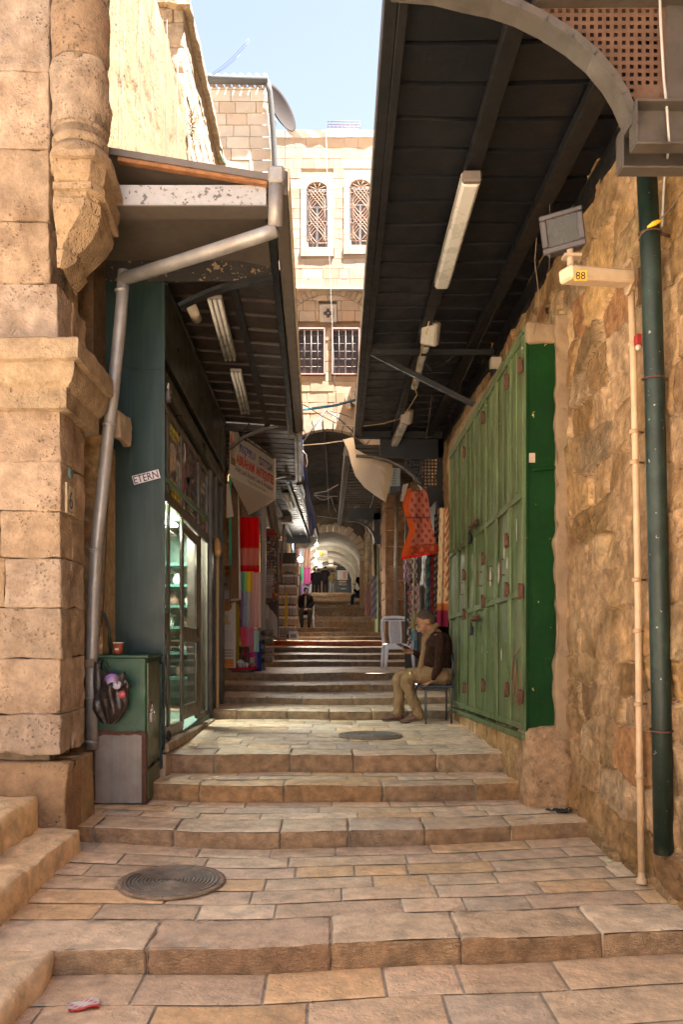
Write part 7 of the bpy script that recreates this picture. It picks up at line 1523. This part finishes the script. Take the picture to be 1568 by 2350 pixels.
# skin body: head, neck, trunk, arms, legs and hands fused
b = MB(); hc = m(977, 1427, 0); T, rt = head(b, hc, R(-90), R(36), 1.08)
limb(b, [m(985, 1436), m(992, 1450), m(998, 1462)], [.052, .056, .07]); limb(b, [m(998, 1462), m(1006, 1500), m(1012, 1545)], [.11, .11, .12])
LA = [m(1003, 1462, -.17), m(1001, 1518, -.20), m(991, 1556, -.17)]; RA = [m(1000, 1462, .17), m(984, 1512, .20), m(953, 1498, .08)]
limb(b, LA, [.04, .035, .026]); limb(b, RA, [.04, .035, .026]); limb(b, [m(1000, 1464, -.17), m(1000, 1464, .17)], [.06, .06])
for dy, kx, ax in ((-.095, 932, 957), (.10, 918, 918)): limb(b, [m(1012, 1550, dy), m(kx, 1557, dy), m(ax, 1634, dy), m(ax-6, 1645, dy)], [.07, .05, .035, .035])
bodyV, bodyF = remesh(b, .0085, 3)
hb = MB(); hand(hb, RA[2]+np.array((-.012, -.005, .005)), (-1, -.05, .16), (-.1, .5, -.9), 1.06, 1.05, side=-1)
hand(hb, LA[2]+np.array((.0, 0, -.01)), (-.85, -.1, -.35), (-.2, -.3, 1), 1.0, .25, side=1)
hV, hF = remesh(hb, .0045, 2)
# join hands to the wrists in one surface
allb = MB(); allb.add(bodyV, bodyF, (1, 1, 1)); allb.add(hV, hF, (1, 1, 1)); 
V, Fc = remesh(allb, .0052, 1); bb = MB()
q = T((0, -.05, -.08)); 
stub = np.exp(-((np.linalg.norm(V-T((0, -.065, -.075)), axis=1)/.05)**2))[:, None]*.22
bb.add(V, Fc, 1-stub*np.array((.6, .7, .7)), 0, True)
M['skinA'] = pmat('skin_toned', (.30, .145, .078), .5, var=.18, vscale=14, bump=.1, bscale=90, spec=.3, attr=True)
bb.build('body', M['skinA'], man)
# hair: short cropped cap
b = MB(); b.ball(T((0, .024, .040)), .0935*1.05, sc=(.87, 1.04, .98), rot=rt, seg=20); b.ball(T((0, .06, .0)), .078*1.04, sc=(.95, .8, .95), rot=rt, seg=16)
V, Fc = remesh(b, .008, 3); hm = pmat('cropped_hair', (.060, .034, .021), .9, var=.5, vscale=90, bump=.4, bscale=260); b = MB(); b.add(V, Fc, (1, 1, 1), 0, True); b.build('hair', hm, man)
b = MB()
for q in (-1, 1):
    b.tube([T((q*.055, -.078, .030)), T((q*.035, -.098, .036)), T((q*.016, -.103, .032))], [.004, .006, .004], 6, (.03, .02, .015)); b.tube([T((q*.048, -.088, .010)), T((q*.034, -.098, .006)), T((q*.022, -.098, .009))], [.002, .0035, .002], 6, (.05, .03, .02))
b.build('eyebrows', M['attr'], man)
# sweater
b = MB(); slimb(b, [m(997, 1457), m(1003, 1474), m(1005, 1500), m(1006, 1525), m(1012, 1548)], [.075, .135, .150, .158, .150])
limb(b, [m(999, 1464, -.155), m(999, 1464, .155)], [.078, .078]); limb(b, [m(988, 1475, -.07), m(985, 1515, -.08), m(988, 1530, 0)], [.07, .09, .1]); limb(b, [m(988, 1475, .07), m(985, 1515, .08)], [.07, .09])
slimb(b, [m(1003, 1464, -.17), m(1003, 1490, -.205), m(1001, 1520, -.205), m(996, 1540, -.19), m(991, 1554, -.172)], [.078, .066, .058, .050, .040])
slimb(b, [m(1000, 1464, .17), m(993, 1490, .21), m(982, 1513, .20), m(968, 1507, .14), m(955, 1499, .09)], [.076, .064, .056, .048, .038])
b.ball(m(1018, 1490, 0), .13, sc=(.8, 1.2, 1.5)); b.ball(m(1016, 1525, 0), .12, sc=(.9, 1.3, 1.1))
part(b, 'sweater', M['knit'], man, .009, 2, folds=.012, fs=11)
# trousers
b = MB()
for dy, kx, ax in ((-.095, 933, 958), (.10, 919, 917)):
    slimb(b, [m(1014, 1549, dy*.9), m(985, 1549, dy), m(950, 1549, dy), m(kx, 1556, dy), m((kx*.9+ax*.1)-1, 1575, dy), m((kx+ax)/2, 1602, dy), m(ax, 1630, dy), m(ax-1, 1638, dy)], [.118, .105, .088, .076, .068, .062, .060, .062])
b.ball(m(1018, 1547, 0), .13, sc=(1.0, 1.35, .9))
part(b, 'trousers', M['chino'], man, .0085, 2, folds=.010, fs=15)
for dy, ax, hl in ((-.095, 960, .03), (.10, 921, 0)):
    b = MB(); h = m(ax, 1648, dy); h[2] = zf+.045+hl; t0 = m(ax-29, 1650, dy); t0[2] = zf+.028
    slimb(b, [m(ax-1, 1640, dy)*np.array((1, 1, 1))+np.array((0, 0, hl*.4)), h, (h+t0)/2+np.array((0, 0, .012-hl*.2)), t0, t0+np.array((-.055, 0, -.006))], [.045, .046, .044, .036, .022])
    s_ = part(b, 'shoe', M['leather'], man, .006, 3)
    b = MB(); b.beam(h+np.array((.035, 0, -.036)), t0+np.array((-.065, 0, -.020)), .075, .012, (.12, .08, .05), bev=.004); b.build('sole', M['attr'], s_)
# scarf
b = MB(); slimb(b, [m(999, 1434, -.03), m(992, 1446, -.085), m(981, 1458, -.075), m(975, 1470, -.06), m(972, 1490, -.075), m(968, 1515, -.085), m(964, 1535, -.09)], [.030, .036, .038, .036, .034, .036, .036]); slimb(b, [m(999, 1434, .03), m(990, 1446, .085), m(980, 1458, .07)], [.030, .036, .036]); limb(b, [m(1000, 1434, -.04), m(1002, 1434, .04)], [.034, .034])
slimb(b, [m(974, 1462, -.03), m(972, 1490, -.02), m(969, 1533, -.03)], [.034, .034, .034])
part(b, 'scarf', M['scarfm'], man, .008, 2, folds=.008, fs=22)
b = MB(); p0, p1 = m(914, 1477, .02), m(938, 1489, .10); b.beam(p0, p1, .072, .009, (.05, .045, .04), bev=.003, up=(0.3, .3, 1)); b.build('mobile_phone', M['gloss'], **P_('mobile phone held by the seated man in brown', 'phone'))
t = thing('metal_chair', 'black metal framed chair the man in the brown sweater sits on', 'chair', (1.22, YM, zf))
xa, xb = m(952, 0)[0], m(1036, 0)[0]; zs_ = zf+.405
b = MB(); b.box(xa+.02, xb, YM-.22, YM+.2, zs_-.005, zs_+.03, (.03, .035, .045), b=.013); b.box(xa+.10, xb-.1, YM-.20, YM+.18, zs_-.04, zs_-.004, (.02, .02, .02)); b.build('seat', M['gloss'], t)
for x, y in ((xa+.10, YM-.2), (xa+.03, YM+.17), (xb-.03, YM-.19), (xb-.03, YM+.17)): b = MB(); b.tube([(x+.03 if x < xb-.1 else x, y, zs_), (x, y, zs_-.04), (x, y, zf+.1), (x, y, zf)], .0125, 8, (.05, .045, .045)); b.build('leg', M['gloss'], t)
b = MB(); b.tube([(xb-.03, YM-.19, zs_), (xb-.01, YM-.19, zs_+.30), (xb, YM-.1, zs_+.38), (xb, YM+.1, zs_+.38), (xb-.01, YM+.17, zs_+.3), (xb-.03, YM+.17, zs_)], .0115, 8, (.03, .03, .03)); b.build('back_frame', M['gloss'], t)
# ------------------------------------------------ man seated facing us on the upper steps
Y2 = 26.4; k2 = Y2/F; z2 = 1.642
def n(px, py, dy=0): return np.array(((px-CX)*k2, Y2+dy, EYE-(py-CY)*k2))
fig = thing('person', 'seated man in dark jacket and cap facing down the steps, hands clasped', 'person', (n(702, 0)[0], Y2, z2))
b = MB(); T2, r2 = head(b, n(703, 1357, -.05), R(8), R(4), 1.05); limb(b, [n(703, 1363), n(702, 1370)], [.05, .06]); limb(b, [n(702, 1372), n(702, 1400)], [.10, .12])
for q in (-1, 1):
    limb(b, [n(702+q*11, 1371), n(702+q*13, 1388, -.1), n(702+q*3, 1397, -.32)], [.045, .04, .028]); limb(b, [n(702+q*6, 1402), n(702+q*9.5, 1404, -.42), n(702+q*8, 1432, -.34)], [.07, .05, .04])
    hand(b, n(702+q*3, 1397, -.32), (-q*.8, -.5, -.3), (0, -.3, .9), 1.1, .8, side=q)
part(b, 'body', M['skin'], fig, .011, 1)
b = MB(); b.ball(T2((0, .02, .05)), .105, sc=(.9, 1.05, .85), rot=r2, seg=14); part(b, 'cap', M['darkcloth'], fig, .012, 2)
b = MB(); b.box(-.05, .05, -.012, 0, -.018, .018, (.5, .48, .46), M=np.array(Matrix.Translation(Vector(T2((0, -.098, .055)))) @ Euler((0, 0, R(8))).to_matrix().to_4x4())); b.build('cap_badge', M['attr'], fig)
b = MB(); slimb(b, [n(702, 1368), n(702, 1378), n(702, 1400)], [.11, .19, .20]); limb(b, [n(691, 1371), n(713, 1371)], [.085, .085])
for q in (-1, 1): slimb(b, [n(702+q*11, 1371), n(702+q*14, 1386, -.1), n(702+q*5, 1396, -.27)], [.08, .075, .06]); 
part(b, 'jacket', M['darkcloth'], fig, .014, 3, folds=.012)
b = MB(); b.tube([n(702, 1367, -.13), n(702, 1380, -.20), n(701, 1397, -.215)], [.03, .04, .035], 8, (.36, .30, .24)); b.build('shirt_front', M['attr'], fig)
b = MB()
for q in (-1, 1): slimb(b, [n(702+q*5, 1402), n(702+q*9.5, 1403, -.42), n(702+q*9, 1420, -.42), n(702+q*8, 1431, -.36)], [.11, .085, .075, .07])
part(b, 'trousers', pmat('olive_brown', (.065, .048, .030), .9, var=.2), fig, .013, 3, folds=.012)
for q in (-1, 1): b = MB(); p = n(702+q*8, 1434, -.38); p[2] = z2+.05; slimb(b, [p, p+np.array((0, -.10, -.005)), p+np.array((q*.01, -.19, -.015))], [.05, .045, .035]); part(b, 'shoe', M['darkcloth'], fig, .012, 2)
plastic_chair('plastic_chair', 'white plastic chair under the man in the dark jacket', n(704, 0)[0], Y2+.02, z2, R(0))
# ------------------------------------------------ hooded figure bent over on a chair near the vault
Y3 = 36.0; k3 = Y3/F; z3 = 2.735
def h_(px, py, dy=0): return np.array(((px-CX)*k3, Y3+dy, EYE-(py-CY)*k3))
fig = thing('person', 'person in dark hooded top and jeans bent forward on a chair by the right wall', 'person', (h_(820, 0)[0], Y3, z3))
b = MB(); T3, r3 = head(b, h_(822, 1333), R(-80), R(45), 1.05); limb(b, [h_(826, 1338), h_(834, 1350), h_(834, 1368)], [.06, .10, .12]); 
for dy in (-.1, .1): limb(b, [h_(832, 1368, dy), h_(811, 1366, dy), h_(808, 1386, dy), h_(803, 1388, dy)], [.08, .05, .04, .035]); limb(b, [h_(832, 1344, dy*1.6), h_(822, 1358, dy*1.6), h_(813, 1352, dy)], [.05, .04, .03])
part(b, 'body', M['skin'], fig, .014, 2)
b = MB(); b.ball(T3((0, .03, .03)), .135, sc=(.95, 1.05, 1), seg=14); slimb(b, [h_(828, 1338), h_(835, 1350), h_(837, 1366)], [.13, .19, .19]); 
for dy in (-.1, .1): slimb(b, [h_(832, 1346, dy*1.6), h_(822, 1359, dy*1.6), h_(814, 1353, dy)], [.08, .07, .05])
part(b, 'hooded_top', M['darkcloth'], fig, .018, 3, folds=.012)
b = MB()
for dy in (-.1, .1): slimb(b, [h_(834, 1368, dy), h_(812, 1366, dy), h_(809, 1376, dy), h_(807, 1387, dy)], [.12, .09, .08, .07])
part(b, 'jeans', pmat('navy_denim', (.02, .035, .07), .9, var=.2), fig, .016, 3)
for dy in (-.1, .1): b = MB(); p = h_(807, 1389, dy); p[2] = z3+.05; slimb(b, [p, p+np.array((-.13, 0, -.01)), p+np.array((-.2, 0, -.02))], [.055, .05, .035]); part(b, 'shoe', pmat('white_shoe', (.55, .5, .46), .6), fig, .014, 2)
t = thing('dark_chair', 'dark chair beneath the hooded person', 'chair', (h_(836, 0)[0], Y3, z3)); p = h_(836, 0)
b = MB(); b.box(p[0]-.25, p[0]+.25, Y3-.22, Y3+.22, z3+.40, z3+.44, (.03, .03, .035), b=.01); b.build('seat', M['attr'], t)
for dx in (-.2, .2):
    for dy in (-.18, .18): b = MB(); b.tube([(p[0]+dx, Y3+dy, z3+.4), (p[0]+dx*1.1, Y3+dy, z3)], .015, 6, (.04, .04, .04)); b.build('leg', M['attr'], t)
# ------------------------------------------------ walkers in the vault
def walker(px, hy, label, jc, tc, hc_, wd=1.0, dx=0, hatc=None, stride=.12, Yw=48.2):
    kw = Yw/F; z0 = 3.905; top = EYE-(hy-CY)*kw; Hh = top-z0; x = (px-CX)*kw; s_ = Hh/1.75
    fig = thing('person', label, 'person', (x, Yw, z0), 'people walking in the vault'); P = lambda a, y, z: np.array((x+a*s_, Yw+y*s_, z0+z*s_))
    b = MB(); Tw, rw = head(b, P(0, 0, 1.62), R(180), 0, 1.0*s_); limb(b, [P(0, 0, 1.53), P(0, 0, 1.42)], [.055*s_, .07*s_]); limb(b, [P(0, 0, 1.38), P(0, 0, .98)], [.13*s_, .12*s_])
    for q in (-1, 1):
        limb(b, [P(q*.09, 0, .93), P(q*.10, q*stride*.4, .5), P(q*.10, q*stride, .08)], [.08*s_, .055*s_, .04*s_]); limb(b, [P(q*.2, 0, 1.4), P(q*.26, -.02, 1.12), P(q*.24, .1, .88)], [.05*s_, .04*s_, .03*s_]); hand(b, P(q*.24, .1, .88), (0, .3, -1), (q, 0, 0), s_, .4, side=1)
    part(b, 'body', M['skin'], fig, .016, 1)
    b = MB(); slimb(b, [P(0, 0, 1.44), P(0, 0, 1.25), P(0, 0, 1.0), P(0, 0, .86)], [.10*s_, .19*wd*s_, .18*wd*s_, .17*wd*s_]); limb(b, [P(-.17, 0, 1.38), P(.17, 0, 1.38)], [.085*s_, .085*s_])
    for q in (-1, 1): slimb(b, [P(q*.2, 0, 1.39), P(q*.27, -.02, 1.13), P(q*.25, .09, .92)], [.075*s_, .065*s_, .055*s_])
    part(b, 'jacket', jc, fig, .02, 3, folds=.01)
    b = MB()
    for q in (-1, 1): slimb(b, [P(q*.09, 0, .92), P(q*.10, q*stride*.4, .5), P(q*.10, q*stride, .08)], [.11*s_, .08*s_, .07*s_])
    part(b, 'trousers', tc, fig, .018, 3)
    for q in (-1, 1): b = MB(); limb(b, [P(q*.10, q*stride-.04, .05), P(q*.11, q*stride+.14, .04)], [.05*s_, .04*s_]); part(b, 'shoe', M['darkcloth'], fig, .016, 1)
    b = MB(); b.ball(Tw((0, .015, .045)), .105*s_, sc=(.92, 1.05, .95), seg=12); b.build('hair', hc_, fig)
    if hatc: b = MB(); z_ = Tw((0, 0, .07)); b.lathe([(.0, .10), (.10, .08), (.11, 0), (.19, -.01), (.19, -.02), (0, -.02)], z_, 16, hatc); b.build('hat', M['attr'], fig)
jeans = pmat('pale_denim', (.18, .24, .30), .9, var=.2)
walker(722, 1304, 'dark clad walker at the left edge of the vault, half hidden by scarves', M['darkcloth'], M['darkcloth'], M['hair'])
walker(731, 1305, 'walker in wide brimmed hat and black coat in the vault', M['darkcloth'], M['darkcloth'], M['hair'], 1.1, hatc=(.05, .03, .02))
walker(747, 1299, 'tallest walker in black hooded coat in the middle of the vault', M['darkcloth'], M['darkcloth'], M['darkcloth'], 1.15)
walker(762, 1309, 'walker in olive jacket and pale jeans beside the black kiosk', pmat('olive_jacket', (.14, .10, .04), .9, var=.2), jeans, M['hair'], 1.0)
t = thing('black_kiosk', 'black vending cabinet with white front panel standing in the vault', 'kiosk', (xat(789, 48), 48.3, 3.9))
b = MB(); b.box(xat(772, 48.3), xat(806, 48.3), 48.3, 49.0, 3.9, zat(1299, 48.3), (.012, .011, .012), b=.03); b.build('cabinet', M['gloss'], t)
b = MB(); slab(b, 774, 798, 1308, 1330, 48.27, .02, (.42, .38, .34)); slab(b, 787, 794, 1312, 1327, 48.26, .01, (.45, .20, .18)); b.build('display_panel', M['attr'], t)
b = MB(); slab(b, 778, 795, 1332, 1336, 48.27, .02, (.30, .22, .05)); slab(b, 779, 795, 1339, 1340.5, 48.27, .02, (.5, .30, .2)); slab(b, 782, 795, 1350, 1351.5, 48.27, .02, (.4, .36, .3)); b.build('trim_strips', M['attr'], t)
t = thing('vault_sign', 'small hanging shop sign with a yellow disc inside the vault', 'sign', (xat(738, 34), 34, 5))
b = MB(); slab(b, 724, 751, 1263, 1281, 33.5, .05, (.40, .38, .30)); b.build('board', M['attr'], t)
b = MB(); b.lathe([(0, .01), (.08, .01), (.08, 0)], (xat(738, 33.5), 33.49, zat(1270, 33.5)), 16, (.55, .45, .04), axis=(0, -1, 0)); slab(b, 727, 733, 1271, 1272, 33.49, .01, (.45, .08, .06)); slab(b, 743, 749, 1271, 1272, 33.49, .01, (.45, .08, .06)); slab(b, 729, 747, 1277, 1277.6, 33.49, .01, (.2, .18, .15)); b.build('emblem', M['attr'], t)
b = MB(); slab(b, 754, 765, 1283, 1299, 47, .04, (.55, .5, .42)); b.build('white_notice', M['attr'], **P_('white notice hanging above the black kiosk', 'notice'))
wire('sagging_wire', 'dark wire sagging across the inner vault', [(735, 1289, 40), (745, 1296, 40), (760, 1292, 40), (780, 1298, 40)], .03, (.05, .04, .035))
